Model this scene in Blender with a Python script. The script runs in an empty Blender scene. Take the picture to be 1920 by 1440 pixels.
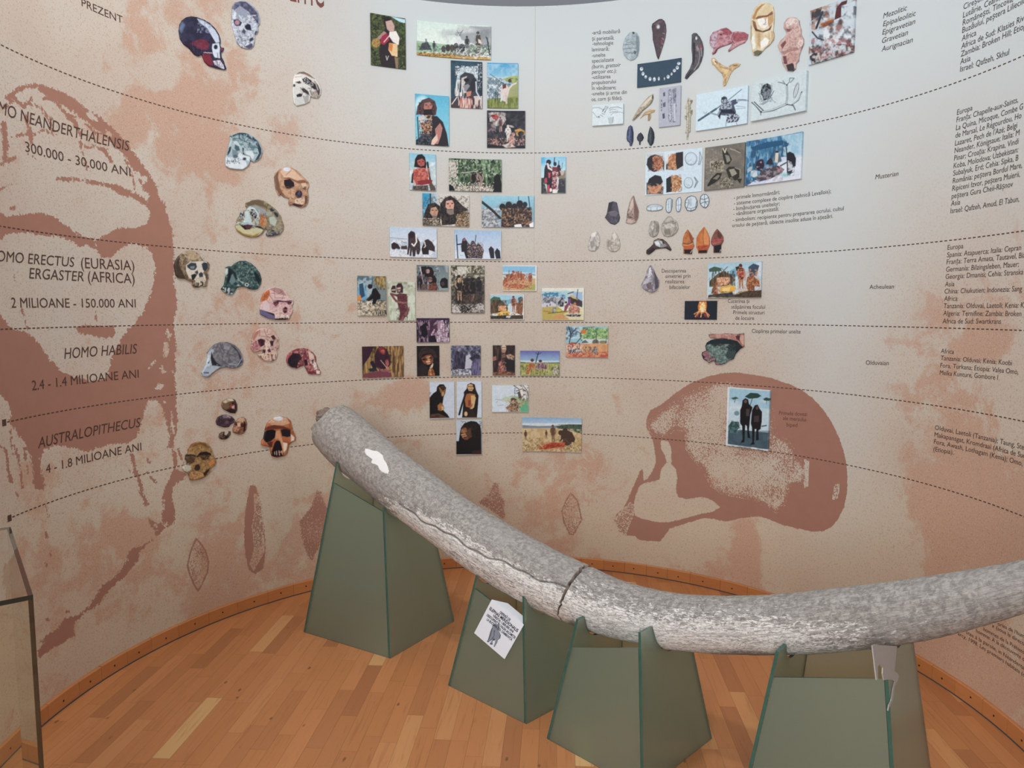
import bpy, bmesh, math, random
import numpy as np
from mathutils import Vector, Matrix
from mathutils.geometry import delaunay_2d_cdt
SC = bpy.context.scene
C = SC.collection
random.seed(4)
# ---------------------------------------------------------------- camera
FPX, PITCH, ROLL, HC = 1389.5, .0979, .0018, 1.6       # focal length in pixels of the 1920 px wide frame
CX, CY, R = .0331, 2.6939, 1.8611                      # axis and radius of the curved wall
ZTOP = 3.3844
cam = bpy.data.cameras.new('camera')
cam.sensor_width = 36.0
cam.lens = FPX / 1920 * 36.0
cam.clip_start = .05
cam_o = bpy.data.objects.new('camera', cam)
C.objects.link(cam_o)
cam_o.matrix_world = Matrix.Translation((0, 0, HC)) @ Matrix.Rotation(math.pi / 2 - PITCH, 4, 'X') @ Matrix.Rotation(ROLL, 4, 'Z')
SC.camera = cam_o
# ---------------------------------------------------------------- light and exposure
SC.view_settings.view_transform = 'Standard'
SC.view_settings.look = 'None'
SC.view_settings.gamma = 1
SC.view_settings.use_curve_mapping = False
SC.view_settings.exposure = -0.32
W = bpy.data.worlds.new('world')
SC.world = W
W.use_nodes = True
W.node_tree.nodes['Background'].inputs[0].default_value = (.86, .95, 1.0, 1)
W.node_tree.nodes['Background'].inputs[1].default_value = .42


def lamp(name, loc, target, size, power, col=(1, 1, 1), sy=None):
    l = bpy.data.lights.new(name, 'AREA')
    l.shape = 'RECTANGLE'
    l.size = size
    l.size_y = sy or size
    l.energy = power
    l.color = col
    o = bpy.data.objects.new(name, l)
    C.objects.link(o)
    o.location = loc
    o.rotation_euler = (Vector(target) - Vector(loc)).to_track_quat('-Z', 'Y').to_euler()
    return o


lamp('ceiling_lamp', (-1.0, 2.1, 3.68), (.2, 3.8, 1.5), .22, 36, (1.0, .98, .96))
lamp('ceiling_lamp', (.8, 2.4, 3.68), (.3, 3.6, 1.7), .5, 11, (.94, .98, 1.0))
lamp('front_fill_light', (-1.0, -2.0, 2.2), (.3, 4.0, 1.2), 1.8, 148, (.92, .97, 1.0))  # added unseen fill behind the camera, brightens the lower wall


# ---------------------------------------------------------------- helpers
def cray(px, py):
    px = np.asarray(px, float); py = np.asarray(py, float)
    x = (px - 960) / FPX; y = -(py - 720) / FPX
    X = math.cos(ROLL) * x - math.sin(ROLL) * y
    Y = math.sin(ROLL) * x + math.cos(ROLL) * y
    return X, math.cos(PITCH) + Y * math.sin(PITCH), -math.sin(PITCH) + Y * math.cos(PITCH)


def to_wall(px, py):
    """where a sight line meets the curved wall: arc length u and height z"""
    dx, dy, dz = cray(px, py)
    a = dx * dx + dy * dy; b = -2 * (dx * CX + dy * CY); c = CX * CX + CY * CY - R * R
    t = (-b + np.sqrt(np.maximum(b * b - 4 * a * c, 1e-9))) / (2 * a)
    return np.arctan2(t * dx - CX, t * dy - CY) * R, HC + t * dz


def wall_xyz(u, z, off=0.0):
    th = np.asarray(u, float) / R
    z = np.asarray(z, float) + 0 * th
    return np.stack([CX + (R - off) * np.sin(th), CY + (R - off) * np.cos(th), z], -1)


def project(P):
    P = np.asarray(P, float) - np.array([0, 0, HC])
    dep = P[..., 1] * math.cos(PITCH) - P[..., 2] * math.sin(PITCH)
    X = P[..., 0] / dep
    Y = (P[..., 1] * math.sin(PITCH) + P[..., 2] * math.cos(PITCH)) / dep
    x = math.cos(ROLL) * X + math.sin(ROLL) * Y
    y = -math.sin(ROLL) * X + math.cos(ROLL) * Y
    return 960 + FPX * x, 720 - FPX * y


def on_floor(px, py, z=0.0):
    d = np.array(cray(px, py)); t = (z - HC) / d[2]
    return np.array([0, 0, HC]) + t * d


def on_plane(px, py, P, n):
    d = np.array(cray(px, py)); o = np.array([0, 0, HC])
    return o + d * (np.dot(n, np.asarray(P) - o) / np.dot(n, d))


def lin(h):
    v = [int(h[i:i + 2], 16) / 255 for i in (0, 2, 4)]
    return np.array([c / 12.92 if c <= .04045 else ((c + .055) / 1.055) ** 2.4 for c in v])


def tag(o, label=None, cat=None, group=None, kind=None):
    if label: o['label'] = label
    if cat: o['category'] = cat
    if group: o['group'] = group
    if kind: o['kind'] = kind
    return o


def mesh_obj(name, verts, faces, mats, parent=None, smooth=False, fm=None):
    me = bpy.data.meshes.new(name)
    me.from_pydata([tuple(v) for v in verts], [], [tuple(f) for f in faces])
    for m in (mats if isinstance(mats, (list, tuple)) else [mats]):
        me.materials.append(m)
    if fm is not None:
        me.polygons.foreach_set('material_index', fm)
    if smooth:
        me.polygons.foreach_set('use_smooth', [True] * len(me.polygons))
    me.update()
    o = bpy.data.objects.new(name, me)
    C.objects.link(o)
    if parent: o.parent = parent
    return o


def empty(name, loc=(0, 0, 0)):
    o = bpy.data.objects.new(name, None)
    o.empty_display_size = .05
    C.objects.link(o)
    o.location = loc
    return o


def put(o, parent):
    """parent keeping the world-space vertices"""
    o.parent = parent
    o.matrix_parent_inverse = Matrix.Translation(-Vector(parent.location))
    return o


def set_attr(o, name, arr):
    me = o.data
    if arr.ndim == 2:
        a = me.color_attributes.new(name, 'FLOAT_COLOR', 'POINT')
        full = np.ones((len(arr), 4)); full[:, :3] = arr
        a.data.foreach_set('color', full.ravel())
    else:
        a = me.attributes.new(name, 'FLOAT', 'POINT')
        a.data.foreach_set('value', arr.ravel())


def hash2(ix, iy, seed):
    n = (ix.astype(np.int64) * 374761393 + iy.astype(np.int64) * 668265263 + seed * 974634777) & 0xffffffff
    n = ((n ^ (n >> 13)) * 1274126177) & 0xffffffff
    n = (n ^ (n >> 16)) & 0xffff
    return n / 65535.0


def vnoise(x, y, seed=0):
    ix = np.floor(x); iy = np.floor(y); fx = x - ix; fy = y - iy
    fx = fx * fx * (3 - 2 * fx); fy = fy * fy * (3 - 2 * fy)
    a = hash2(ix, iy, seed); b = hash2(ix + 1, iy, seed); c = hash2(ix, iy + 1, seed); d = hash2(ix + 1, iy + 1, seed)
    return (a * (1 - fx) + b * fx) * (1 - fy) + (c * (1 - fx) + d * fx) * fy


def fbm(x, y, seed=0, n=3):
    v = 0; w = .5; t = 0
    for i in range(n):
        v = v + w * vnoise(x * 2 ** i, y * 2 ** i, seed + i * 17); t += w; w *= .5
    return v / t


def sdf(x, y, pts):
    """signed distance to a polygon, positive inside"""
    pts = np.asarray(pts, float)
    d = np.full(x.shape, 1e9); ins = np.zeros(x.shape, bool)
    n = len(pts)
    for i in range(n):
        ax, ay = pts[i]; bx, by = pts[(i + 1) % n]
        ex, ey = bx - ax, by - ay
        L = ex * ex + ey * ey or 1e-9
        t = np.clip(((x - ax) * ex + (y - ay) * ey) / L, 0, 1)
        d = np.minimum(d, (x - ax - t * ex) ** 2 + (y - ay - t * ey) ** 2)
        if ay != by:
            c = ((ay > y) != (by > y)) & (x < (bx - ax) * (y - ay) / (by - ay) + ax)
            ins ^= c
    d = np.sqrt(d)
    return np.where(ins, d, -d)


def seg_dist(x, y, pts):
    d = np.full(x.shape, 1e9)
    for (ax, ay), (bx, by) in zip(pts[:-1], pts[1:]):
        ex, ey = bx - ax, by - ay
        L = ex * ex + ey * ey or 1e-9
        t = np.clip(((x - ax) * ex + (y - ay) * ey) / L, 0, 1)
        d = np.minimum(d, (x - ax - t * ex) ** 2 + (y - ay - t * ey) ** 2)
    return np.sqrt(d)


def pts_of(s):
    return [tuple(float(v) for v in q.split(',')) for q in s.split()]


# ---------------------------------------------------------------- materials
class NT:
    def __init__(self, name):
        self.m = bpy.data.materials.new(name); self.m.use_nodes = True
        self.t = self.m.node_tree
        self.b = self.t.nodes['Principled BSDF']; self.out = self.t.nodes['Material Output']

    def n(self, typ, **kw):
        nd = self.t.nodes.new('ShaderNode' + typ)
        ins = kw.pop('ins', {})
        for k, v in kw.items(): setattr(nd, k, v)
        for k, v in ins.items(): self.set(nd.inputs[k], v)
        return nd

    def set(self, sock, v):
        if hasattr(v, 'is_output') or hasattr(v, 'links'): self.t.links.new(v, sock)
        else: sock.default_value = v

    def math(self, op, a, b=0.0, c=0.0, clamp=False):
        nd = self.n('Math', operation=op, use_clamp=clamp)
        for i, v in enumerate((a, b, c)): self.set(nd.inputs[i], v)
        return nd.outputs[0]

    def mix(self, f, a, b, blend='MIX'):
        nd = self.n('Mix', data_type='RGBA', blend_type=blend)
        self.set(nd.inputs[0], f)
        self.set(nd.inputs[6], tuple(a) + (1,) if isinstance(a, (tuple, list, np.ndarray)) and len(a) == 3 else a)
        self.set(nd.inputs[7], tuple(b) + (1,) if isinstance(b, (tuple, list, np.ndarray)) and len(b) == 3 else b)
        return nd.outputs[2]

    def noise(self, scale, detail=3, rough=.5, vec=None, dist=0.0):
        nd = self.n('TexNoise', ins={'Scale': scale, 'Detail': detail, 'Roughness': rough, 'Distortion': dist})
        if vec is not None: self.set(nd.inputs['Vector'], vec)
        return nd.outputs['Fac']

    def step(self, v, lo, hi):
        nd = self.n('MapRange', interpolation_type='SMOOTHSTEP')
        self.set(nd.inputs[0], v); nd.inputs[1].default_value = lo; nd.inputs[2].default_value = hi
        return nd.outputs[0]

    def attr(self, name):
        return self.n('Attribute', attribute_name=name)

    def pos(self):
        return self.n('NewGeometry').outputs['Position']


def simple(name, hexc, rough=.5, spec=.5, metal=0.0, noise=0.0, scale=40):
    t = NT(name)
    c = lin(hexc)
    if noise:
        f = t.noise(scale, 4, .6, t.n('TexCoord').outputs['Object'])
        t.set(t.b.inputs['Base Color'], t.mix(f, tuple(c * (1 - noise)), tuple(np.minimum(c * (1 + noise), 1))))
    else:
        t.b.inputs['Base Color'].default_value = tuple(c) + (1,)
    t.b.inputs['Roughness'].default_value = rough
    t.b.inputs['Specular IOR Level'].default_value = spec
    t.b.inputs['Metallic'].default_value = metal
    return t.m


M = {}
# printed panels and cut-outs take the colours of their print from the mesh
t = NT('print')
t.set(t.b.inputs['Base Color'], t.attr('Col').outputs['Color'])
t.b.inputs['Roughness'].default_value = .55
t.b.inputs['Specular IOR Level'].default_value = .3
M['print'] = t.m
M['letter'] = simple('lettering_ink', '5a433c', .6, .2, noise=.15, scale=90)
M['letter_grey'] = simple('caption_ink', '4c4644', .6, .2, noise=.12, scale=90)
M['title'] = simple('title_ink', '7d4f49', .6, .2, noise=.1, scale=60)

# wallpaper
t = NT('wallpaper')
P = t.pos()
ink = t.attr('ink').outputs['Fac']; dens = t.attr('dens').outputs['Fac']; tone = t.attr('tone').outputs['Fac']; brt = t.attr('pale').outputs['Fac']
n1 = t.noise(26, 6, .68, P); n2 = t.noise(95, 3, .6, P); n3 = t.noise(7, 7, .7, P, .3); n4 = t.noise(210, 2, .6, P)
blot = t.step(t.math('ADD', tone, t.math('MULTIPLY', t.math('SUBTRACT', n3, .5), 1.25)), .40, .60)
base = t.mix(blot, t.mix(t.attr('tan').outputs['Fac'], lin('cfc6ba'), lin('d2bfa5')), t.mix(t.attr('tan').outputs['Fac'], lin('c8a794'), lin('cba58c')))
soft = t.noise(2.2, 3, .5, P)
base = t.mix(t.math('MULTIPLY', t.step(soft, .35, .7), .28), base, lin('c2a08c'))
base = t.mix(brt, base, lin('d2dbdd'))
spk = t.math('MULTIPLY', t.step(t.math('ADD', n4, t.math('MULTIPLY', t.math('SUBTRACT', n2, .5), .7)), .56, .68), t.math('MULTIPLY', t.math('POWER', t.math('SUBTRACT', 1.0, brt), 1.6), .5))
base = t.mix(spk, base, lin('a5805f'))
lgt = t.math('MULTIPLY', t.step(t.math('ADD', t.noise(170, 2, .6, P), t.math('MULTIPLY', n2, .3)), .70, .82), t.math('MULTIPLY', t.math('SUBTRACT', 1.0, brt), .4))
base = t.mix(lgt, base, lin('dccdb6'))
rag = t.math('ADD', t.math('MULTIPLY', t.math('SUBTRACT', n1, .5), 17.0), t.math('MULTIPLY', t.math('SUBTRACT', n2, .5), 19.0))
rag = t.math('MULTIPLY', rag, t.attr('rough').outputs['Fac'])
solid = t.step(t.math('ADD', ink, rag), -.7, .7)
stip = t.step(t.math('SUBTRACT', t.math('ADD', dens, -.5), t.math('MULTIPLY', t.math('SUBTRACT', t.noise(120, 5, .75, P), .5), 2.4)), -.08, .08)
stip = t.math('MULTIPLY', stip, t.step(dens, .02, .1))
allink = t.math('MAXIMUM', solid, stip)
inkc = t.mix(t.noise(14, 4, .6, P), lin('a37766'), lin('ad8170'))
base = t.mix(allink, base, inkc)
t.set(t.b.inputs['Base Color'], base)
t.b.inputs['Roughness'].default_value = .62
t.b.inputs['Specular IOR Level'].default_value = .25
bp = t.n('Bump', ins={'Strength': .12, 'Distance': .002, 'Height': n4})
t.set(t.b.inputs['Normal'], bp.outputs[0])
M['wallpaper'] = t.m

# strip parquet
t = NT('parquet')
tc = t.n('Mapping', vector_type='POINT', ins={'Vector': t.pos(), 'Rotation': (0, 0, math.radians(3.7))})
sp = t.n('SeparateXYZ', ins={0: tc.outputs[0]})
x, y = sp.outputs[0], sp.outputs[1]
row = t.math('FLOOR', t.math('DIVIDE', x, .066))
rn = t.n('TexWhiteNoise', noise_dimensions='1D', ins={'W': row}).outputs['Value']
yy = t.math('ADD', t.math('DIVIDE', y, .42), t.math('MULTIPLY', rn, 7.3))
wob = t.math('MULTIPLY', t.math('SUBTRACT', t.n('TexWhiteNoise', noise_dimensions='2D', ins={'Vector': t.n('CombineXYZ', ins={0: row, 1: t.math('FLOOR', yy)}).outputs[0]}).outputs['Value'], .5), .0)
brd = t.math('FLOOR', yy)
vec = t.n('CombineXYZ', ins={0: row, 1: brd, 2: 0.0}).outputs[0]
wn = t.n('TexWhiteNoise', noise_dimensions='3D', ins={'Vector': vec})
rv = wn.outputs['Value']
ramp = t.n('ValToRGB', ins={0: rv})
cr = ramp.color_ramp
cr.interpolation = 'LINEAR'
cr.elements[0].position = 0; cr.elements[0].color = tuple(lin('ab6f47')) + (1,)
cr.elements[1].position = 1; cr.elements[1].color = tuple(lin('dcb078')) + (1,)
for ps, hx in ((.15, 'b87a4d'), (.5, 'c18150'), (.85, 'c78656'), (.95, 'ce9460')):
    e = cr.elements.new(ps); e.color = tuple(lin(hx)) + (1,)
gv = t.n('Mapping', ins={'Vector': tc.outputs[0], 'Scale': (60, 4, 1)}).outputs[0]
gv2 = t.n('VectorMath', operation='ADD', ins={0: gv, 1: wn.outputs['Color']})
gv2 = t.n('VectorMath', operation='MULTIPLY_ADD', ins={0: wn.outputs['Color'], 1: (40, 40, 40), 2: gv}).outputs[0]
g = t.noise(1.0, 5, .65, gv2, .8)
col = t.mix(t.math('MULTIPLY', t.step(g, .5, .75), .38), ramp.outputs[0], lin('8a5733'))
kn = t.n('TexVoronoi', feature='F1', ins={'Vector': t.n('Mapping', ins={'Vector': tc.outputs[0], 'Scale': (11, 5, 1)}).outputs[0], 'Scale': 1.0}).outputs['Distance']
knm = t.math('SUBTRACT', 1.0, t.step(t.math('ADD', kn, t.math('MULTIPLY', t.math('SUBTRACT', t.noise(60, 3, .6, P if False else t.pos()), .5), .12)), .03, .09))
col = t.mix(t.math('MULTIPLY', knm, .7), col, lin('5c3a22'))
fx = t.math('FRACT', t.math('DIVIDE', x, .066)); fy = t.math('FRACT', yy)
ex = t.math('MINIMUM', fx, t.math('SUBTRACT', 1.0, fx)); ey = t.math('MULTIPLY', t.math('MINIMUM', fy, t.math('SUBTRACT', 1.0, fy)), 6.4)
gap = t.math('SUBTRACT', 1.0, t.step(t.math('MINIMUM', ex, ey), .004, .022))
col = t.mix(t.math('MULTIPLY', gap, .38), col, lin('4a2c18'))
t.set(t.b.inputs['Base Color'], col)
t.set(t.b.inputs['Roughness'], t.math('ADD', .30, t.math('MULTIPLY', g, .2)))
t.b.inputs['Specular IOR Level'].default_value = .42
bp = t.n('Bump', ins={'Strength': .15, 'Distance': .002, 'Height': t.math('SUBTRACT', 1.0, gap)})
t.set(t.b.inputs['Normal'], bp.outputs[0])
M['parquet'] = t.m

# bent wooden skirting
t = NT('skirting_wood')
P = t.pos()
oi = t.n('ObjectInfo').outputs['Random']
g = t.noise(1.0, 5, .6, t.n('Mapping', ins={'Vector': P, 'Scale': (9, 9, 90)}).outputs[0], .6)
col = t.mix(g, lin('b87442'), lin('cf8d58'))
col = t.mix(t.math('MULTIPLY', oi, .35), col, lin('b06c3c'))
t.set(t.b.inputs['Base Color'], col)
t.b.inputs['Roughness'].default_value = .42
M['skirting'] = t.m
M['screw'] = simple('screw_head', '3d3128', .4, .5, .6, .1)
M['gap_shade'] = simple('gap_shade_paint', '4e4a4c', .9, .2, noise=.3, scale=120)  # dark colour standing in for shade in the gap under the skirting
M['ceiling'] = simple('ceiling_paint', 'e6eefa', .9, .2, noise=.03, scale=3)

# frosted greenish glass and its polished edges
t = NT('frosted_glass')
t.b.inputs['Base Color'].default_value = (.63, .76, .65, 1)
t.b.inputs['Roughness'].default_value = .55
t.b.inputs['IOR'].default_value = 1.45
t.b.inputs['Transmission Weight'].default_value = .90
t.b.inputs['Coat Weight'].default_value = .6
t.b.inputs['Coat Roughness'].default_value = .12
M['frost'] = t.m
M['glass_edge'] = simple('polished_glass_edge', '356055', .18, .7, noise=.25, scale=30)
M['case_edge'] = simple('dark_glass_edge', '10201f', .15, .8, noise=.3, scale=25)
t = NT('clear_glass')
t.b.inputs['Base Color'].default_value = (.93, .97, .95, 1)
t.b.inputs['Roughness'].default_value = 0.0
t.b.inputs['IOR'].default_value = 1.5
t.b.inputs['Transmission Weight'].default_value = 1.0
M['clear'] = t.m
M['plastic'] = simple('milky_plastic', 'b9b4ae', .45, .5, noise=.08, scale=50)
M['plaster'] = simple('white_plaster', 'f2f0ee', .8, .2, noise=.04, scale=60)
M['paper'] = simple('white_paper', 'eef3fa', .75, .2, noise=.015, scale=30)
M['black_ink'] = simple('printed_black', '2a2c33', .7, .2, noise=.1, scale=200)

# weathered ivory: grey crust with pale flaking streaks along the tusk
t = NT('weathered_ivory')
uv = t.n('CombineXYZ', ins={0: t.attr('along').outputs['Fac'], 1: t.attr('around').outputs['Fac'], 2: 0.0}).outputs[0]
cr_ = t.attr('crust').outputs['Fac']; st = t.attr('dark_mask').outputs['Fac']
a1 = t.noise(1.0, 6, .68, t.n('Mapping', ins={'Vector': uv, 'Scale': (26, 70, 1)}).outputs[0], .5)
a2 = t.noise(1.0, 5, .7, t.n('Mapping', ins={'Vector': uv, 'Scale': (75, 190, 1)}).outputs[0], .6)
a3 = t.noise(60, 5, .7, t.pos(), .3)
a4 = t.noise(9, 4, .6, t.pos())
grey = t.mix(t.step(a3, .38, .62), lin('938e89'), lin('b9b4ae'))
grey = t.mix(t.math('MULTIPLY', t.step(a4, .42, .66), .45), grey, lin('aca7a3'))
pale = t.mix(t.step(a2, .36, .6), lin('c9c4bd'), lin('f6f3ef'))
flake = t.step(t.math('ADD', t.math('ADD', t.math('MULTIPLY', a1, .75), t.math('MULTIPLY', a2, .45)), t.math('MULTIPLY', t.math('SUBTRACT', .5, cr_), 1.0)), .53, .60)
col = t.mix(flake, grey, pale)
crk = t.math('SUBTRACT', 1.0, t.step(t.math('ABSOLUTE', t.math('SUBTRACT', t.noise(1.0, 4, .62, t.n('Mapping', ins={'Vector': uv, 'Scale': (14, 75, 1)}).outputs[0], .9), .5)), .003, .028))
crk2 = t.math('SUBTRACT', 1.0, t.step(t.math('ABSOLUTE', t.math('SUBTRACT', t.noise(1.0, 3, .6, t.n('Mapping', ins={'Vector': uv, 'Scale': (3.2, 34, 1), 'Location': (3, 7, 0)}).outputs[0], .6), .5)), .002, .013))
crk = t.math('MAXIMUM', crk, crk2)
crk = t.math('MULTIPLY', crk, t.math('SUBTRACT', 1.0, t.math('MULTIPLY', cr_, .85)))
col = t.mix(t.math('MULTIPLY', crk, .75), col, lin('5f5953'))
pit = t.math('MULTIPLY', t.step(t.noise(38, 5, .65, t.pos(), .8), .60, .68), t.math('MULTIPLY', cr_, .55))
col = t.mix(pit, col, lin('77726d'))
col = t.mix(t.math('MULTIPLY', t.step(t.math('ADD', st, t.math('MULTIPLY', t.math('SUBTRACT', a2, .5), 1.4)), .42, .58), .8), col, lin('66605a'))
t.set(t.b.inputs['Base Color'], col)
t.b.inputs['Roughness'].default_value = .75
t.b.inputs['Specular IOR Level'].default_value = .3
hgt = t.math('ADD', t.math('MULTIPLY', flake, .6), t.math('SUBTRACT', t.math('MULTIPLY', a3, .8), t.math('MULTIPLY', crk, .9)))
bp = t.n('Bump', ins={'Strength': .55, 'Distance': .006, 'Height': hgt})
t.set(t.b.inputs['Normal'], bp.outputs[0])
M['ivory'] = t.m
M['ivory_core'] = simple('brown_broken_core', '8a7a70', .9, .2, noise=.35, scale=45)
# ================================================================ setting
FLOOR = mesh_obj('floor', [(-4, -3.5, 0), (4, -3.5, 0), (4, 6.5, 0), (-4, 6.5, 0)], [(0, 1, 2, 3)], M['parquet'])
tag(FLOOR, kind='structure')
CEIL = mesh_obj('ceiling', [(-4, -3.5, 3.78), (4, -3.5, 3.78), (4, 6.5, 3.78), (-4, 6.5, 3.78)], [(0, 3, 2, 1)], M['ceiling'])
tag(CEIL, kind='structure')

# curved wall with its printed wallpaper (front skin on a fine grid, then back and edges)
UA, UB = -3.55, 3.45
NU, NZ = 1160, 552
us = np.linspace(UA, UB, NU); zs = np.linspace(0, ZTOP, NZ)
UU, ZZ = np.meshgrid(us, zs)
front = wall_xyz(UU, ZZ).reshape(-1, 3)
PX, PY = project(front)


def build_wall(ink, dens, tone, pale, rough):
    NB = 90
    ub = np.linspace(UA, UB, NB)
    back_lo = wall_xyz(ub, np.zeros(NB), -.10); back_hi = wall_xyz(ub, np.full(NB, ZTOP), -.10)
    verts = np.concatenate([front, back_lo, back_hi])
    i = np.arange(NU - 1)[None, :] + np.arange(NZ - 1)[:, None] * NU
    q = np.stack([i, i + 1, i + NU + 1, i + NU], -1).reshape(-1, 4)[:, ::-1]
    nf = len(front)
    j = np.arange(NB - 1)
    bq = np.stack([nf + j, nf + j + 1, nf + NB + j + 1, nf + NB + j], -1)
    extra = []
    k = np.linspace(0, NU - 1, NB).astype(int)
    for a in range(NB - 1):        # top and bottom rims
        t0 = (NZ - 1) * NU
        extra.append((t0 + k[a], t0 + k[a + 1], nf + NB + a + 1, nf + NB + a))
        extra.append((k[a], nf + a, nf + a + 1, k[a + 1]))
    extra.append((0, (NZ - 1) * NU, nf + NB, nf)); extra.append((NU - 1, nf + NB - 1, nf + 2 * NB - 1, NZ * NU - 1))
    F = np.concatenate([q, bq, np.array(extra)])
    me = bpy.data.meshes.new('wall_back')
    me.vertices.add(len(verts)); me.vertices.foreach_set('co', verts.ravel())
    me.loops.add(len(F) * 4); me.loops.foreach_set('vertex_index', F.ravel().astype(np.int32))
    me.polygons.add(len(F)); me.polygons.foreach_set('loop_start', np.arange(0, len(F) * 4, 4, dtype=np.int32))
    me.update(calc_edges=True)
    me.materials.append(M['wallpaper'])
    sm = np.zeros(len(F), bool); sm[:len(q)] = True
    me.polygons.foreach_set('use_smooth', sm)
    o = bpy.data.objects.new('wall_back', me)
    C.objects.link(o)
    pad = np.zeros(2 * NB)
    for nm, a in (('ink', ink), ('dens', dens), ('tone', tone), ('tan', np.clip((1.5 - ZZ) / 1.2, 0, 1) * .8), ('pale', pale), ('rough', rough)):
        set_attr(o, nm, np.concatenate([a.ravel(), pad + (-9 if nm == 'ink' else 0)]))
    tag(o, kind='structure')
    return o


# skirting: short bent blocks with a screw in each, a dark strip painted as the shaded gap along the floor
BASE = empty('baseboard_back'); tag(BASE, kind='structure')
def arc_strip(name, u0, u1, z0, z1, t0, t1, mat, parent, n=6, chamfer=.004):
    prof = [(t0, z0), (t1, z0), (t1, z1 - chamfer), (t1 - chamfer, z1), (t0, z1)]
    V = []; F = []
    for u in np.linspace(u0, u1, n):
        for off, z in prof: V.append(wall_xyz(u, z, off))
    m = len(prof)
    for a in range(n - 1):
        for b in range(m):
            F.append((a * m + b, a * m + (b + 1) % m, (a + 1) * m + (b + 1) % m, (a + 1) * m + b))
    F.append(tuple(range(m))[::-1]); F.append(tuple((n - 1) * m + b for b in range(m)))
    o = mesh_obj(name, V, F, mat, parent)
    return o
def screw(u, z, off, parent):
    c = wall_xyz(u, z, off); nrm = np.array([-math.sin(u / R), -math.cos(u / R), 0]); tx = np.array([math.cos(u / R), -math.sin(u / R), 0])
    V = []; F = []
    n = 10
    for ring, (r_, h) in enumerate(((.0042, -.0006), (.0042, .0008), (.003, .0012))):
        for k in range(n):
            a = 2 * math.pi * k / n
            V.append(c + tx * r_ * math.cos(a) + np.array([0, 0, 1]) * r_ * math.sin(a) + nrm * h)
    for ring in range(2):
        for k in range(n):
            F.append((ring * n + k, ring * n + (k + 1) % n, (ring + 1) * n + (k + 1) % n, (ring + 1) * n + k))
    F.append(tuple(2 * n + k for k in range(n)))
    return mesh_obj('screw', V, F, M['screw'], parent)
ub = UA + .02
rs = random.Random(2)
while ub < UB - .05:
    w = rs.uniform(.13, .185)
    blk = arc_strip('skirting_block', ub + .0007, min(ub + w, UB - .01) - .0007, .004, .0675 + rs.uniform(-.001, .001), .0006, .014, M['skirting'], BASE)
    screw(ub + w * rs.uniform(.42, .58), .034 + rs.uniform(-.004, .004), .0142, blk)
    ub += w
arc_strip('floor_gap_shade', UA + .02, UB - .02, .0002, .0045, .0006, .0165, M['gap_shade'], BASE, 90, .001)

# ================================================================ glass stands
def prism(name, poly, n, th, mats, parent, eps=1e-6):
    """pane: planar outline extruded by th along -n; broad faces use mats[0], rim mats[1]"""
    poly = [np.asarray(p, float) for p in poly]; n = np.asarray(n, float); n = n / np.linalg.norm(n)
    m = len(poly)
    V = poly + [p - n * th for p in poly]
    F = [tuple(range(m)), tuple(range(2 * m - 1, m - 1, -1))]
    fm = [0, 0]
    for k in range(m):
        F.append((k, m + k, m + (k + 1) % m, (k + 1) % m)); fm.append(1)
    o = mesh_obj(name, V, F, mats, None, fm=fm)
    bm = bmesh.new(); bm.from_mesh(o.data); bmesh.ops.recalc_face_normals(bm, faces=bm.faces); bm.to_mesh(o.data); bm.free()
    return put(o, parent)


# the tusk lies in one upright plane over the middles of the stands
TP0 = np.array([-.67, 3.63]); TD = np.array([1.7, -1.45]); TD = TD / np.linalg.norm(TD)
TN = np.array([-TD[1], TD[0], 0.0])
TUSK = [(600, 812, 640, 838), ]
top_px = pts_of('646,770 662,780 700,812 740,848 800,890 860,936 940,984 1000,1018 1050,1042 1098,1063 1150,1088 1200,1103 1280,1117 1360,1120 1440,1117 1520,1110 1600,1100 1700,1086 1800,1070 1920,1048 2060,1018 2200,985')
bot_px = pts_of('598,824 632,865 680,900 730,946 790,990 830,1020 880,1058 930,1091 1000,1131 1060,1158 1110,1178 1150,1190 1200,1204 1260,1214 1330,1222 1420,1226 1500,1225 1600,1218 1700,1206 1800,1184 1920,1148 2060,1102 2200,1052')
TPTS = []
def resample(p, n):
    p = np.array(p); s = np.concatenate([[0], np.cumsum(np.hypot(*np.diff(p, axis=0).T))])
    q = np.linspace(0, s[-1], n)
    return np.stack([np.interp(q, s, p[:, 0]), np.interp(q, s, p[:, 1])], 1)
def smooth_path(a, k=9):
    b = a.copy()
    for _ in range(k): b[1:-1] = (b[:-2] + 2 * b[1:-1] + b[2:]) / 4
    return b
NT_ = 260
P0 = np.array([TP0[0], TP0[1], 0])
tp = np.array([on_plane(x, y, P0, TN) for x, y in top_px]); bt = np.array([on_plane(x, y, P0, TN) for x, y in bot_px])
def along(P): return (P[:, :2] - TP0) @ TD
A_top = np.stack([along(tp), tp[:, 2]], 1); A_bot = np.stack([along(bt), bt[:, 2]], 1)
Rt = smooth_path(resample(A_top, NT_), 12); Rb = smooth_path(resample(A_bot, NT_), 12)
Rt[0], Rb[0] = A_top[0], A_bot[0]
CEN = (Rt + Rb) / 2
def perp(c_, cv):
    cv = np.concatenate([[cv[0] + (cv[0] - cv[6]) * 4], cv])
    return np.array([seg_dist(np.array([a_]), np.array([b_]), cv)[0] for a_, b_ in c_])
RAD = (perp(CEN, Rt) + perp(CEN, Rb)) / 2
RAD = np.convolve(np.pad(RAD, 6, mode='edge'), np.ones(13) / 13, 'valid')
print('RADII', RAD[::20].round(3))
RAD = RAD * 1.0
TAN = np.gradient(CEN, axis=0); TAN /= np.linalg.norm(TAN, axis=1)[:, None]
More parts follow.
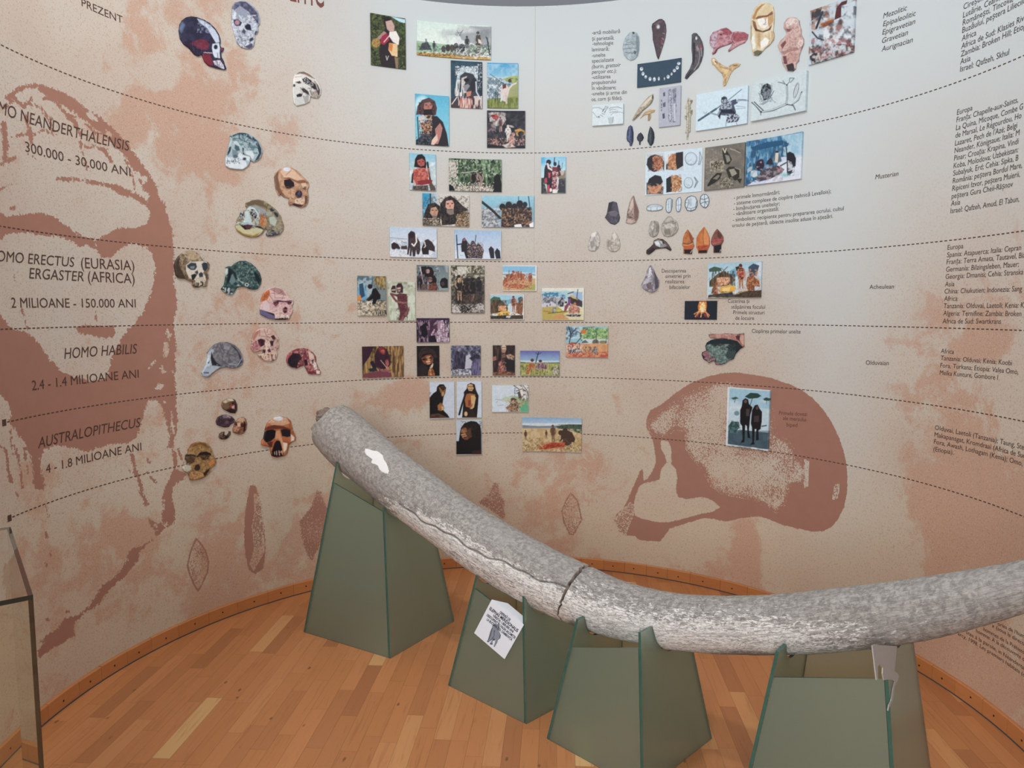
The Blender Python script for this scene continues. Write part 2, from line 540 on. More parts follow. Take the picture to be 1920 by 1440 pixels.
def tusk_at(s):
    return np.interp(s, CEN[:, 0], CEN[:, 1]), np.interp(s, CEN[:, 0], RAD), np.interp(s, CEN[:, 0], TAN[:, 1] / TAN[:, 0])


# each stand is a truncated pyramid of four panes; the two side panes are cut out to cradle the tusk
STANDS = [
    ('tall glass stand under the thick broken end of the tusk', (569, 1185), (732, 1235), (852, 1165), (632, 865), (722, 935), (820, 1010), 905, 960, 1.0),
    ('glass stand with the folded paper card hung on its front pane', (840, 1285), (987, 1358), (1110, 1292), (893, 1075), (983, 1118), None, 1102, 1173, 1.0),
    ('glass stand just right of the crack in the tusk', (1025, 1385), (1207, 1486), (1335, 1385), (1081, 1160), (1208, 1186), (1300, 1225), 1212, 1217, 1.0),
    ('glass stand at the right with milky plastic under the tusk', None, None, None, (1422, 1220), (1648, 1240), (1692, 1216), 1268, 1275, 1.0),
]
STAND_INFO = []
def at_row(F0, ap, yp):
    """the point of the edge F0 -> ap seen on image row yp"""
    lo, hi = 0.0, .98
    for _ in range(50):
        m = (lo + hi) / 2
        if project(F0 + (ap - F0) * m)[1] > yp: lo = m
        else: hi = m
    return F0 + (ap - F0) * lo
for si, (lab, a, b, c, at_, bt_, ct_, ya, yb, _k) in enumerate(STANDS):
    if a is not None:
        A, B, Cc = on_floor(*a), on_floor(*b), on_floor(*c)
    else:
        A, B, Cc = np.array([.69, 2.15, 0]), np.array([1.06, 1.86, 0]), np.array([1.36, 2.22, 0])
    A[2] = B[2] = Cc[2] = .001
    D = A + Cc - B
    ctr = (A + Cc) / 2
    best = None
    for ha in np.arange(.6, 3.5, .01):
        ap = ctr + np.array([0, 0, ha]); err = 0
        for F0, tpx in ((A, at_), (B, bt_), (Cc, ct_)):
            if tpx is None: continue
            err += (project(at_row(F0, ap, tpx[1]))[0] - tpx[0]) ** 2
        if best is None or err < best[0]: best = (err, ha)
    apex = ctr + np.array([0, 0, best[1]])
    root = empty('glass_stand', ctr)
    tag(root, lab, 'stand', 'frosted glass stands carrying the tusk')
    ab = (B - A) / np.linalg.norm(B - A); bc = (Cc - B) / np.linalg.norm(Cc - B)
    th = .010
    g2 = np.array([TD[0], TD[1], 0])
    tops = []
    for (F0, F1, px, nrm) in ((A, D, at_, -ab), (B, Cc, bt_, ab)):
        T0 = at_row(F0, apex, px[1])
        pn = np.cross(F1 - F0, apex - F0); pn = pn / np.linalg.norm(pn)
        if np.dot(pn, nrm) < 0: pn = -pn
        zh = T0[2]
        fr = (zh - F0[2]) / (apex[2] - F0[2])
        T1 = F1 + (apex - F1) * fr
        # tusk axis in this leaning pane
        ssamp = np.linspace(CEN[0, 0], CEN[-1, 0], 4000)
        zc_ = np.interp(ssamp, CEN[:, 0], CEN[:, 1])
        dd = (P0[0] + g2[0] * ssamp - F0[0]) * pn[0] + (P0[1] + g2[1] * ssamp - F0[1]) * pn[1] + (zc_ - F0[2]) * pn[2]
        s = ssamp[np.argmin(abs(dd))]
        zc, rc, sl = tusk_at(s)
        X0 = np.array([P0[0] + g2[0] * s, P0[1] + g2[1] * s, zc])
        wv = (T1 - T0) / np.linalg.norm(T1 - T0)
        upv = np.cross(pn, wv); upv = upv if upv[2] > 0 else -upv
        tdir = np.array([TD[0], TD[1], sl]); tdir = tdir / np.linalg.norm(tdir)
        def clear(Q):
            """distance of a point from the tusk axis minus the tusk radius"""
            v = Q - X0
            return np.linalg.norm(v - tdir * np.dot(v, tdir)) - rc * 1.035
        pts = [F0, T0]
        Lw = np.linalg.norm(T1 - T0)
        for k in range(1, 24):
            Q = T0 + wv * Lw * k / 24
            # slide down the pane until clear of the tusk (also for the pane's thickness)
            for _ in range(200):
                if min(clear(Q), clear(Q - pn * th)) > .0015: break
                Q = Q - upv * .002
            pts.append(Q)
        for Tq in (1, ):
            Q = T0.copy()
            for _ in range(200):
                if min(clear(Q), clear(Q - pn * th)) > .0015: break
                Q = Q - (apex - F0) / np.linalg.norm(apex - F0) * .002
            pts[1] = Q
        Q = T1.copy()
        while True:
            v = Q - X0
            if min(clear(Q), clear(Q - pn * th)) > .0015: break
            Q = Q - (apex - F1) / np.linalg.norm(apex - F1) * .002
        pts.append(Q); pts.append(F1)
        tops.append((F0, T0, F1, T1))
        prism('side_pane', pts, pn, th, [M['frost'], M['glass_edge']], root)
    for kk, nm in ((0, 'front_pane'), (2, 'back_pane')):
        q0a, q0b = tops[0][kk], tops[1][kk]
        if kk == 0:
            q1a, q1b = at_row(q0a, apex, ya), at_row(q0b, apex, yb)
        else:
            q1a = q0a + (apex - q0a) * ((q1a[2]) / apex[2]); q1b = q0b + (apex - q0b) * ((q1b[2]) / apex[2])
        ia = ab * (th * 1.12); ib = -ab * (th * 1.12)
        pl = [q0a + ia, q0b + ib, q1b + ib, q1a + ia]
        nrm = np.cross(q0b - q0a, q1a - q0a)
        if np.dot(nrm, -bc if kk == 0 else bc) < 0: nrm = -nrm
        prism(nm, pl, nrm, th * .8, [M['frost'], M['glass_edge']], root)
        if kk == 0: STAND_INFO.append((root, pl, nrm / np.linalg.norm(nrm), ab, bc, A, B, Cc, tops, apex))

# ================================================================ tusk
TUSK_O = empty('tusk', (P0[0], P0[1], 0.0)); tag(TUSK_O, 'long weathered grey mammoth tusk resting on four glass stands', 'tusk')
NA = 160
# arc length along the axis
S_ = np.concatenate([[0], np.cumsum(np.hypot(*np.diff(CEN, axis=0).T))])
crack_s = float(np.interp(np.dot(on_plane(1086, 1112, P0, TN)[:2] - TP0, TD), CEN[:, 0], S_))
def groove(s): return -.12 + .66 * (s - .55) / (crack_s - .55) + .05 * math.sin(s * 19) + .03 * math.sin(s * 47)
def tusk_section(name, s0, s1, crack_end, seed):
    n = int((s1 - s0) / .0045)
    V = np.zeros((n, NA, 3)); al = np.zeros((n, NA)); ar = np.zeros((n, NA))
    ss = np.linspace(s0, s1, n)
    an = np.linspace(0, 2 * math.pi, NA, endpoint=False)
    for i, s in enumerate(ss):
        # the break between the pieces is ragged: shift the last rings along the axis
        loc = np.full(NA, s)
        for end, sg in ((0, 1), (1, -1)):
            d = (s - s0) if end == 0 else (s1 - s)
            if d < .05 and ((end == 0 and crack_end in ('lo', 'both')) or (end == 1 and crack_end in ('hi', 'both'))):
                jag = .034 * (vnoise(an * 2.2 + 5, an * 0 + 3.3, 11) - .5) + .014 * (vnoise(an * 7 + 5, an * 0 + 1.3, 12) - .5) + .012 * np.sin(an)
                loc = loc + jag * (1 - d / .05) + (sg * (.0036 + .0030 * np.sin(an)) * (1 - d / .05))
            if d < .03 and end == 0 and crack_end == 'hi':
                jag = .03 * vnoise(an * 1.6, an * 0 + 7.7, 5)
                loc = loc + jag * (1 - d / .03)
        c = np.stack([np.interp(loc, S_, CEN[:, 0]), np.interp(loc, S_, CEN[:, 1])], 1)
        r_ = np.interp(loc, S_, RAD)
        tx = np.interp(loc, S_, TAN[:, 0]); tz = np.interp(loc, S_, TAN[:, 1])
        rr = r_ * (1 + .022 * (fbm(np.full(NA, s * 6), an * 1.2, 31, 3) - .5) + .03 * (vnoise(loc * 55, an * 7.0, 9) - .5) * .6 + .012 * (vnoise(loc * 160, an * 22, 19) - .5))
        # groove running along the near side of the upper piece
        up = np.stack([-tz[:, None] * TD[0], -tz[:, None] * TD[1], tx[:, None]], -1).reshape(NA, 3)
        side = -TN
        if name == 'tusk_base_section':
            ga = groove(s); f = np.exp(-(((an - ga + math.pi) % (2 * math.pi) - math.pi) / .035) ** 2)
            rr = rr - .006 * f * min(1, max(0, (s - .55) / .25))
        V[i, :, 0] = P0[0] + TD[0] * c[:, 0]; V[i, :, 1] = P0[1] + TD[1] * c[:, 0]; V[i, :, 2] = c[:, 1]
        V[i] += rr[:, None] * (np.cos(an)[:, None] * side[None, :] + np.sin(an)[:, None] * up)
        al[i] = loc; ar[i] = an * .1
    V2 = V.reshape(-1, 3)
    F = []
    for i in range(n - 1):
        for k in range(NA):
            F.append((i * NA + k, i * NA + (k + 1) % NA, (i + 1) * NA + (k + 1) % NA, (i + 1) * NA + k))
    fm = [0] * len(F)
    # end caps as rough inset fans
    extra = []
    for i, sg in ((0, -1), (n - 1, 1)):
        ringc = V[i].mean(0)
        base = len(V2) + len(extra)
        dirv = (V[1].mean(0) - V[0].mean(0)) if i == 0 else (V[-1].mean(0) - V[-2].mean(0))
        dirv = dirv / np.linalg.norm(dirv)
        rings = [i * NA + k for k in range(NA)]
        for ri, fr in enumerate((.8, .5, .2)):
            for k in range(NA):
                dz = (vnoise(np.array([k * .21 + 3]), np.array([ri * 1.3]), 3)[0] - .5) * .022 + (.006 if i == 0 else 0)
                extra.append(ringc + (V[i, k] - ringc) * fr - dirv * dz * (1 if i == 0 else -1) * (1 if sg < 0 else -1))
            nr = [base + ri * NA + k for k in range(NA)]
            for k in range(NA):
                f = (rings[k], rings[(k + 1) % NA], nr[(k + 1) % NA], nr[k])
                F.append(f if sg > 0 else f[::-1]); fm.append(1)
            rings = nr
        F.append(tuple(rings) if sg > 0 else tuple(rings[::-1])); fm.append(1)
    allv = np.concatenate([V2, np.array(extra)])
    o = mesh_obj(name, allv, F, [M['ivory'], M['ivory_core']], None, smooth=True, fm=fm)
    bm = bmesh.new(); bm.from_mesh(o.data); bmesh.ops.recalc_face_normals(bm, faces=bm.faces); bm.to_mesh(o.data); bm.free()
    put(o, TUSK_O)
    m_ = len(extra)
    px, py = project(allv)
    set_attr(o, 'along', np.concatenate([al.ravel(), np.zeros(m_)])); set_attr(o, 'around', np.concatenate([ar.ravel(), np.zeros(m_)]))
    # crust: 1 = grey crust kept, 0 = flaked down to pale ivory
    hh = np.concatenate([np.tile(np.sin(an), n), np.zeros(m_)]); sl = np.concatenate([al.ravel(), np.zeros(m_)])
    if name == 'tusk_base_section':
        cr = np.clip(.95 - np.clip((sl - .35) / .75, 0, 1) * np.clip(.85 - hh * .9, 0, 1) * .95, 0, 1)
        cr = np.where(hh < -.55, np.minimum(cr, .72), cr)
        drk = np.clip(.0 + .3 * np.clip(-hh - .75, 0, 1) * 4, 0, .5)  # darker along the underside; the groove line is added below
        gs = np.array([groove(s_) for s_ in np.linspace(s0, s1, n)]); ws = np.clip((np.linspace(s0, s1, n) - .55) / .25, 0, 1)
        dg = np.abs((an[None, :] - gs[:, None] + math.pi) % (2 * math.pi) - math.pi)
        drk[:n * NA] += (np.exp(-(dg / .04) ** 2) * ws[:, None]).ravel() * .9
        cr[:n * NA] += (((an[None, :] - gs[:, None]) > 0) * np.exp(-(dg / .5) ** 2) * .25 * ws[:, None]).ravel() * 0
    else:
        cr = .40 + .26 * np.clip(hh, 0, 1) + .3 * np.clip((sl - crack_s - .75) / .6, 0, 1)
        drk_c = np.exp(-(((sl - crack_s - .70) / .14) ** 2)) * .3
        drk = np.clip(np.clip(-hh - .45, 0, 1) * 1.0 + drk_c + .55 * np.exp(-(((sl - crack_s - .06) / .05) ** 2)) * np.clip(-hh * 1.4 + .2, 0, 1), 0, 1)  # darker along the underside, plus a stain beside the break
    set_attr(o, 'crust', cr); set_attr(o, 'dark_mask', drk)
    return o
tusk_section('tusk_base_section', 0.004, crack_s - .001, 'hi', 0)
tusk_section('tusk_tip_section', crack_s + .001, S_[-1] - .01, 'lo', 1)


def tusk_patch(name, poly_px, off, mat, n=26, th=.003):
    """a thin lump lying on the near side of the tusk, outlined in the view of the near side"""
    pl = np.array(poly_px); c = pl.mean(0)
    V = []; F = []
    rings = (1.0, .93, .6, .25)
    for ri, fr in enumerate(rings):
        for p in pl:
            q = c + (p - c) * fr
            w = on_plane(q[0], q[1], P0, TN)
            s = np.dot(w[:2] - TP0, TD)
            zc, rc, sl = tusk_at(s)
            # walk along the sight line to the tube surface
            d = np.array(cray(*q)); d = d / np.linalg.norm(d)
            t_ = 0
            for _ in range(60):
                Pq = w - d * t_
                s2 = np.dot(Pq[:2] - TP0, TD); zc, rc, sl = tusk_at(s2)
                dist = math.hypot((Pq[2] - zc) / math.sqrt(1 + sl * sl), np.dot(Pq - P0, TN))
                e = rc * 1.012 + off + (th if ri else 0) - dist
                if abs(e) < 1e-4: break
                t_ += e * .9
            V.append(w - d * t_)
    m = len(pl)
    for ri in range(len(rings) - 1):
        for k in range(m):
            F.append((ri * m + k, ri * m + (k + 1) % m, (ri + 1) * m + (k + 1) % m, (ri + 1) * m + k))
    F.append(tuple((len(rings) - 1) * m + k for k in range(m)))
    o = mesh_obj(name, V, F, mat, None)
    put(o, TUSK_O)
    return o
z6 = lambda s: [(540 + x / 4, 740 + y / 4) for x, y in pts_of(s)]
tusk_patch('plaster_patch', z6('578,405 600,406 640,420 668,422 690,436 712,456 720,486 738,512 752,548 757,572 750,594 728,590 702,578 684,560 676,536 655,524 632,518 622,508 632,486 606,466 584,450 574,428'), -.0005, M['plaster'], th=.002)

# a knob of brown core standing at the broken end
kc = on_plane(617, 778, P0, TN) - TN * .03
bm = bmesh.new(); bmesh.ops.create_icosphere(bm, subdivisions=4, radius=.05)
for v_ in bm.verts:
    n_ = np.array(v_.co) / .05
    d_ = 1 + .5 * (vnoise(np.array([n_[0] * 2.1 + 7]), np.array([n_[2] * 2.1 + n_[1] * 1.3 + 3]), 41)[0] - .5) + .25 * (vnoise(np.array([n_[0] * 6 + 7]), np.array([n_[2] * 6 + n_[1] * 4]), 43)[0] - .5)
    v_.co = Vector(kc + n_ * np.array([1.0, 1.0, .8]) * .05 * d_ + np.array([TD[0], TD[1], -.75]) * .004)
me = bpy.data.meshes.new('broken_core'); bm.to_mesh(me); bm.free(); me.materials.append(M['ivory_core'])
o_ = bpy.data.objects.new('broken_core', me); C.objects.link(o_); put(o_, TUSK_O); o_['label'] = 'brown knob of core at the broken end'

# ================================================================ paper card folded over the front pane of the second stand
root2, pl2, n2, ab2, bc2, A2, B2, C2, _, _ = STAND_INFO[1]
cardP = pl2[0] + n2 * .0025
cc = [on_plane(x, y, cardP, n2) for x, y in ((889, 1187), (946, 1236), (982, 1172), (922, 1124))]
CARD = empty('paper_card', (cc[0] + cc[1]) / 2); tag(CARD, 'white folded paper card with an elephant drawing, hung over the front pane', 'card')
fl_n = None
hinge = cc[2] - cc[3]
back = -n2 * 1.0 + np.array([0, 0, .15]); back = back - hinge * np.dot(back, hinge) / np.dot(hinge, hinge)
nfl = np.cross(hinge, back)
f1 = on_plane(952, 1131, cc[3], nfl); f2 = on_plane(982, 1156, cc[3], nfl)
prism('printed_face', [cc[0], cc[1], cc[2], cc[3]], n2, .0004, [M['paper'], M['paper']], CARD)
prism('folded_flap', [cc[3], cc[2], f2, f1], nfl if nfl[2] > 0 else -nfl, .0004, [M['paper'], M['paper']], CARD)
CARD_AX = (cc, n2)
# pale plastic liners in the cradles of the second stand
def tube(name, P, r_, mat, parent, n=8):
    P = [np.asarray(q_, float) for q_ in P]; V = []; F = []
    for i_, p_ in enumerate(P):
        d_ = P[min(i_ + 1, len(P) - 1)] - P[max(i_ - 1, 0)]; d_ = d_ / np.linalg.norm(d_)
        a_ = np.cross(d_, [.3, .2, .9]); a_ /= np.linalg.norm(a_); b_ = np.cross(d_, a_)
        for k_ in range(n): V.append(p_ + r_ * (a_ * math.cos(2 * math.pi * k_ / n) + b_ * math.sin(2 * math.pi * k_ / n)))
    for i_ in range(len(P) - 1):
        for k_ in range(n): F.append((i_ * n + k_, i_ * n + (k_ + 1) % n, (i_ + 1) * n + (k_ + 1) % n, (i_ + 1) * n + k_))
    F.append(tuple(range(n))[::-1]); F.append(tuple((len(P) - 1) * n + k_ for k_ in range(n)))
    return put(mesh_obj(name, V, F, mat, smooth=True), parent)
ap2 = STAND_INFO[1][-1]
for F0_, s_ in ((A2, '899,1068 901,1074 904,1080 908,1085 914,1088 921,1088 929,1086'), (B2, '990,1113 993,1119 997,1126 1002,1132 1008,1137 1015,1140 1023,1142')):
    n_ = np.cross(bc2, ap2 - F0_); n_ /= np.linalg.norm(n_)
    tube('cradle_liner', [on_plane(x_, y_, F0_, n_) for x_, y_ in pts_of(s_)], .0045, M['plastic'], root2)

# milky plastic strip and glue run at the right stand
root4, pl4, n4_, ab4, bc4, A4, B4, C4, tops4, apex4 = STAND_INFO[3]
pn4 = np.cross(C4 - B4, apex4 - B4); pn4 = pn4 / np.linalg.norm(pn4); pn4 = pn4 if np.dot(pn4, ab4) > 0 else -pn4
gp = B4 + ab4 * .004
def on_side(pts, off): return [on_plane(x, y, B4 + pn4 * off, pn4) for x, y in pts]
z16 = lambda s: [(1600 + x / 6, 1130 + y / 6) for x, y in pts_of(s)]
prism('plastic_strip', on_side(z16('216,482 250,470 300,478 492,490 478,640 466,770 505,800 512,840 500,880 480,895 440,870 380,866 345,872 330,800 334,730 300,690 276,716 280,870 262,870 236,650'), .0045), pn4, .003, [M['plastic'], M['plastic']], root4)
prism('glue_run', on_side(z16('470,880 490,880 472,930 458,1000 450,1080 430,1130 410,1170 398,1220 388,1215 400,1150 425,1100 436,1040 448,960'), .0035), pn4, .002, [M['plastic'], M['plastic']], root4)

# ================================================================ glass case at the left
ZC = 1.0
k0 = on_floor(62, 1115, ZC); k1 = on_floor(20, 988, ZC)
sd = (k1 - k0); Ls = np.linalg.norm(sd); sd = sd / Ls
wd = np.array([-sd[1], sd[0], 0]); wd = wd if wd[0] < 0 else -wd
wl = .26
CASE = empty('display_case', ((k0 + k1)[0] / 2 + wd[0] * wl / 2, (k0 + k1)[1] / 2 + wd[1] * wl / 2, 0)); tag(CASE, 'clear glass display case with dark edges at the left', 'display case')
def pane(name, p0, ax, L, h, z0, inw, th=.009):
    a = np.array([p0[0], p0[1], z0]); b = a + ax * L
    pl = [a, b, b + np.array([0, 0, h]), a + np.array([0, 0, h])]
    return prism(name, pl, -np.asarray(inw), th, [M['clear'], M['case_edge']], CASE)
g_ = .0095
pane('side_pane', k0 + sd * g_, sd, Ls - 2 * g_, ZC - g_ - .002, .001, wd)
pane('side_pane', k0 + wd * wl + sd * g_, sd, Ls - 2 * g_, ZC - g_ - .002, .001, -wd)
pane('front_pane', k0, wd, wl, ZC - g_ - .002, .001, sd)
pane('back_pane', k1, wd, wl, ZC - g_ - .002, .001, -sd)
e = .0
tpz = np.array([0, 0, ZC])
q = [np.array([k0[0], k0[1], ZC]), np.array([k1[0], k1[1], ZC])]
prism('top_pane', [q[0], q[0] + wd * wl, q[1] + wd * wl, q[1]], (0, 0, 1), .0095, [M['clear'], M['case_edge']], CASE)
print('APEX', [round(float(i[-1][2]),2) for i in STAND_INFO])
# ================================================================ wallpaper print
_q = 16 / 3
FR = dict(a=(0, 0, 4), b=(0, 340, 4), c=(0, 680, 4), d=(0, 1040, 3.6), D=(0, 960, 6), e=(300, 0, _q), f=(300, 220, _q), g=(300, 450, _q), h=(300, 700, _q),
          i=(660, 0, _q), j=(660, 270, _q), k=(660, 480, _q), l=(760, 600, 4.8), m=(1080, 0, _q), n=(1300, 0, _q), o=(1080, 230, _q), p=(1180, 480, _q),
          q=(1120, 680, 3.692), r=(440, 860, 2.8235), s=(800, 880, 3.2), t=(1560, 0, _q), v=(1560, 180, _q), w=(1560, 430, _q), x=(1560, 640, _q),
          y=(1600, 1130, 6), X=(0, 0, 1), A=(1000, 280, 16), B=(1000, 520, 16), Z=(1360, 230, 12))
def fpts(fr, s):
    ox, oy, k = FR[fr]
    return [(ox + x / k, oy + y / k) for x, y in pts_of(s)]
def fwall(fr, pts):
    ox, oy, k = FR[fr]
    a = np.array(pts, float)
    u, z = to_wall(ox + a[:, 0] / k, oy + a[:, 1] / k)
    return u, z
vis = (PX > -260) & (PX < 2200)
ink = np.full(UU.size, -30.0); dens = np.zeros(UU.size); rough = np.ones(UU.size)
def region(pts, pad):
    a = np.array(pts)
    return np.nonzero(vis & (PX > a[:, 0].min() - pad) & (PX < a[:, 0].max() + pad) & (PY > a[:, 1].min() - pad) & (PY < a[:, 1].max() + pad))[0]
def add(fr, s, rg=None):
    p = fpts(fr, s); ix = region(p, 25)
    ink[ix] = np.maximum(ink[ix], sdf(PX[ix], PY[ix], p))
    if rg is not None: rough[ix] = rg
def cut(fr, s):
    p = fpts(fr, s); ix = region(p, 25)
    ink[ix] = np.minimum(ink[ix], -sdf(PX[ix], PY[ix], p))
def line(fr, w, s):
    p = fpts(fr, s); ix = region(p, 25)
    ink[ix] = np.maximum(ink[ix], w / FR[fr][2] / 2 - seg_dist(PX[ix], PY[ix], p))
def stipple(fr, s, v, clear=True, soft=6, vary=.25, melt=0):
    p = fpts(fr, s); ix = region(p, 10)
    d = sdf(PX[ix], PY[ix], p)
    m = np.clip(d / soft + .5, 0, 1)
    if clear: ink[ix] = np.where(m > .5, np.minimum(ink[ix], -d - 0), ink[ix])
    vv = v + vary * (fbm(PX[ix] / 40, PY[ix] / 40, 3) - .5) * 2
    if melt: vv = 1 - (1 - vv) * np.clip(d / melt + .35 * (fbm(PX[ix] / 14, PY[ix] / 14, 5) - .5), 0, 1)
    dens[ix] = dens[ix] * (1 - m) + vv * m
# --- the big face at the left
add('a', '28,740 60,712 130,652 240,625 330,640 420,668 520,720 600,770 700,840 800,920 900,1010 980,1110 1060,1220 1130,1320 1192,1440 1085,1440 1040,1340 985,1250 940,1180 860,1100 790,1030 700,950 620,890 560,850 470,790 400,745 330,705 260,665 190,665 130,705 90,745 60,765')
for w, s in ((26, '330,740 400,740 480,840 560,920 610,1010'), (14, '180,770 300,800 345,860 400,900'), (32, '195,880 215,960 240,1070'), (44, '25,930 38,1050 40,1210'), (12, '250,1010 330,975 420,1010'),
             (12, '90,1025 210,1000'), (26, '430,1340 560,1345 700,1368 860,1400 970,1440'), (24, '690,1085 780,1120 830,1210'), (16, '600,1060 640,1110 700,1105'), (15, '500,870 600,880 690,910'),
             (20, '640,930 720,1000 800,1010'), (28, '0,1235 50,1210 110,1185'), (12, '940,1200 1000,1330 1012,1440'), (14, '600,1060 625,1180 660,1290'), (20, '330,840 380,930 400,1000'), (14, '180,1150 250,1170 270,1200'), (30, '60,720 90,760 40,800'), (26, '100,730 170,800 240,740'), (18, '700,930 760,900 830,960'), (10, '0,1420 60,1390 110,1380')):
    line('a', w, s)
for s in ('640,850 680,835 720,880 740,920 690,900', '1010,1300 1040,1280 1060,1340 1030,1340', '1060,1330 1100,1320 1095,1370 1065,1380', '800,980 850,1000 840,1040 800,1020'): cut('a', s)
add('b', '1080,0 1145,0 1190,90 1235,180 1265,270 1280,340 1295,420 1303,480 1305,560 1305,760 1320,850 1325,920 1318,990 1295,1060 1305,1100 1315,1200 1315,1440 860,1440 830,1340 850,1290 900,1200 950,1120 1020,1050 1080,970 1120,880 1150,780 1165,650 1140,540 1085,490 980,465 900,510 850,560 770,580 720,520 715,440 760,415 810,390 870,350 940,345 1010,355 1080,335 1110,300 1120,240 1100,180 1000,130 900,100 820,40 860,15 960,60 1060,120 1110,160 1120,100')
add('b', '-80,215 0,235 50,265 130,250 230,240 330,245 400,265 440,290 500,330 560,380 600,410 700,430 730,520 640,480 590,500 540,450 440,410 330,415 230,390 130,385 50,395 0,440 -80,450')
add('b', '-80,940 0,990 40,1040 90,1110 200,1130 250,1170 300,1230 350,1300 380,1360 430,1410 480,1460 -80,1460')
add('b', '575,1100 640,1072 760,1092 850,1082 870,1100 860,1165 780,1175 690,1155 640,1150 585,1135')
line('b', 10, '165,960 180,1040 205,1110'); line('b', 8, '715,980 725,1050'); line('b', 9, '100,700 105,745'); line('b', 22, '80,200 105,205')
add('c', '-80,-10 400,-10 450,60 560,112 700,140 800,120 830,-10 1318,-10 1308,100 1318,220 1325,380 1335,480 1310,560 1300,640 1262,640 1265,540 1240,420 1210,330 1175,275 1110,290 1090,350 1070,420 1040,520 1010,580 960,600 850,610 740,640 640,672 560,640 480,630 400,620 330,650 300,720 330,900 330,950 255,950 250,800 225,700 200,620 150,560 110,490 60,450 80,400 80,350 50,290 0,235 -80,200')
add('c', '-60,600 30,640 55,640 62,760 100,905 70,905 50,800 48,690 18,640 -60,620')
line('c', 18, '110,620 140,740 170,940'); line('c', 14, '185,640 200,760 212,830'); line('c', 20, '285,660 290,800 300,930'); line('c', 10, '75,500 90,600 95,690')
for s in ('1215,30 1235,50 1225,80 1205,75', '1190,150 1225,170 1215,200 1170,200', '1225,285 1245,290 1240,305 1228,303', '1285,370 1300,460 1310,530 1295,540 1285,440', '1130,0 1165,-20 1140,40 1120,40', '1290,50 1300,60 1292,75 1285,65'): cut('c', s)
for s in ('1250,1105 1285,1160 1270,1190 1245,1140', '1240,1190 1265,1240 1260,1310 1235,1320 1225,1260', '1200,1395 1230,1390 1240,1430 1210,1440'): cut('b', s)
add('c', '1290,630 1335,700 1322,800 1400,830 1370,880 1310,910 1292,960 1290,1010 1310,1090 1310,1180 1280,1222 1220,1252 1172,1305 1160,1282 1210,1200 1230,1080 1220,1000 1240,930 1270,880 1300,790 1296,700')
add('c', '1112,1170 1150,1192 1190,1200 1225,1180 1220,1235 1180,1262 1130,1240'); cut('c', '1160,1205 1185,1210 1180,1235 1160,1228'); cut('c', '1225,1205 1250,1205 1235,1235')
line('c', 26, '990,690 1012,800 1050,900 1060,975 1100,1060'); line('c', 16, '1108,825 1140,870 1160,885'); line('c', 12, '1335,650 1360,720 1385,760'); line('c', 11, '955,790 965,810'); line('c', 12, '345,1075 362,1150'); line('c', 12, '125,975 135,1010'); line('c', 12, '345,1270 352,1305')
line('c', 12, '1105,720 1125,750'); line('c', 9, '1150,690 1165,700')
add('D', '1712,312 1640,350 1590,375 1510,400 1430,440 1440,540 1400,600 1350,670 1280,740 1210,780 1140,840 1080,920 1060,980 1020,1030 960,1090 890,1150 820,1180 750,1190 700,1230 650,1300 600,1340 520,1400 430,1480 770,1440 840,1385 820,1300 840,1230 900,1200 980,1120 1070,1080 1140,1000 1190,940 1240,870 1310,800 1380,750 1430,690 1500,630 1550,560 1572,510 1550,470 1610,410 1680,345')
add('d', '440,430 400,480 350,530 300,590 255,650 262,705 330,650 400,610 508,542 490,480 505,430')
line('D', 14, '570,430 562,500'); line('D', 16, '525,580 525,635'); line('D', 14, '520,235 530,275'); line('D', 12, '740,1130 770,1120'); line('D', 9, '520,1215 550,1205'); line('D', 20, '535,15 545,55')
ix = region([(0, 150), (335, 1250)], 10); rough[ix] = .78
# --- the brown skull
add('q', '880,72 960,68 1060,80 1200,105 1320,145 1410,185 1490,245 1560,320 1620,410 1670,510 1705,610 1725,700 1732,800 1728,900 1710,1000 1670,1080 1620,1140 1560,1168 1500,1170 1440,1160 1300,1130 1190,1085 1120,1065 1000,1075 890,1100 800,1080 740,1075 640,1105 560,1130 500,1150 480,1180 435,1238 330,1232 290,1228 260,1200 180,1195 130,1130 110,1090 130,1050 180,1010 210,950 240,880 270,810 300,745 314,732 316,790 326,818 345,803 388,745 405,680 395,600 385,540 360,490 338,440 340,400 345,370 370,330 440,290 540,210 640,145 760,95')
cut('q', '320,835 430,812 440,740 480,690 512,700 545,740 552,800 545,880 560,930 620,945 720,930 790,950 850,1000 800,1030 700,1050 600,1080 500,1105 420,1105 330,1085 260,1060 250,1000 265,920 290,860')
cut('q', '440,540 490,545 512,600 512,700 480,692 465,640 440,590')
stipple('q', '440,320 600,215 760,145 900,128 1000,160 1100,190 1180,240 1225,330 1240,480 1330,540 1400,650 1450,740 1440,840 1340,860 1300,1000 1240,1050 1150,1000 1090,960 980,940 870,920 780,860 720,740 660,680 610,600 600,480 540,470 480,520 400,520 350,470 350,400', .47, vary=.3, melt=11)
stipple('q', '620,260 800,180 900,170 910,560 860,600 700,660 640,620 610,520', .34, soft=40, vary=.16)
stipple('q', '860,640 1050,600 1200,640 1290,760 1240,940 1100,900 900,920 800,800', .36, soft=40, vary=.28)
stipple('q', '180,1010 230,960 262,1000 245,1080 225,1130 200,1195 150,1170 110,1090', .62)
stipple('q', '1640,840 1680,830 1670,940 1620,960', .42)
stipple('q', '1430,660 1470,680 1460,860 1430,880', .40)
ix = region([(1150, 690), (1590, 1020)], 5); rough[ix] = .22
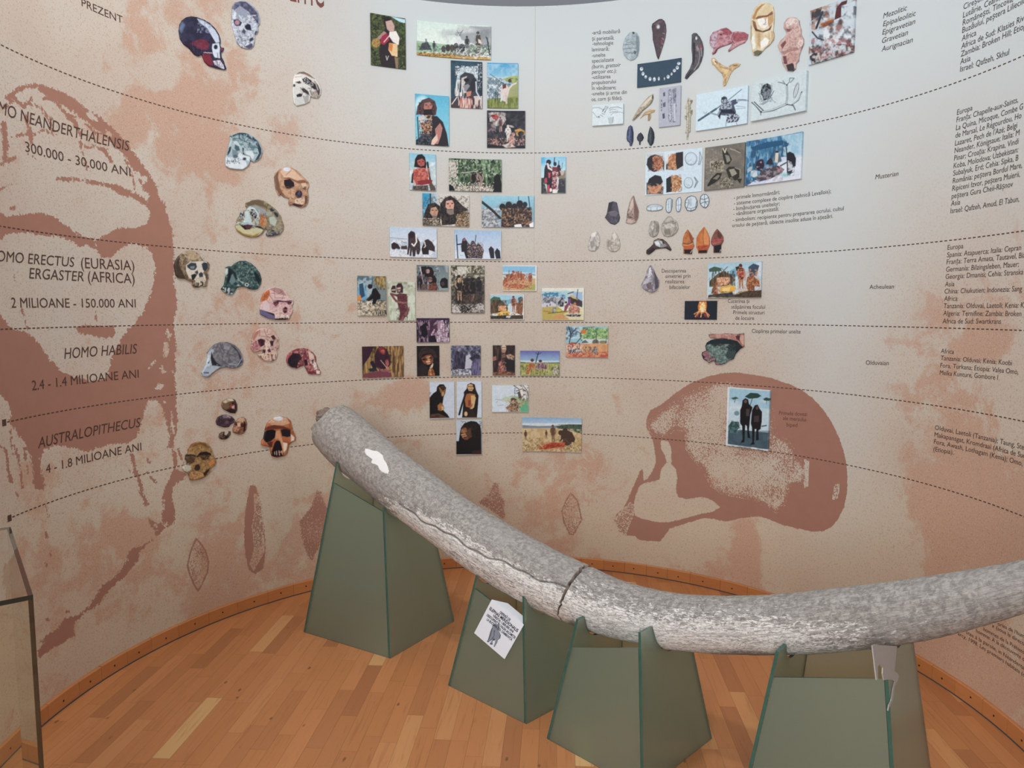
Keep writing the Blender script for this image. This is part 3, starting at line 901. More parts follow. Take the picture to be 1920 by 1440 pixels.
# --- stone points printed low on the wall
add('r', '82,145 110,142 120,180 145,240 152,300 160,400 162,500 150,580 110,612 75,592 55,500 50,400 55,300 65,220', .35)
stipple('r', '98,180 118,185 145,245 158,400 158,500 100,600 78,560 100,470 88,360 104,270', .46, vary=.3)
stipple('r', '430,165 460,172 472,220 492,262 480,400 450,470 412,538 388,530 370,480 348,400 340,330 390,270 415,220', .66, vary=.2)
stipple('s', '402,75 435,82 440,140 470,185 474,315 440,292 380,245 305,200 360,150 385,112', .66, vary=.2)
for fr, s, wd in (('s', '865,142 905,190 930,300 880,392 860,390 825,320 812,250 835,190 865,142', 9), ('d', '1325,-108 1290,-30 1265,70 1280,130 1310,200 1335,243 1362,200 1400,120 1407,50 1385,-30 1350,-80 1325,-108', 12)):
    stipple(fr, s.rsplit(' ', 1)[0], .42, vary=.3); line(fr, wd, s)
    ix = region(fpts(fr, s), 3); rough[ix] = .2

# --- soft tones: peach clouds of the paper, pale areas part print, part painted light
def blob(cx, cy, rx, ry, v, arr):
    arr += v * np.exp(-(((PX - cx) / rx) ** 2 + ((PY - cy) / ry) ** 2))
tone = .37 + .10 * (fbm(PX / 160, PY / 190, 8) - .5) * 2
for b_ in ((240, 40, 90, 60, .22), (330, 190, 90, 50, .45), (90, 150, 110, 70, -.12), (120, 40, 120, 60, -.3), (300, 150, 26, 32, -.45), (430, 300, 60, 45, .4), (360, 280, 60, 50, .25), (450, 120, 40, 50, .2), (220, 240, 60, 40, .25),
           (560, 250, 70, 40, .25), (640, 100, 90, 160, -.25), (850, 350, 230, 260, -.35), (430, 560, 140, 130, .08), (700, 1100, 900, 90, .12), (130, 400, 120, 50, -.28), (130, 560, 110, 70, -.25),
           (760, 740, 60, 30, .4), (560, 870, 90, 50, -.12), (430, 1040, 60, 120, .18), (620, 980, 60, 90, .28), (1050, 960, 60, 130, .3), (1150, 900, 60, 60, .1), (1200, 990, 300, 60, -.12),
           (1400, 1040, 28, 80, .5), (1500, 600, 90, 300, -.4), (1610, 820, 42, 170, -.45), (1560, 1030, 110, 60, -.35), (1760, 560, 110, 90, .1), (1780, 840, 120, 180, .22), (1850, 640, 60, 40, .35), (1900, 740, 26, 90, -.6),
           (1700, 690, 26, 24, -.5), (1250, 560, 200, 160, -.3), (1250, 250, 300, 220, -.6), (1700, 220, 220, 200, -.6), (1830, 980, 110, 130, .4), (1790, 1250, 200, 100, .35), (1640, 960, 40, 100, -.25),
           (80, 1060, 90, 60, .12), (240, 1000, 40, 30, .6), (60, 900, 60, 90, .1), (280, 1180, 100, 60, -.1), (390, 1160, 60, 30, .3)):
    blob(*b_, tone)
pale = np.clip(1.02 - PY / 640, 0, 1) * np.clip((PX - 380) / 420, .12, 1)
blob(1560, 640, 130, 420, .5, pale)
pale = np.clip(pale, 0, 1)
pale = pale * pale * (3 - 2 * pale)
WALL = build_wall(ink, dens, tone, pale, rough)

# --- dashed time lines at constant heights, and the seam of the paper
def patch(name, u0, u1, z0, z1, off, mat, n=4, parent=WALL):
    V = []; F = []
    for u in np.linspace(u0, u1, n):
        V += [wall_xyz(u, z0, off), wall_xyz(u, z1, off)]
    for a in range(n - 1): F.append((2 * a, 2 * a + 2, 2 * a + 3, 2 * a + 1))
    return V, F
def strip_obj(name, parts, mat, parent):
    V = []; F = []
    for v, f in parts:
        b = len(V); V += v; F += [tuple(b + i for i in q) for q in f]
    return mesh_obj(name, V, F, mat, parent)
HOLES = []
for z, us_, ue in ((2.5433, UA + .1, UB - .1), (1.8992, UA + .1, UB - .1), (1.5325, UA + .1, UB - .1), (1.1974, float(to_wall(4, 796)[0]), UB - .1), (.8474, float(to_wall(14, 974)[0]), UB - .1)):
    parts = []
    u = us_
    if us_ > UA + .2:
        parts.append(patch('', u, u + .022, z - .012, z + .012, .0007, None)); u += .026
    while u < ue:
        parts.append(patch('', u, u + .0145, z - .0022, z + .0022, .0007, None, 3)); u += .0243
    strip_obj('dashed_line', parts, M['letter'], WALL)
us_ = float(to_wall(1001, 560)[0])
M['seam'] = simple('paper_seam', 'c4bab0', .8, .1)
strip_obj('paper_seam', [patch('', us_ - .0012, us_ + .0012, .07, ZTOP - .002, .0003, None, 2)], M['seam'], WALL)

# ---------------------------------------------------------------- lettering
def text_mesh(body, shear=0.0, weight=0.0):
    cu = bpy.data.curves.new('t', 'FONT'); cu.body = body; cu.size = 1; cu.shear = shear; cu.offset = weight; cu.resolution_u = 3
    o = bpy.data.objects.new('t', cu); C.objects.link(o)
    dg = bpy.context.evaluated_depsgraph_get(); ev = o.evaluated_get(dg); me = ev.to_mesh()
    V = np.array([v.co[:2] for v in me.vertices]); F = [tuple(p.vertices) for p in me.polygons]
    ev.to_mesh_clear(); bpy.data.objects.remove(o); bpy.data.curves.remove(cu)
    return V, F
def text_w(body, shear=0.0):
    V, F = text_mesh(body, shear); return V[:, 0].min(), V[:, 0].max()
CAP = text_mesh('H')[0][:, 1].max()
def lettering(name, fr, lines, cap, mat, weight=0.0):
    """lines: (text, left x,y, right x,y or None, italic, visible tail or None); cap: capital height in the frame"""
    ox, oy, k = FR[fr]
    V = []; F = []; ratio = None
    done = []
    for ln in lines:
        if ln[2] is not None:
            (lx, ly), (rx, ry) = ln[1], ln[2]
            u, z = fwall(fr, [(lx, ly), (rx, ry)])
            _, zt = fwall(fr, [((lx + rx) / 2, (ly + ry) / 2 - cap), ((lx + rx) / 2, (ly + ry) / 2)])
            tail = ln[4] if len(ln) > 4 and ln[4] else ln[0]
            x0, x1 = text_w(tail, ln[3])
            ratio = ((u[1] - u[0]) / (x1 - x0), (zt[0] - zt[1]) / CAP)
        done.append(ratio)
    ratio = [r for r in done if r][-1] if done[-1] is None else done[-1]
    last = [r for r in done if r][0]
    for ln, rt in zip(lines, done):
        rt = rt or last
        if ln[2] is not None: last = rt
        tv, tf = text_mesh(ln[0], ln[3], weight)
        if ln[2] is not None:
            u, z = fwall(fr, [ln[1], ln[2]])
            uu = u[1] - (tv[:, 0].max() - tv[:, 0]) * rt[0]
            zz = np.interp(uu, [u[0], u[1]], [z[0], z[1]]) + tv[:, 1] * rt[1]
        else:
            u, z = fwall(fr, [ln[1], ln[1]])
            uu = u[0] + (tv[:, 0] - tv[:, 0].min()) * rt[0]
            zz = z[0] + tv[:, 1] * rt[1]
        b = len(V)
        V += list(wall_xyz(uu, zz, .0009)); F += [tuple(b + i for i in q_) for q_ in tf]
    return mesh_obj(name, V, F, mat, WALL)
IT = .18
LT, LG = M['letter'], M['letter_grey']
lettering('era_heading', 'a', [('PREZENT', (612, 45), (920, 178), 0)], 56, LT)
lettering('era_heading', 'a', [('HOMO NEANDERTHALENSIS', (-12, 848), (972, 1133), IT, 'MO NEANDERTHALENSIS')], 82, LT)
lettering('era_heading', 'a', [('300.000 - 30.000 ANI', (190, 1135), (978, 1322), 0)], 68, LT)
lettering('era_heading', 'b', [('HOMO ERECTUS ', (-22, 598), (560, 642), IT, 'OMO ERECTUS '), ('(EURASIA)', (608, 650), (1008, 668), 0), ('ERGASTER', (218, 728), (628, 750), IT), ('(AFRICA)', (660, 752), (1010, 766), 0)], 76, LT)
lettering('era_heading', 'b', [('2 MILIOANE - 150.000 ANI', (85, 948), (1018, 946), 0)], 68, LT)
lettering('era_heading', 'b', [('HOMO HABILIS', (482, 1332), (1030, 1290), IT)], 76, LT)
lettering('era_heading', 'c', [('2.4 - 1.4 MILIOANE ANI', (240, 208), (1040, 112), 0)], 66, LT)
lettering('era_heading', 'c', [('AUSTRALOPITHECUS', (285, 644), (1055, 480), IT)], 74, LT)
lettering('era_heading', 'c', [('4 - 1.8 MILIOANE ANI', (345, 832), (1060, 656), 0)], 62, LT)
lettering('wall_title', 'e', [('PALEOLITIC', (1300, 8), (1640, 80), 0, 'LITIC')], 330, M['title'])
lettering('printed_caption', 'm', [('-artă mobiliară', (160, 345), (440, 330), 0), ('și parietală;', (160, 405), (380, 395), 0), ('-tehnologie', (165, 455), (372, 446), 0), ('laminară;', (160, 515), (330, 505), 0), ('-unelte', (160, 573), (293, 566), 0), ('specializate', (160, 628), (378, 612), 0),
          ('(burin, grattoir', (160, 685), (448, 665), IT), ('perçoir etc.);', (158, 738), (405, 725), IT), ('-utilizarea', (160, 790), (345, 782), 0), ('propulsorului', (158, 846), (400, 832), 0), ('în vânătoare;', (155, 900), (400, 892), 0), ('-unelte și arme din', (155, 955), (508, 938), 0), ('os, corn și fildeș.', (155, 1012), (465, 996), 0)], 38, LG)
lettering('printed_caption', 'X', [('- primele înmormântări;', (1376, 374), (1462, 363.5), 0), ('- sisteme complexe de cioplire (tehnică Levallois);', (1376, 384.5), (1558, 362), 0), ('- înmănușarea uneltelor;', (1375, 395), (1462, 385), 0), ('- vânătoare organizată;', (1375, 404.5), (1460, 394.5), 0), ('- simbolism: recipiente pentru prepararea ocrului, cultul', (1374, 415.5), (1582, 394), 0), ('ursului de peșteră, obiecte insolite aduse în așezări.', (1373, 426), (1562, 408.5), 0)], 7.3, LG)
lettering('printed_caption', 'p', [('Descoperirea', (325, 167), (568, 165), 0), ('simetriei prin', (362, 220), (612, 217), 0), ('realizarea', (362, 273), (550, 272), 0), ('bifacialelor', (402, 330), (608, 328), 0)], 38, LG)
lettering('printed_caption', 'p', [('Cucerirea și', (985, 468), (1200, 470), 0), ('stăpânirea focului', (1020, 526), (1358, 528), 0), ('Primele structuri', (1040, 581), (1352, 584), 0), ('de locuire', (1060, 638), (1248, 640), 0)], 38, LG)
lettering('printed_caption', 'p', [('Cioplirea primelor unelte', (1225, 768), (1712, 776), 0)], 40, LG)
lettering('printed_caption', 'q', [('Primele dovezi', (1258, 360), (1452, 370), 0), ('ale mersului', (1285, 396), (1445, 408), 0), ('biped', (1310, 441), (1385, 446), 0)], 27, M['title'])
lettering('culture_name', 't', [('Mezolitic', (512, 186), (750, 100), IT), ('Epipaleolitic', (510, 266), (838, 155), IT), ('Epigravetian', (503, 349), (832, 236), IT), ('Gravetian', (500, 434), (760, 347), IT), ('Aurignacian', (495, 518), (808, 420), IT)], 52, LG)
lettering('culture_name', 'v', [('Musterian', (432, 833), (665, 796), IT)], 46, M['letter'])
lettering('culture_name', 'w', [('Acheulean', (375, 596), (620, 591), 0)], 42, LG)
lettering('culture_name', 'x', [('Olduvaian', (338, 233), (568, 238), 0)], 44, M['letter'])
IS = .06
lettering('site_list', 't', [('Israel: Qafzeh, Skhul', (1280, 720), (1772, 546), IS), ('Asia', (1282, 647), None, IS), ('Zambia: Broken Hill; Etiopi', (1288, 570), None, IS), ('Africa de Sud: Klasies Rive', (1292, 492), None, IS), ('Africa', (1297, 414), None, IS), ('Buzăului, peștera Liliecilor', (1302, 332), None, IS), ('Românești, Tincova, B', (1307, 256), None, IS), ('Lutărie, Ceahlău', (1310, 180), None, IS), ('Cireșului', (1315, 97), None, IS)], 58, LG)
lettering('site_list', 'v', [('peștera Gura Cheii-Râșnov', (1196, 1027), (1810, 905), IS), ('Europa', (1250, 190), None, IS), ('Franța: Chapelle-aux-Saints,', (1245, 265), None, IS), ('La Quina, Micoque, Combe G', (1240, 344), None, IS), ('de Marsal, Le Régourdou, Ho', (1235, 420), None, IS), ("Lazaret, Pech de l'Azé; Belgi", (1230, 498), None, IS), ('Neander, Königsaue; Italia: M', (1225, 572), None, IS), ('Pinar; Croația: Krapina, Vindi', (1221, 648), None, IS), ('Koba, Molodova; Uzbekistan:', (1216, 724), None, IS), ('Subalyuk, Erd; Cehia: Sipka, B', (1212, 798), None, IS), ('România: peștera Bordul Mare,', (1208, 874), None, IS), ('Ripiceni Izvor, peștera Muierii,', (1203, 950), None, IS), ('Asia', (1190, 1100), None, IS), ('Israel: Qafzeh, Amud, El Tabun,', (1184, 1174), None, IS)], 54, LG)
lettering('site_list', 'w', [('Africa de Sud: Swartkrans', (1106, 940), (1690, 945), IS), ('Europa', (1155, 205), None, IS), ('Spania: Atapuerca; Italia: Cepran', (1150, 279), None, IS), ('Franța: Terra Amata, Tautavel, Bia', (1146, 350), None, IS), ('Germania: Bilzingsleben, Mauer;', (1141, 424), None, IS), ('Georgia: Dmanisi; Cehia: Stranska', (1136, 496), None, IS), ('Asia', (1130, 572), None, IS), ('China: Chukutien; Indonezia: Sang', (1126, 643), None, IS), ('Africa', (1121, 716), None, IS), ('Tanzania: Olduvai, Laetoli; Kenia: K', (1117, 788), None, IS), ('Algeria: Ternifine; Zambia: Broken', (1112, 862), None, IS)], 50, M['letter'])
lettering('site_list', 'x', [('Tanzania: Olduvai; Kenia: Koobi', (1088, 187), (1800, 240), IS), ('Africa', (1088, 117), None, IS), ('Fora, Turkana; Etiopia: Valea Omo,', (1083, 260), (1865, 330), IS), ('Melka Kunture, Gombore I', (1077, 334), (1660, 386), IS)], 48, M['letter'])
lettering('site_list', 'x', [('(Etiopia).', (1015, 1097), (1215, 1132), IS), ('Olduvai, Laetoli (Tanzania); Taung, Sterk', (1030, 882), None, IS), ('Makapansgat, Kromdraai (Africa de Sud);', (1024, 952), None, IS), ('Fora, Awash, Lothagam (Kenia); Omo, Ha', (1020, 1022), None, IS)], 46, M['letter'])
lettering('source_note', 'y', [('arcy, 1998. Les premiers habitats (d', (1175, 362), (1930, 840), IS), ('stes à la parole, in Neanderta', (1270, 348), (1920, 755), IS), ('homme. À la découverte d', (1380, 330), (1925, 660), IS), ('hommes de la Préhisto', (1465, 312), (1925, 582), IS), ('x (sous la directi', (1560, 272), (1925, 485), IS), ('ories de l’hum', (1625, 252), (1925, 400), IS)], 44, M['letter'])
# writing and elephant on the paper card
(k0_, k1_, k2_, k3_), kn_ = CARD_AX
ux = (k2_ - k3_) / np.linalg.norm(k2_ - k3_); uy = np.cross(kn_, ux); Wc = np.linalg.norm(k2_ - k3_); Hc = np.linalg.norm(k0_ - k3_)
def on_card(x, y): return k3_ + (k2_ - k3_) * x + (k0_ - k3_) * y + kn_ * .0006
V = []; F = []
for tx, y, x0, x1, sz in (('DEFENSĂ DE', .15, .34, .66, .062), ('ELEPHAS MERIDIONALIS', .245, .06, .95, .075), ('VÂRSTA: 1.800.000 ANI', .33, .22, .86, .06), ('DESCOPERIT ÎN VALEA IALOMIȚEI', .42, .08, .97, .06), ('LA BUCȘANI, JUD. DÂMBOVIȚA', .51, .13, .93, .06)):
    tv, tf = text_mesh(tx, 0, .03)
    a = tv[:, 0].min(); w_ = tv[:, 0].max() - a
    b = len(V)
    for p in tv: V.append(on_card(x0 + (p[0] - a) / w_ * (x1 - x0), y - p[1] / CAP * sz))
    F += [tuple(b + i for i in q_) for q_ in tf]
put(mesh_obj('card_writing', V, F, M['black_ink']), CARD)
M['sketch'] = simple('pencil_grey', '8f96a4', .8, .2, noise=.3, scale=400)
M['sketch_dark'] = simple('pencil_dark', '4b505c', .8, .2, noise=.3, scale=400)
def card_poly(name, s, mat, lift):
    V = [on_plane(860 + x / 9.6, 1100 + y / 9.6, k3_, kn_) + kn_ * lift for x, y in pts_of(s)]
    return V
def card_shape(name, polys, mat, lift):
    V = []; F = []
    for s in polys:
        v = card_poly('', s, mat, lift); b = len(V); V += v; F.append(tuple(range(b, b + len(v))))
    o = mesh_obj(name, V, F, mat); return put(o, CARD)
card_shape('elephant_drawing', ['625,680 660,662 700,680 735,710 738,745 720,775 760,870 745,930 705,965 700,1000 650,1085 628,1080 655,1000 660,955 625,945 612,1000 615,1040 575,1042 560,1020 590,985 598,935 560,975 545,1000 512,992 535,930 570,800 600,740 612,700'], M['sketch'], .0005)
for s_ in ['640,780 655,790 640,850 650,880 632,870', '600,740 610,745 585,850 545,960 535,955 575,840', '632,930 660,950 640,975 612,960', '560,975 600,930 640,880 645,890 605,940 565,985', '745,870 758,870 748,930 735,940', '515,975 545,985 545,1000 512,992', '565,1020 612,1025 615,1040 575,1042', '700,690 735,712 738,745 728,745 722,715']: card_shape('pencil_stroke', [s_], M['sketch_dark'], .0007)
# ================================================================ printed panels and cut-outs on the wall
GAIN = 1.0
def paint(x, y, k, ops):
    """colour of the print at points x, y given in the drawing's own units (k units to a photo pixel)"""
    col = np.tile(lin('888888'), (len(x), 1))
    aa = k * .55
    def lay(c, m):
        nonlocal col
        col = col * (1 - m[:, None]) + np.asarray(c) * m[:, None]
    def poly(hexc, pts, soft=1.0):
        a = np.array(pts); ix = np.nonzero((x > a[:, 0].min() - 2 * aa) & (x < a[:, 0].max() + 2 * aa) & (y > a[:, 1].min() - 2 * aa) & (y < a[:, 1].max() + 2 * aa))[0]
        if not len(ix): return
        m = np.clip(.5 + sdf(x[ix], y[ix], pts) / (2 * aa * soft), 0, 1)[:, None]
        col[ix] = col[ix] * (1 - m) + lin(hexc) * m
    def ell(hexc, cx, cy, rx, ry, rot=0, soft=1.0):
        ca, sa = math.cos(math.radians(rot)), math.sin(math.radians(rot))
        dx, dy = x - cx, y - cy
        p, q = dx * ca + dy * sa, -dx * sa + dy * ca
        r_ = np.sqrt((p / rx) ** 2 + (q / ry) ** 2)
        lay(lin(hexc), np.clip(.5 + (1 - r_) * min(rx, ry) / (2 * aa * soft), 0, 1))
    def stroke(hexc, w, pts):
        lay(lin(hexc), np.clip(.5 + (w / 2 - seg_dist(x, y, pts)) / (2 * aa), 0, 1))
    for op in ops.split(';'):
        f = op.split()
        if not f: continue
        c = f[0]; h = f[1]
        if c == 'F': col[:] = lin(h)
        elif c == 'G':
            t_ = np.clip((y - float(f[3])) / (float(f[4]) - float(f[3])), 0, 1)[:, None]
            col = lin(h) * (1 - t_) + lin(f[2]) * t_
        elif c == 'L':
            t_ = np.clip((x - float(f[3])) / (float(f[4]) - float(f[3])), 0, 1)[:, None]
            col = lin(h) * (1 - t_) + lin(f[2]) * t_
        elif c == 'P': poly(h, pts_of(' '.join(f[2:])))
        elif c == 'Q': poly(h, pts_of(' '.join(f[2:])), 4.0)
        elif c == 'E':
            v = [float(q_) for q_ in ','.join(f[2:]).split(',')]; ell(h, *v)
        elif c == 'e':
            v = [float(q_) for q_ in ','.join(f[2:]).split(',')]; ell(h, *v, 0, 5.0) if len(v) == 4 else ell(h, *v, 5.0)
        elif c == 'S': stroke(h, float(f[2]), pts_of(' '.join(f[3:])))
        elif c == 'N':      # hex amount scale threshold [x0,y0 x1,y1]
            am, sc, thr = float(f[2]), float(f[3]), float(f[4])
            m = np.clip((fbm(x / sc, y / sc, int(h, 16) % 97, 3) - thr) * 5 + .5, 0, 1) * am
            if len(f) > 5:
                (x0, y0), (x1, y1) = pts_of(' '.join(f[5:7]))
                m = m * ((x > x0) & (x < x1) & (y > y0) & (y < y1))
            lay(lin(h), m)
        elif c == 'V':      # vertical streaks: hex amount sx sy threshold [box]
            am, sx, sy, thr = (float(q_) for q_ in f[2:6])
            m = np.clip((fbm(x / sx, y / sy, int(h, 16) % 89, 2) - thr) * 5 + .5, 0, 1) * am
            if len(f) > 6:
                (x0, y0), (x1, y1) = pts_of(' '.join(f[6:8]))
                m = m * ((x > x0) & (x < x1) & (y > y0) & (y < y1))
            lay(lin(h), m)
        elif c == 'H':      # standing figure: body hex, skin hex, x, y (feet), height, turn
            sk = f[2]; X, Y = pts_of(f[3])[0]; hh = float(f[4]); tn = float(f[5]) if len(f) > 5 else 1
            T = lambda s_: [(X + a * hh * tn, Y - b * hh) for a, b in pts_of(s_)]
            poly(sk, T('-.06,.02 -.02,.0 .0,.25 .02,.45 -.08,.45 -.07,.2'))
            poly(sk, T('.05,.03 .10,.0 .09,.25 .09,.45 .0,.46 .03,.22'))
            poly(h, T('-.11,.40 .10,.38 .12,.62 .14,.80 .05,.86 -.05,.86 -.13,.78 -.12,.6'))
            stroke(sk, hh * .05, T('.12,.78 .17,.60 .12,.46')); stroke(sk, hh * .05, T('-.12,.78 -.15,.6 -.08,.5'))
            ell(sk, X + .01 * hh * tn, Y - .91 * hh, .055 * hh, .075 * hh); ell(h, X - .012 * hh * tn, Y - .945 * hh, .07 * hh, .065 * hh)
        elif c == 'K':      # crouching figure
            sk = f[2]; X, Y = pts_of(f[3])[0]; hh = float(f[4]); tn = float(f[5]) if len(f) > 5 else 1
            T = lambda s_: [(X + a * hh * tn, Y - b * hh) for a, b in pts_of(s_)]
            poly(h, T('-.32,.12 -.1,.0 .12,.02 .22,.3 .18,.62 .06,.8 -.12,.78 -.28,.5'))
            stroke(sk, hh * .13, T('-.2,.15 .12,.42 .22,.05')); stroke(sk, hh * .09, T('.08,.68 .24,.44 .38,.28'))
            ell(sk, X + .14 * hh * tn, Y - .86 * hh, .12 * hh, .14 * hh); ell(h, X + .07 * hh * tn, Y - .93 * hh, .14 * hh, .12 * hh)
    return np.clip(col, 0, 1)


def print_colours(V, fr, ops):
    ox, oy, k = FR[fr]
    px, py = project(V)
    c = paint((px - ox) * k, (py - oy) * k, k, ops)
    g = 1 + .16 * (vnoise(px * .8, py * .8, 5) - .5) + .10 * (vnoise(px * .25, py * .25, 6) - .5)
    return np.clip(c * g[:, None] * GAIN, 0, 1)


def picture(name, label, fr, corners, ops, th=.010, group='picture panels on the curved wall', cat='picture'):
    u, z = fwall(fr, pts_of(corners))
    u0, u1 = (u[0] + u[3]) / 2, (u[1] + u[2]) / 2
    z1, z0 = (z[0] + z[1]) / 2, (z[2] + z[3]) / 2
    nu, nz = max(8, int((u1 - u0) / .0026)), max(8, int((z1 - z0) / .0026))
    uu, zz = np.meshgrid(np.linspace(u0, u1, nu + 1), np.linspace(z0, z1, nz + 1))
    uf, zf = uu.ravel(), zz.ravel()
    Vf = wall_xyz(uf, zf, th + .0004)
    n1 = nu + 1
    i = np.arange(nu)[None, :] + np.arange(nz)[:, None] * n1
    F = np.stack([i, i + 1, i + n1 + 1, i + n1], -1).reshape(-1, 4)
    rim = list(range(n1)) + [r_ * n1 + nu for r_ in range(1, nz + 1)] + [nz * n1 + c_ for c_ in range(nu - 1, -1, -1)] + [r_ * n1 for r_ in range(nz - 1, 0, -1)]
    Vb = wall_xyz(uf[rim], zf[rim], .0012)
    b0 = len(Vf); m = len(rim)
    side = [(rim[k_], b0 + k_, b0 + (k_ + 1) % m, rim[(k_ + 1) % m]) for k_ in range(m)]
    ctr = wall_xyz((u0 + u1) / 2, (z0 + z1) / 2, 0)
    V = np.concatenate([Vf, Vb])
    faces = [tuple(q_) for q_ in F] + side + [(b0 + c_, b0 + nu + nz + nu - c_, b0 + nu + nz + nu - c_ - 1, b0 + c_ + 1) for c_ in range(nu)]
    o = mesh_obj(name, V - ctr, faces, M['print'])
    o.location = ctr
    pc = print_colours(V, fr, ops)
    pc[b0:] = pc[rim] * .9
    set_attr(o, 'Col', pc)
    tag(o, label, cat, group)
    return o


def cutout(name, label, cat, group, fr, outline, ops, th=.008):
    ol = pts_of(outline)
    u, z = fwall(fr, ol)
    # even out the outline
    P2 = np.stack([u, z], 1); Q = []
    for a, b in zip(P2, np.roll(P2, -1, 0)):
        n_ = max(1, int(np.linalg.norm(b - a) / .006))
        for q_ in range(n_): Q.append(a + (b - a) * q_ / n_)
    Q = np.array(Q)
    if ((Q[:, 0] * np.roll(Q[:, 1], -1) - np.roll(Q[:, 0], -1) * Q[:, 1]).sum()) < 0: Q = Q[::-1]
    st = .0034
    gu, gz = np.meshgrid(np.arange(Q[:, 0].min(), Q[:, 0].max(), st), np.arange(Q[:, 1].min(), Q[:, 1].max(), st))
    gu = gu.ravel() + (np.tile(np.arange(gz.shape[0]) % 2, (gz.shape[1], 1)).T.ravel() * st / 2); gz = gz.ravel()
    d = sdf(gu, gz, Q)
    keep = d > st * .6
    pts = [tuple(p) for p in Q] + list(zip(gu[keep], gz[keep]))
    nq = len(Q)
    vv, ee, ff, ov, oe, of = delaunay_2d_cdt([Vector(p) for p in pts], [], [list(range(nq))], 1, 1e-7)
    P3 = np.array([(p[0], p[1]) for p in vv])
    # the rounded edge of the board
    dd = sdf(P3[:, 0], P3[:, 1], Q)
    e_ = np.clip(dd / .004, 0, 1)
    Vf = wall_xyz(P3[:, 0], P3[:, 1], th - .0025 * (1 - np.sqrt(np.clip(1 - (1 - e_) ** 2, 0, 1))))
    rim = []
    where = {tuple(s_)[0] if len(s_) else -1: i_ for i_, s_ in enumerate(ov)}
    inv = {}
    for i_, s_ in enumerate(ov):
        for q_ in s_: inv[q_] = i_
    rim = [inv[q_] for q_ in range(nq) if q_ in inv]
    Vb = wall_xyz(P3[rim, 0], P3[rim, 1], .0012)
    b0 = len(Vf); m = len(rim)
    faces = [tuple(f_) for f_ in ff] + [(rim[k_], b0 + k_, b0 + (k_ + 1) % m, rim[(k_ + 1) % m]) for k_ in range(m)] + [tuple(b0 + k_ for k_ in range(m - 1, -1, -1))]
    cu_, cz_ = Q.mean(0)
    ctr = wall_xyz(cu_, cz_, 0)
    V = np.concatenate([Vf, Vb])
    o = mesh_obj(name, V - ctr, faces, M['print'])
    o.location = ctr
    pc = print_colours(V, fr, ops)
    pc[b0:] = pc[rim] * .8
    set_attr(o, 'Col', pc)
    tag(o, label, cat, group)
    return o
PC = picture
# ---- pictures of the middle columns, top band
PC('picture_panel', 'upright picture of a fur-clad woman carrying a pale bundle before dark green bushes', 'i', '180,135 532,190 532,698 188,650',
   'F 3c4434;V 55613a .8 16 30 .5;N 1f2622 .9 26 .52;N 7f8a50 .5 10 .62;P bfe6f2 390,165 532,195 532,235 470,215;P 4f6238 450,215 532,235 532,420 480,300;N 2c3826 .8 14 .5 470,230 532,640;E 2a2226 355,215 42,50;P 2c262c 300,330 345,270 400,280 440,330 450,480 470,690 290,660 270,500;P c9a9a0 335,215 395,200 425,260 420,310 380,320 350,290;P a98a86 240,390 320,310 345,330 270,400;P a03048 300,360 350,330 375,400 320,450 280,430;S e8dcd8 8 320,420 380,350;P f0ece8 375,320 440,310 475,380 465,450 410,420 370,360;P e8c89a 372,430 455,440 455,570 400,560 365,500;P d8874a 372,430 410,440 400,520 370,500;E b8965a 240,430 42,45;N 6e5a34 .6 9 .5 200,390 285,480;P 30282c 280,540 430,560 400,690 290,660;S ddd8d8 5 340,560 350,600;S ddd8d8 5 365,560 350,600;P 8d7a60 425,570 460,580 462,690 440,688')
PC('picture_panel', 'long picture of many people camped on an open yellow plain under a pale sky', 'i', '640,208 1390,265 1385,600 650,555',
   'G d9eee6 e6f2ec 200 420;e c3ccca 1000,330 110,30;P a6adb0 1180,262 1392,268 1392,480 1250,450 1100,400 1020,340 1120,330;e d9dedd 1130,300 90,26;e 8f979c 1330,340 60,50;N b9c2c2 .5 60 .55 900,250 1390,430;P a9c8b0 640,405 760,420 900,440 1390,470 1390,530 640,520;P 8fb38a 640,430 720,440 760,500 640,500;P cfa85c 640,520 900,535 1385,575 1385,605 650,560;N 8c6f3c .8 12 .55 640,520 1390,605;P 4b5358 670,500 700,430 760,420 800,500;S 3c4448 7 735,390 770,470;S 3c4448 6 720,470 745,390;E 55504e 915,490 22,34;E 463f40 960,480 24,36;E 5b504c 1000,480 22,36;H 3e474c 6b6462 820,520 110;P dfe4e6 1030,440 1070,330 1110,440 1100,500 1035,500;S 59646a 6 1050,310 1085,360;S 59646a 6 1110,300 1070,360;S 59646a 5 1040,330 1100,320;H 3b4348 77706c 1150,520 160;E 3c3a3c 1040,470 26,40;E 2f363c 1100,480 34,42;N 7d8488 .9 14 .48 1020,440 1390,560;H 4a4d50 a79c94 1262,540 225;P e2dccb 1260,390 1285,400 1300,440 1265,430;S 363d42 12 1350,380 1380,560;S 363d42 8 1340,370 1365,430;S d8d8d2 8 1300,480 1260,570;N e3e6e6 .7 18 .6 1040,480 1390,590;N 2f373c .8 10 .6 660,450 1390,560')
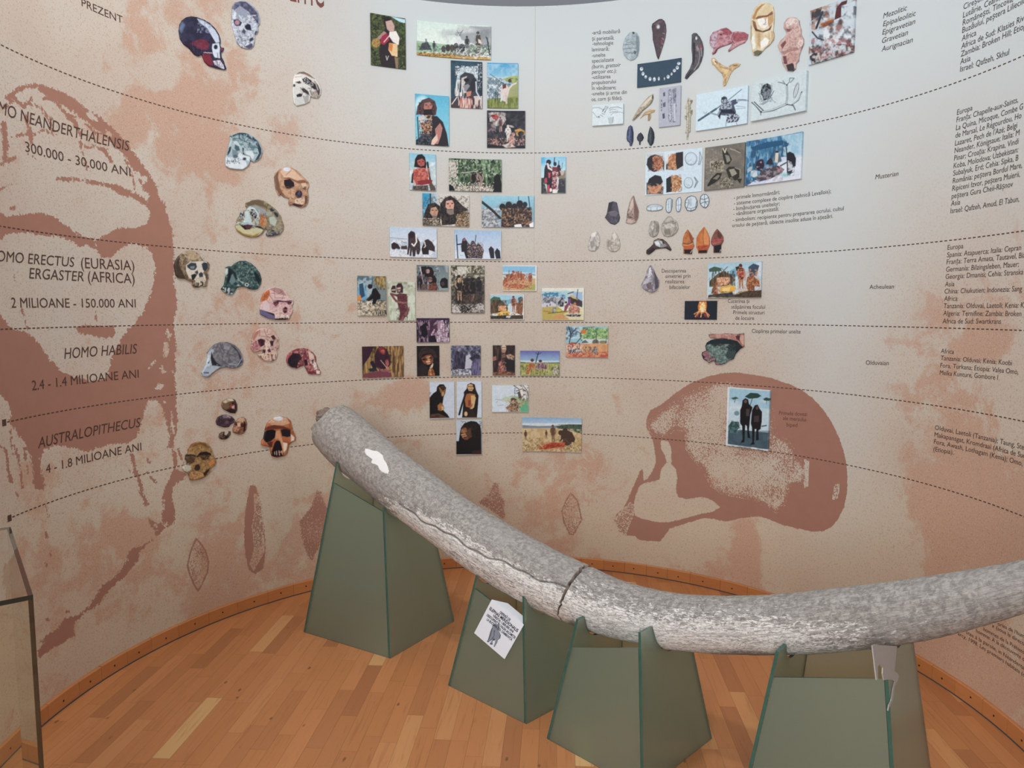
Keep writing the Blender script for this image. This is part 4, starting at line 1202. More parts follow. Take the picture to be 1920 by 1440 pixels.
PC('picture_panel', 'upright portrait of a person with white-painted face and hanging headdress', 'i', '988,606 1302,628 1300,1085 988,1080',
   'F 2f4858;N 3c5b6c .6 60 .5;P 27323e 1255,630 1302,632 1302,1000 1262,900;S aebfcb 6 1260,640 1255,800;S 6f8a9a 8 1285,640 1275,760;N c2d2da .7 9 .62 1255,640 1302,900;P 9fb6c0 1060,720 1110,675 1170,665 1230,690 1255,760 1250,830 1180,740 1100,760 1050,860 1030,930 1040,820;N e4eef0 .8 10 .5 1030,660 1260,780;P 3a3f48 1080,760 1130,720 1210,740 1245,800 1235,920 1190,990 1110,960 1075,850;P c9c4c2 1095,780 1150,760 1140,800 1120,860 1150,930 1120,930 1095,860;E 1f232b 1145,800 28,20;P 8d9095 1110,860 1160,840 1180,860 1140,915 1115,905;E 2a2c34 1215,850 34,70 10;P c98b7a 1140,920 1195,910 1185,960 1150,970;V e6e4e2 .95 9 60 .5 1030,800 1120,960;P 4a3c42 988,990 1060,960 1130,975 1210,950 1300,980 1300,1090 988,1090;P b06a5e 1080,980 1200,985 1190,1085 1075,1085;V ead9d2 .8 10 60 .55 1060,960 1300,1090;S cfd8de 12 1240,820 1245,920 1290,1000;S d8dee2 9 1000,1040 1050,970')
PC('picture_panel', 'upright picture of a spear thrower on a hillside under bright blue sky', 'i', '1352,632 1658,638 1662,1085 1352,1082',
   'G 4aa3d6 8cc4e0 630 760;N bcdcea .6 60 .55 1350,640 1660,770;P b8d0dc 1350,755 1480,770 1540,765 1660,752 1660,830 1350,830;P a9b86e 1510,790 1580,765 1660,755 1660,840 1560,820;P 7d93a0 1350,770 1420,780 1500,830 1600,850 1660,840 1660,1000 1350,1000;N dfeaf2 .9 22 .5 1350,780 1510,1000;N 3d5560 .7 14 .56 1350,780 1660,1000;P a2a878 1560,860 1660,830 1660,1000 1540,980;P 8f9a55 1350,1000 1450,980 1660,960 1660,1090 1350,1090;V 5f6a3a .8 8 40 .5 1350,980 1662,1090;E 4e4038 1578,808 18,20;P ddd2cc 1500,860 1545,840 1575,900 1560,960 1540,1020 1490,1000 1480,930;P 6a3f38 1505,850 1545,835 1540,880 1505,890;S e0d6d0 16 1560,900 1600,850 1640,830;S cfc4be 18 1540,960 1545,1030;S d6e0e8 14 1500,960 1490,1010;S 3b3f45 6 1380,740 1520,840;S 2c3238 7 1440,920 1430,1020;S 2c3238 6 1460,920 1452,1000')
PC('picture_panel', 'upright picture of a long-haired bearded man in dark hide against blue sky', 'i', '625,942 968,965 968,1462 640,1448',
   'G 5fb6d8 86cfe4 940 1300;e bfe6ee 700,1050 70,90;P 5a4346 640,1150 655,1060 700,1000 770,975 830,1010 850,1080 840,1150 760,1180 700,1140;N 2a2024 .8 14 .5 668,1020 825,1150;P b07a70 725,1030 780,1020 805,1060 790,1110 740,1120 715,1080;E 2b1c22 742,1050 11,5;E 2b1c22 786,1050 9,5;E 8a5850 764,1068 8,12;P 231d24 715,1095 800,1090 810,1150 760,1190 720,1160;P 2a2830 770,1160 850,1160 910,1220 950,1340 968,1462 700,1462 690,1360 720,1260;P cdd0d2 665,1170 720,1150 730,1200 690,1230 665,1200;P 8c5a44 680,1230 760,1220 800,1280 770,1320 710,1330;N d2b49a .8 10 .52 670,1150 800,1340;N 2e2126 .8 11 .55 670,1200 800,1400;P b4817a 830,1290 880,1230 905,1280 890,1360 860,1440 790,1440 840,1370;P e6c9b8 800,1400 850,1340 860,1400 820,1450 790,1445;S 1e2630 11 655,1170 668,1420;P 22242c 640,1400 700,1350 780,1390 790,1462 640,1455;N 555c66 .8 12 .55 640,1340 800,1462')
PC('picture_panel', 'dark cave scene with painted bull shape and small crouching people', 'i', '1350,1110 1732,1112 1730,1482 1350,1478',
   'F 2b2e38;N 454650 .7 40 .5;P c9c4c2 1365,1130 1420,1120 1530,1130 1540,1200 1500,1260 1440,1260 1380,1220;P b23a34 1385,1150 1440,1140 1475,1170 1450,1200 1410,1190;N 8f7f80 .7 12 .55 1360,1120 1540,1260;E d8d2ce 1460,1230 26,18;P 8d8588 1390,1220 1440,1260 1440,1320 1405,1300;H 6e5560 c8a49c 1485,1320 150;K 45404a 84727a 1385,1330 110;H e2dcdc e8e0dc 1560,1420 170;P c99a5e 1625,1300 1680,1285 1730,1310 1732,1350 1650,1360;E 2a2024 1690,1340 30,28;E b9b6b4 1595,1265 26,10 20;K 6d5a58 b08a80 1430,1450 100;K b78d84 dab6a8 1600,1440 110;K 3d3a42 7a686c 1690,1450 120;N d9a79a .8 9 .62 1360,1380 1725,1470;P 1f222b 1350,1440 1500,1460 1730,1455 1730,1482 1350,1480;P d8c8c0 1500,1450 1580,1430 1640,1470 1540,1480;N 15181f .6 20 .56')
# ---- second band
PC('picture_panel', 'upright picture of a bare-chested long-haired man holding a spear', 'j', '570,98 835,105 838,468 575,462',
   'G 8cc9e0 c6d8dc 98 300;N e6eef0 .8 40 .5 570,180 838,460;N a7bcc4 .6 30 .55 570,220 838,460;S 3a2c2c 20 755,185 770,300 800,450;S 2a2224 12 752,190 775,300;P 241c20 620,230 630,150 655,108 700,100 730,130 745,200 740,250 690,240;P b3605a 650,165 700,145 728,170 722,215 690,225 660,205;E 2a1418 674,180 11,5;E 2a1418 710,175 9,5;S 7a3a36 4 678,208 706,205;E 8a4038 693,192 6,8;P a84a44 612,260 680,235 740,250 765,310 760,370 700,400 640,400 608,340;N d98a78 .7 16 .5 610,240 770,400;P 8d2f38 640,370 760,355 805,360 800,395 700,412 640,408;S b85a50 22 620,300 650,390;P 33282a 600,300 615,280 612,390 590,390;P 3c3434 608,420 700,415 760,410 765,466 610,464;N 7c706a .7 9 .5 600,410 838,468;P 5a4a44 770,400 800,390 836,440 836,468 785,466')
PC('picture_panel', 'wide picture of people among dense dark green forest trees', 'j', '968,145 1495,160 1495,485 970,465',
   'F 2a352d;V 8fae88 .8 16 60 .55;V 12181a .9 18 90 .52;N c8dcc4 .7 14 .62 968,150 1495,330;N 4a6a48 .6 22 .5;P 9c9a90 968,170 1030,180 1045,260 1040,330 968,340;N ddd8ce .8 12 .5 968,160 1060,440;P cdc6bb 980,430 1180,420 1400,430 1420,475 970,466;N 4c463f .8 12 .5 968,410 1420,480;H 1b1a1e 6f5f5c 1215,470 200;H 2e2426 b39a90 1280,460 200;P 8d8378 1250,280 1300,330 1310,420 1290,400;S e1dcd2 6 1070,380 1140,440;S cfc8bb 6 1090,290 1260,270;P 15171b 1410,470 1420,330 1450,295 1480,310 1495,400 1495,486 1410,482;P 12151a 968,400 1010,420 1030,465 970,466;N f0ece4 .9 8 .66 1060,380 1420,470')
PC('picture_panel', 'small upright picture of four spear bearers standing in a row', 'A', '240,255 980,225 968,1310 235,1325',
   'G 8fd0ee cbe8f0 225 800;e 5fb8e4 270,320 90,120;P 3d3c3e 235,860 320,850 340,1000 420,1320 235,1325;P 8d8270 700,720 965,620 968,960 780,930;P 3a3b44 760,900 968,860 968,1310 720,1310;N 77756e .7 60 .55 760,860 968,1100;N 8f8d8a .8 40 .6 235,960 400,1320;S 2a323c 26 640,250 620,420;S 252c38 22 765,350 760,480;S 5a6a78 18 872,400 855,580;P 2c2230 360,480 420,430 520,520 620,640 640,1000 600,1310 420,1310 400,1050 310,1010 330,600;E 23283a 460,385 75,80;E 262c38 650,440 50,66;E 262330 765,520 50,58;P c9546a 440,700 520,700 500,860 460,860;P b04a5e 330,880 400,850 420,1000 330,1010;S f3dfe4 52 430,440 460,560 600,640;S e0a0aa 36 580,590 720,660;P 7d3444 570,520 740,540 740,700 700,1000 720,1200 560,1200;P 4a2c38 700,520 830,560 840,780 740,820;N e4c4c4 .8 50 .58 560,660 760,1310;P f0ece8 580,1200 740,1220 700,1310 580,1310;P c94a5c 410,1080 480,1060 500,1280 440,1290;E f4f0ee 525,1220 34,54;P c9b8ae 790,640 940,640 900,760 840,790')
PC('picture_panel', 'picture of two shaggy-haired bearded faces close together', 'j', '702,490 1168,515 1172,828 708,815',
   'L 78b8d8 d8d4cc 780 880;S 2d3c48 16 783,495 785,590;P 3fa0cc 702,490 775,495 775,600 702,640;P 241f22 705,760 735,660 760,600 830,585 880,620 890,700 880,815 708,815;P 241e22 880,600 930,540 985,515 1050,560 1110,620 1165,660 1090,690 1050,800 900,815 885,700;N 4d4440 .7 12 .55 705,520 1165,815;P c39b84 790,640 840,628 862,670 850,720 810,730 780,690;E 1e1618 806,662 11,5;E 1e1618 842,663 9,5;S 5a3028 4 812,700 840,702;E a87a66 826,682 7,9;P d9a796 940,570 1000,560 1022,600 1015,650 970,670 935,630;E 2a1a1c 958,598 12,6;E 2a1a1c 1002,594 10,6;E b07a6c 980,622 9,12;P 7d7068 800,715 850,715 845,770 815,770;P 8a7e76 945,655 1015,650 1020,700 985,710 950,690;S 5a2c28 6 960,655 1000,652;P 8d7355 1050,720 1120,670 1170,690 1172,828 1030,820;N 3a2c22 .8 12 .5 1030,680 1172,828;P 54473c 720,770 800,750 880,790 900,818 710,815;N cfc4ae .8 9 .58 710,740 900,820;N e0d4be .6 9 .62 1040,700 1170,828')
PC('picture_panel', 'picture of a group in hides seen from behind before a pale blue mountain', 'j', '1298,520 1820,520 1820,835 1298,830',
   'G 9fd0e2 86b6cc 520 700;P 8cb0c2 1420,640 1500,580 1580,570 1680,600 1760,640 1820,700 1820,800 1400,800;P 5f9a9c 1600,690 1660,700 1640,800 1610,790;P 8d9198 1298,640 1360,650 1440,720 1480,830 1298,832;N d2d6dc .8 18 .5 1298,640 1480,832;N 4a4c50 .7 14 .58 1298,640 1480,832;S 2c2f2c 26 1300,580 1400,660 1480,740;S 23262a 9 1765,525 1780,650;S 23262a 6 1665,525 1665,580;P 4c3c3c 1490,830 1500,660 1530,630 1580,640 1640,640 1700,620 1780,640 1800,720 1800,832;E 1d1f26 1505,630 32,34;E 22262c 1568,615 34,40;E 24242c 1625,630 30,36;E 20242a 1678,600 34,38;E 262a30 1730,605 24,28;P 1f222a 1560,680 1610,660 1630,740 1610,832 1560,832;N b4906f .8 13 .56 1490,640 1800,832;N 1f1a1e .8 16 .54 1490,630 1800,832;P f2f2f4 1620,810 1690,800 1700,832 1630,832;P f2f2f4 1770,800 1815,780 1815,832 1780,832')
PC('picture_panel', 'picture of woolly mammoths walking on a snowfield', 'j', '368,828 842,848 848,1138 380,1130',
   'G c3d6ea d6e0ee 828 960;P c6d2e0 368,930 560,955 848,960 848,1138 380,1135;N eef2f8 .8 40 .45 368,960 848,1138;S 8a98ac 5 370,935 550,950;N 93a0b4 .6 10 .66 380,960 848,1130;P 3d3238 560,900 590,868 625,880 640,920 680,980 685,1060 672,1105 650,1105 640,1060 632,1125 610,1125 600,1060 592,1120 575,1120 580,1040 565,1110 550,1105 562,1000;P 2c2228 565,910 590,875 625,890 620,940 580,950;N 5c4a4e .7 10 .52 575,930 668,1060;S f2f0ec 13 640,910 645,980 620,1020 600,1000;P 33292e 392,1000 420,980 460,1000 485,1040 475,1055 440,1045 430,1055 405,1055 395,1040;P 4a3a40 490,1020 550,1015 555,1055 490,1052;P 3a2f34 700,1030 730,960 760,950 800,980 830,1030 828,1080 800,1070 770,1060 765,1105 735,1100 710,1105 695,1060;S e6e4e0 8 725,980 735,1020 720,1040;P 2a2428 695,1040 760,1035 768,1105 705,1105;S 6c7888 5 500,975 545,990')
PC('picture_panel', 'picture of hooded walkers with long staffs crossing blue-white snow', 'j', '1025,860 1488,870 1495,1152 1028,1150',
   'G a8c6e4 cddcf0 860 1050;P dbe6f6 1025,1060 1200,1075 1495,1090 1495,1155 1028,1150;S 22242e 11 1045,912 1058,1140;S 2a2c36 8 1240,912 1232,980;P 2a262e 1090,1020 1105,950 1125,935 1150,970 1190,1020 1200,1145 1140,1145 1120,1080 1095,1080;S 2a262e 14 1050,1005 1100,1000;E a4606a 1122,958 13,12;P 38303a 1180,1010 1195,970 1215,965 1240,1000 1260,1060 1250,1145 1190,1140;P 3c2e34 1240,1020 1260,985 1285,1010 1320,1060 1300,1148 1250,1145;N b8a098 .8 9 .58 1150,980 1320,1148;P 2a2a34 1365,1050 1390,1020 1420,1050 1425,1145 1385,1145;P 2c2a34 1425,1080 1450,1040 1480,1070 1488,1148 1440,1148;N 4c4854 .6 10 .55 1190,1010 1310,1140;S 8f9cb4 4 1080,1115 1110,1112')
# ---- third band
PC('picture_panel', 'upright picture of a dark man squatting by a smoky blue fire', 'k', '50,198 335,202 342,602 58,590',
   'F 7d8a8c;P b09a64 230,205 335,205 335,330 270,300 220,260;V 5d4a2c .8 10 30 .5 215,205 335,340;P 59707c 50,200 220,205 200,330 60,400;N c3d6de .6 26 .5 50,200 220,420;e 6fb0d2 95,380 50,90;e a9e2e0 95,300 24,30;P 35506c 70,280 110,270 130,400 80,430;P e0924e 52,400 85,390 100,450 60,460;P b9ab92 58,460 340,450 342,602 58,592;N e8e0d0 .8 22 .5 58,450 342,602;N 4a4238 .8 14 .56 58,440 342,602;P 16151b 205,330 240,320 285,390 285,430 250,440 240,470 265,480 200,480 210,430 170,450 140,440 190,390;E 1c1a20 180,305 24,24;P 1d2028 160,280 200,285 205,310 190,300;S 3b3032 12 200,380 150,440;V 2c2a26 .9 8 30 .56 210,540 342,602;S 4a4a46 5 265,440 335,448')
PC('picture_panel', 'upright picture of two reddish figures embracing on pale green grass', 'k', '355,255 625,262 635,650 358,642',
   'G b8bca6 c3cdb4 255 640;N dfe4d6 .7 60 .5;N 8d8a78 .7 30 .62 355,255 635,330;V 9aa884 .6 9 60 .55 355,520 635,650;P 6c3a42 450,390 470,370 550,380 552,470 545,520 565,580 500,645 465,645 480,560 460,500;S 8d5c5c 30 540,500 560,540 500,640;S 7d4650 22 470,400 390,380 440,450;S 9a6a68 18 450,460 540,470;P 3a2a30 440,300 460,272 495,272 512,310 510,370 450,370;P 372a2e 388,330 405,295 435,295 442,340 435,370 395,360;P d2b0a4 450,318 485,312 488,330 452,335;P c9a89c 395,335 435,330 435,345 398,348;P c6a096 455,345 485,340 480,355 460,355;N 4c2830 .7 14 .55 440,380 560,640;S d8d8c8 4 445,470 425,580;S 4c3c34 5 575,510 555,590')
PC('picture_panel', 'picture of three dark faces with long hair in front of grey mist', 'k', '642,90 958,95 962,348 655,342',
   'G 6a7a80 96a4a6 90 340;N c0cccc .6 50 .55 800,95 960,250;P 262228 645,230 680,150 690,110 740,100 770,160 740,340 655,342;S d2c4c8 12 680,110 700,200;S a89aa4 10 690,180 735,330;V 8d7f88 .7 8 60 .55 660,180 760,342;P 1d1a20 725,200 735,130 765,105 800,115 820,160 815,210 770,215;E b39290 758,152 20,22;P 1e1b20 755,240 780,205 830,195 848,240 840,300 790,310;E 9a7470 782,235 22,26;S 1a1418 6 762,228 800,228;P 7d4a40 770,280 830,265 860,300 850,345 760,345;P 1b191e 878,260 895,225 930,215 958,235 960,320 900,322 880,295;P 4a3a3a 890,262 920,255 925,290 905,300 892,285;P 6c5854 690,290 740,270 760,340 690,342;N 121016 .6 14 .56 645,100 870,345')
PC('picture_panel', 'tall picture of a dark group standing on rocks in grey woodland', 'k', '988,95 1320,97 1325,572 992,568',
   'F 6f6a5c;N d0cab4 .8 20 .5 988,95 1325,300;N 2a2822 .8 16 .52;P c8c4b8 1050,110 1150,105 1140,180 1060,190;N ece8de .8 16 .55 1030,100 1170,200;P 2c2a28 1030,560 1030,240 1060,200 1100,240 1160,220 1230,220 1290,240 1300,400 1290,480 1030,480;V 574c44 .8 14 60 .52 1030,220 1310,480;H 2a2624 b79a80 1072,450 260;E d9b290 1072,245 20,26;H 1d1b1e 55423c 1125,470 210;H 231f22 5c4a44 1160,470 240;P 4b3636 1165,300 1215,280 1235,360 1220,440 1195,500 1180,480 1195,400;P b49488 1190,340 1225,330 1220,390 1205,480 1190,490 1195,400;H 211f22 63504a 1210,480 265;H 26242a 4e4444 1270,450 240;P cfc6c4 1000,480 1040,490 1090,560 1080,570 1000,560;P c2bbb8 1235,490 1280,470 1320,490 1320,540 1240,530;P b4a9a4 1195,520 1260,530 1320,560 1320,572 1200,560;P 3a3632 1090,500 1200,490 1210,560 1090,570;N e8e0da .6 10 .6 1000,480 1325,570;N 17161a .7 14 .58 1000,220 1325,572')
PC('picture_panel', 'white-bordered picture of a sitting crowd of tanned figures by the shore', 'k', '1505,95 1848,98 1846,352 1508,348',
   'F f2efe8;P 8fc6e6 1505,100 1835,102 1835,190 1508,185;P c3dce8 1508,160 1835,165 1835,200 1508,195;P dde0dc 1508,180 1835,190 1835,240 1508,240;S 4a6470 7 1508,185 1600,183;S 4a6470 6 1740,180 1835,190;N 8a9aa0 .7 12 .6 1508,180 1835,230;P cfae80 1508,235 1835,225 1835,345 1508,345;P b0b06a 1700,300 1835,280 1835,345 1680,345;S 5a4030 6 1570,145 1568,340;K a85c42 c98a68 1545,310 120;K 9c5440 c88a6a 1605,250 100;K b06a4c d49a74 1640,250 90;H 9a5a44 c48868 1665,260 110;H 94543e c48868 1690,260 105;K b4684c d69c78 1710,270 90;H a45c44 c98c6c 1780,310 140;S 5a4030 5 1795,170 1790,290;P b96a4c 1560,290 1640,270 1720,290 1780,300 1700,330 1580,320;N e0a884 .8 10 .56 1520,240 1800,330;N 7d3c30 .7 9 .6 1520,190 1800,330')
PC('picture_panel', 'white-bordered picture of a hut, hunters and a fire, below the seated crowd picture', 'k', '1382,385 1722,388 1718,638 1384,634',
   'F f2efe8;P a9d2e4 1382,388 1712,390 1712,500 1382,500;P 4a6858 1384,430 1420,405 1480,415 1490,450 1384,470;P 3d5862 1660,420 1690,405 1712,420 1712,520 1670,500;P 7fb0c4 1550,440 1590,430 1600,490 1560,490;P 6a5640 1384,470 1440,440 1510,450 1560,520 1550,560 1384,580;V 3c3026 .8 10 30 .5 1384,440 1560,560;P cfe4ec 1565,480 1610,470 1620,570 1570,560;E d08a5a 1500,525 36,26;N f2c8a0 .8 10 .52 1460,495 1545,550;P e6b44a 1450,570 1520,545 1580,560 1570,600 1460,605;P f2d890 1480,565 1540,560 1540,590 1490,590;H 5c3428 a4664a 1615,560 160;P 7d4a36 1640,470 1690,460 1712,520 1700,590 1640,570;N c48a64 .7 10 .56 1590,420 1712,580;P 4a4034 1384,600 1500,595 1712,590 1712,632 1384,632;P dfe2e4 1540,600 1590,598 1580,618 1540,618;N 201c1c .7 11 .56 1384,570 1712,632')
PC('picture_panel', 'bordered picture of a hillside camp with tent and seated pink figures', 'B', '258,320 1525,320 1520,1280 258,1270',
   'F e6eadc;P b9d8e0 258,420 1000,400 1470,440 1470,700 258,700;P 4a8ab0 258,500 520,450 760,470 960,540 960,640 258,600;N a9d6e6 .8 60 .5 258,440 960,620;N 2f5878 .7 50 .56 258,450 960,620;P a9c0e0 1150,450 1470,450 1480,860 1400,800;P 9a9aa4 258,590 700,580 900,600 900,800 258,800;N e0e4ea .9 60 .48 258,580 900,900;N 44485a .8 44 .56 258,580 900,860;P d6d4de 258,800 600,760 760,860 600,900 258,900;P c2ac5e 258,900 700,860 900,1000 1470,1000 1470,1270 258,1270;P d49a68 520,1240 800,1090 1080,1260;P e2dcae 900,1100 1470,900 1510,1260 1080,1260;S 2c5058 26 1335,365 1300,640;S 4a3c5c 30 1040,490 1200,440;P 49363c 1020,600 1130,570 1300,620 1470,720 1470,900 1320,860 1130,800;P d0b878 1090,540 1200,540 1340,680 1280,700 1120,580;P 34302e 1150,620 1300,660 1400,760 1300,800 1150,780;P 7d4a8a 1040,650 1120,640 1110,860 1030,830;P 33343e 680,800 880,600 940,700 900,880 800,880;V b0b0bc .8 40 60 .55 680,600 940,880;E 2a2a30 980,750 36,36;P 8f4652 920,1020 940,860 1030,770 1060,860 990,1000;E c68a66 1160,840 60,40;E b47a60 1245,800 40,50;P cf8a76 1060,1060 1120,900 1240,860 1360,900 1380,1040 1240,1080 1120,1100;N e8b8a0 .7 40 .5 1060,860 1400,1090;N 5c3034 .7 40 .58 1060,860 1400,1090;P 3a3450 940,1130 1200,1100 1440,1120 1400,1180 1100,1180;N d6d0c8 .6 40 .6 940,1080 1440,1220;P 7c8078 560,900 690,900 680,1060 570,1080;N c6c6b0 .7 40 .5 540,860 700,1080;E cfcf3a 770,1000 50,34;S 2f2f2a 20 450,1080 1000,1020;P 4c4a58 390,880 410,810 440,880;P 4c4a58 480,860 500,750 525,840;S 6a5c38 14 300,1010 520,1040')
PC('picture_panel', 'purple-toned picture of two shaggy heads in profile facing each other', 'k', '642,620 970,622 972,862 648,862',
   'F 3c2440;N 5c3a52 .6 40 .5 730,620 830,800;P 2a1c30 645,862 645,690 680,645 740,640 775,680 770,740 760,790 775,860;V c0a0b8 .7 8 40 .58 648,640 780,860;P 17121e 690,700 740,660 765,690 750,730 760,770 730,820 690,800;P 9c7486 745,700 775,705 775,735 750,740;P a98aa0 790,780 820,730 815,680 850,645 900,645 940,690 960,760 970,862 830,860 800,830;V f0dfec .8 8 44 .54 850,640 972,862;P 5c3c4c 820,690 850,680 860,740 840,770 820,750;S d8bcc8 10 795,790 825,735;P 1d1422 780,800 830,790 850,862 780,862;N 170f1c .6 12 .58 645,640 972,862')
# ---- fourth band
PC('picture_panel', 'picture of a squatting reddish figure working in front of dry reeds', 'k', '98,905 508,898 515,1212 105,1215',
   'F 8a6c44;V c4a068 .8 10 70 .5;V 4a2c28 .8 12 80 .55;P 3a1f30 100,905 220,903 180,1000 110,1100 105,1215;P 26303a 160,1130 230,1110 260,1150 180,1160;P 7a4250 120,1180 260,1150 390,1160 400,1210 105,1215;P 3b1f30 225,1000 255,920 300,905 345,930 380,1000 385,1090 340,1130 260,1130 230,1080;P 2a2030 178,1060 210,1045 250,1100 240,1135 200,1110;P 7d2f3c 260,920 300,905 340,940 330,990 280,980;E c46a50 308,955 20,18;P b8605a 330,1040 360,1030 370,1080 340,1090;S b06a6a 16 360,1080 340,1140 380,1160;S 9a5a60 14 265,1120 300,1150 370,1150;S d8c0a8 5 285,1040 350,1120;N 1d1420 .6 16 .58 180,910 400,1150')
PC('picture_panel', 'small dark picture of a brown face resting on a raised hand', 'k', '648,900 868,896 872,1198 648,1198',
   'F 1c1418;P 3a2a2a 660,1000 690,930 750,910 820,940 855,1010 830,1030 790,970 710,980 680,1040;P 8d5238 695,1020 740,990 790,985 815,1020 810,1060 770,1090 725,1080 700,1050;P d9a07a 740,1010 780,1000 790,1030 760,1045;E 1a0c0c 720,1035 17,10;E 1a0c0c 785,1020 15,9;P e0b08a 740,1050 780,1045 785,1075 750,1085;S 2a1210 6 745,1072 785,1066;P e8d0b4 775,1120 805,1070 815,1080 795,1140;P b8703c 765,1140 800,1120 820,1150 830,1195 760,1195;S e8b890 8 780,1130 790,1190;S 4a2418 6 800,1130 812,1190;N 0e0a0e .5 20 .55;P 2a2024 655,1110 710,1080 760,1120 750,1198 650,1198')
PC('picture_panel', 'purple-grey picture of a standing hairy figure and others on white stones', 'k', '990,896 1285,894 1285,1192 990,1192',
   'F 5a5a70;N 2a2c3e .8 24 .5;N a8aabc .6 16 .58;P 2c2a3c 1010,1130 1030,980 1060,920 1100,930 1110,970 1140,1010 1130,1130 1060,1150;E 9c98a8 1075,938 22,18;V 55506a .7 8 40 .52 1010,920 1140,1140;P c2c4d2 1140,1000 1180,980 1200,1060 1190,1120 1130,1130;P 2a2c3a 1170,1020 1250,980 1280,1000 1270,1030 1200,1050;P 4c4668 1195,1190 1205,1060 1230,1020 1265,1030 1280,1190;V 8a84a4 .6 8 40 .55 1195,1030 1285,1190;P d0d0dc 992,1150 1060,1130 1190,1140 1195,1192 990,1192;N 3a3a4c .8 14 .52 990,1130 1200,1192')
PC('picture_panel', 'narrow dark picture of a pale-faced hairy figure above glowing embers', 'k', '1408,892 1625,894 1632,1192 1408,1192',
   'F 2a1e22;V 5c4038 .7 14 60 .55;P b08a78 1490,900 1530,894 1545,930 1530,970 1500,965;E d8c8b0 1518,912 22,22;S 3a2420 6 1500,915 1535,915;P 1a1418 1480,900 1490,980 1480,1060 1460,1040;P a06a5c 1410,1010 1440,1000 1445,1040 1412,1050;P c9a48e 1540,990 1580,980 1620,1000 1620,1040 1560,1030;N 3a2420 .8 10 .52 1540,970 1630,1050;P 7a5a4c 1495,990 1530,975 1540,1010 1505,1020;P 1c161a 1530,1030 1620,1040 1625,1150 1540,1130;P 8d4a4c 1465,1060 1500,1040 1510,1120 1530,1160 1470,1160;N e0a894 .8 10 .55 1460,1060 1540,1170;P 9c6a50 1415,1165 1520,1150 1625,1170 1630,1192 1410,1192;N 40242a .8 10 .52 1410,1150 1632,1192')
PC('picture_panel', 'picture of hunters crouching on a green savannah under violet-blue sky', 'l', '1032,278 1388,277 1388,500 1036,498',
   'G 6a68b0 9cc0dc 278 372;P d2e0e4 1032,365 1390,368 1390,395 1032,390;P 5f7a68 1032,375 1150,385 1390,380 1390,400 1032,398;P a8aa5c 1032,390 1390,392 1390,500 1036,500;V 5f6c3c .8 8 30 .52 1032,400 1390,500;N d8d49a .6 12 .6 1032,400 1390,500;S 2a3238 9 1172,390 1190,320 1200,290;S 2a3238 6 1190,310 1175,295;S 2a3238 6 1192,312 1222,296;P a45c38 1085,480 1100,410 1130,385 1165,400 1170,430 1130,440 1110,490;E 5c342c 1142,362 16,15;N d49a68 .7 9 .55 1085,380 1170,480;P 6a4a54 1170,430 1190,395 1230,385 1270,410 1275,440 1200,445;E 4a3038 1215,370 16,13;N b89aa0 .8 9 .55 1170,380 1290,445;K c6beb0 dcd2c4 1350,490 80;N 33302c .7 7 .58 1320,420 1385,495')
PC('picture_panel', 'colourful savannah picture with branching trees, bathers and red earth', 'l', '1446,58 1824,58 1824,338 1448,332',
   'F 9ac8d8;P 8fb878 1560,90 1640,70 1824,80 1824,190 1600,190;N 3f7a50 .8 18 .5 1560,70 1824,190;N d8e8a8 .6 12 .6 1560,60 1824,190;P 5a7a90 1446,60 1560,70 1540,140 1446,180;N cfe4ee .7 16 .5 1446,58 1600,170;P d8e0e4 1600,170 1824,175 1824,215 1600,215;P 5f6a74 1590,195 1620,178 1650,205 1590,210;E 8a8a5c 1780,200 36,16;E 6c6a60 1712,200 30,26;P d09a6c 1446,210 1824,215 1824,300 1446,300;P c0584a 1446,290 1600,280 1700,300 1824,280 1824,340 1446,335;N e8b484 .6 18 .55 1446,210 1824,335;S 3a3434 9 1470,240 1490,130 1470,60;S 3a3434 8 1520,230 1580,160 1575,120 1640,80;S 3a3434 6 1490,130 1540,70;S 3a3434 6 1580,120 1520,90;S 3a3434 5 1600,70 1700,62;S 44403c 6 1720,200 1720,100;S 44403c 6 1805,210 1812,140;E d8783c 1605,105 26,18;P b05c44 1460,230 1490,200 1540,200 1500,260 1460,270;K 9a5444 c88a70 1560,270 60;P 5c5460 1460,270 1560,255 1600,290 1470,300;N e8e0dc .8 9 .58 1450,220 1600,300;N 54505c .8 10 .56 1600,240 1730,310;K 6a6a70 a0a0a0 1705,300 60')
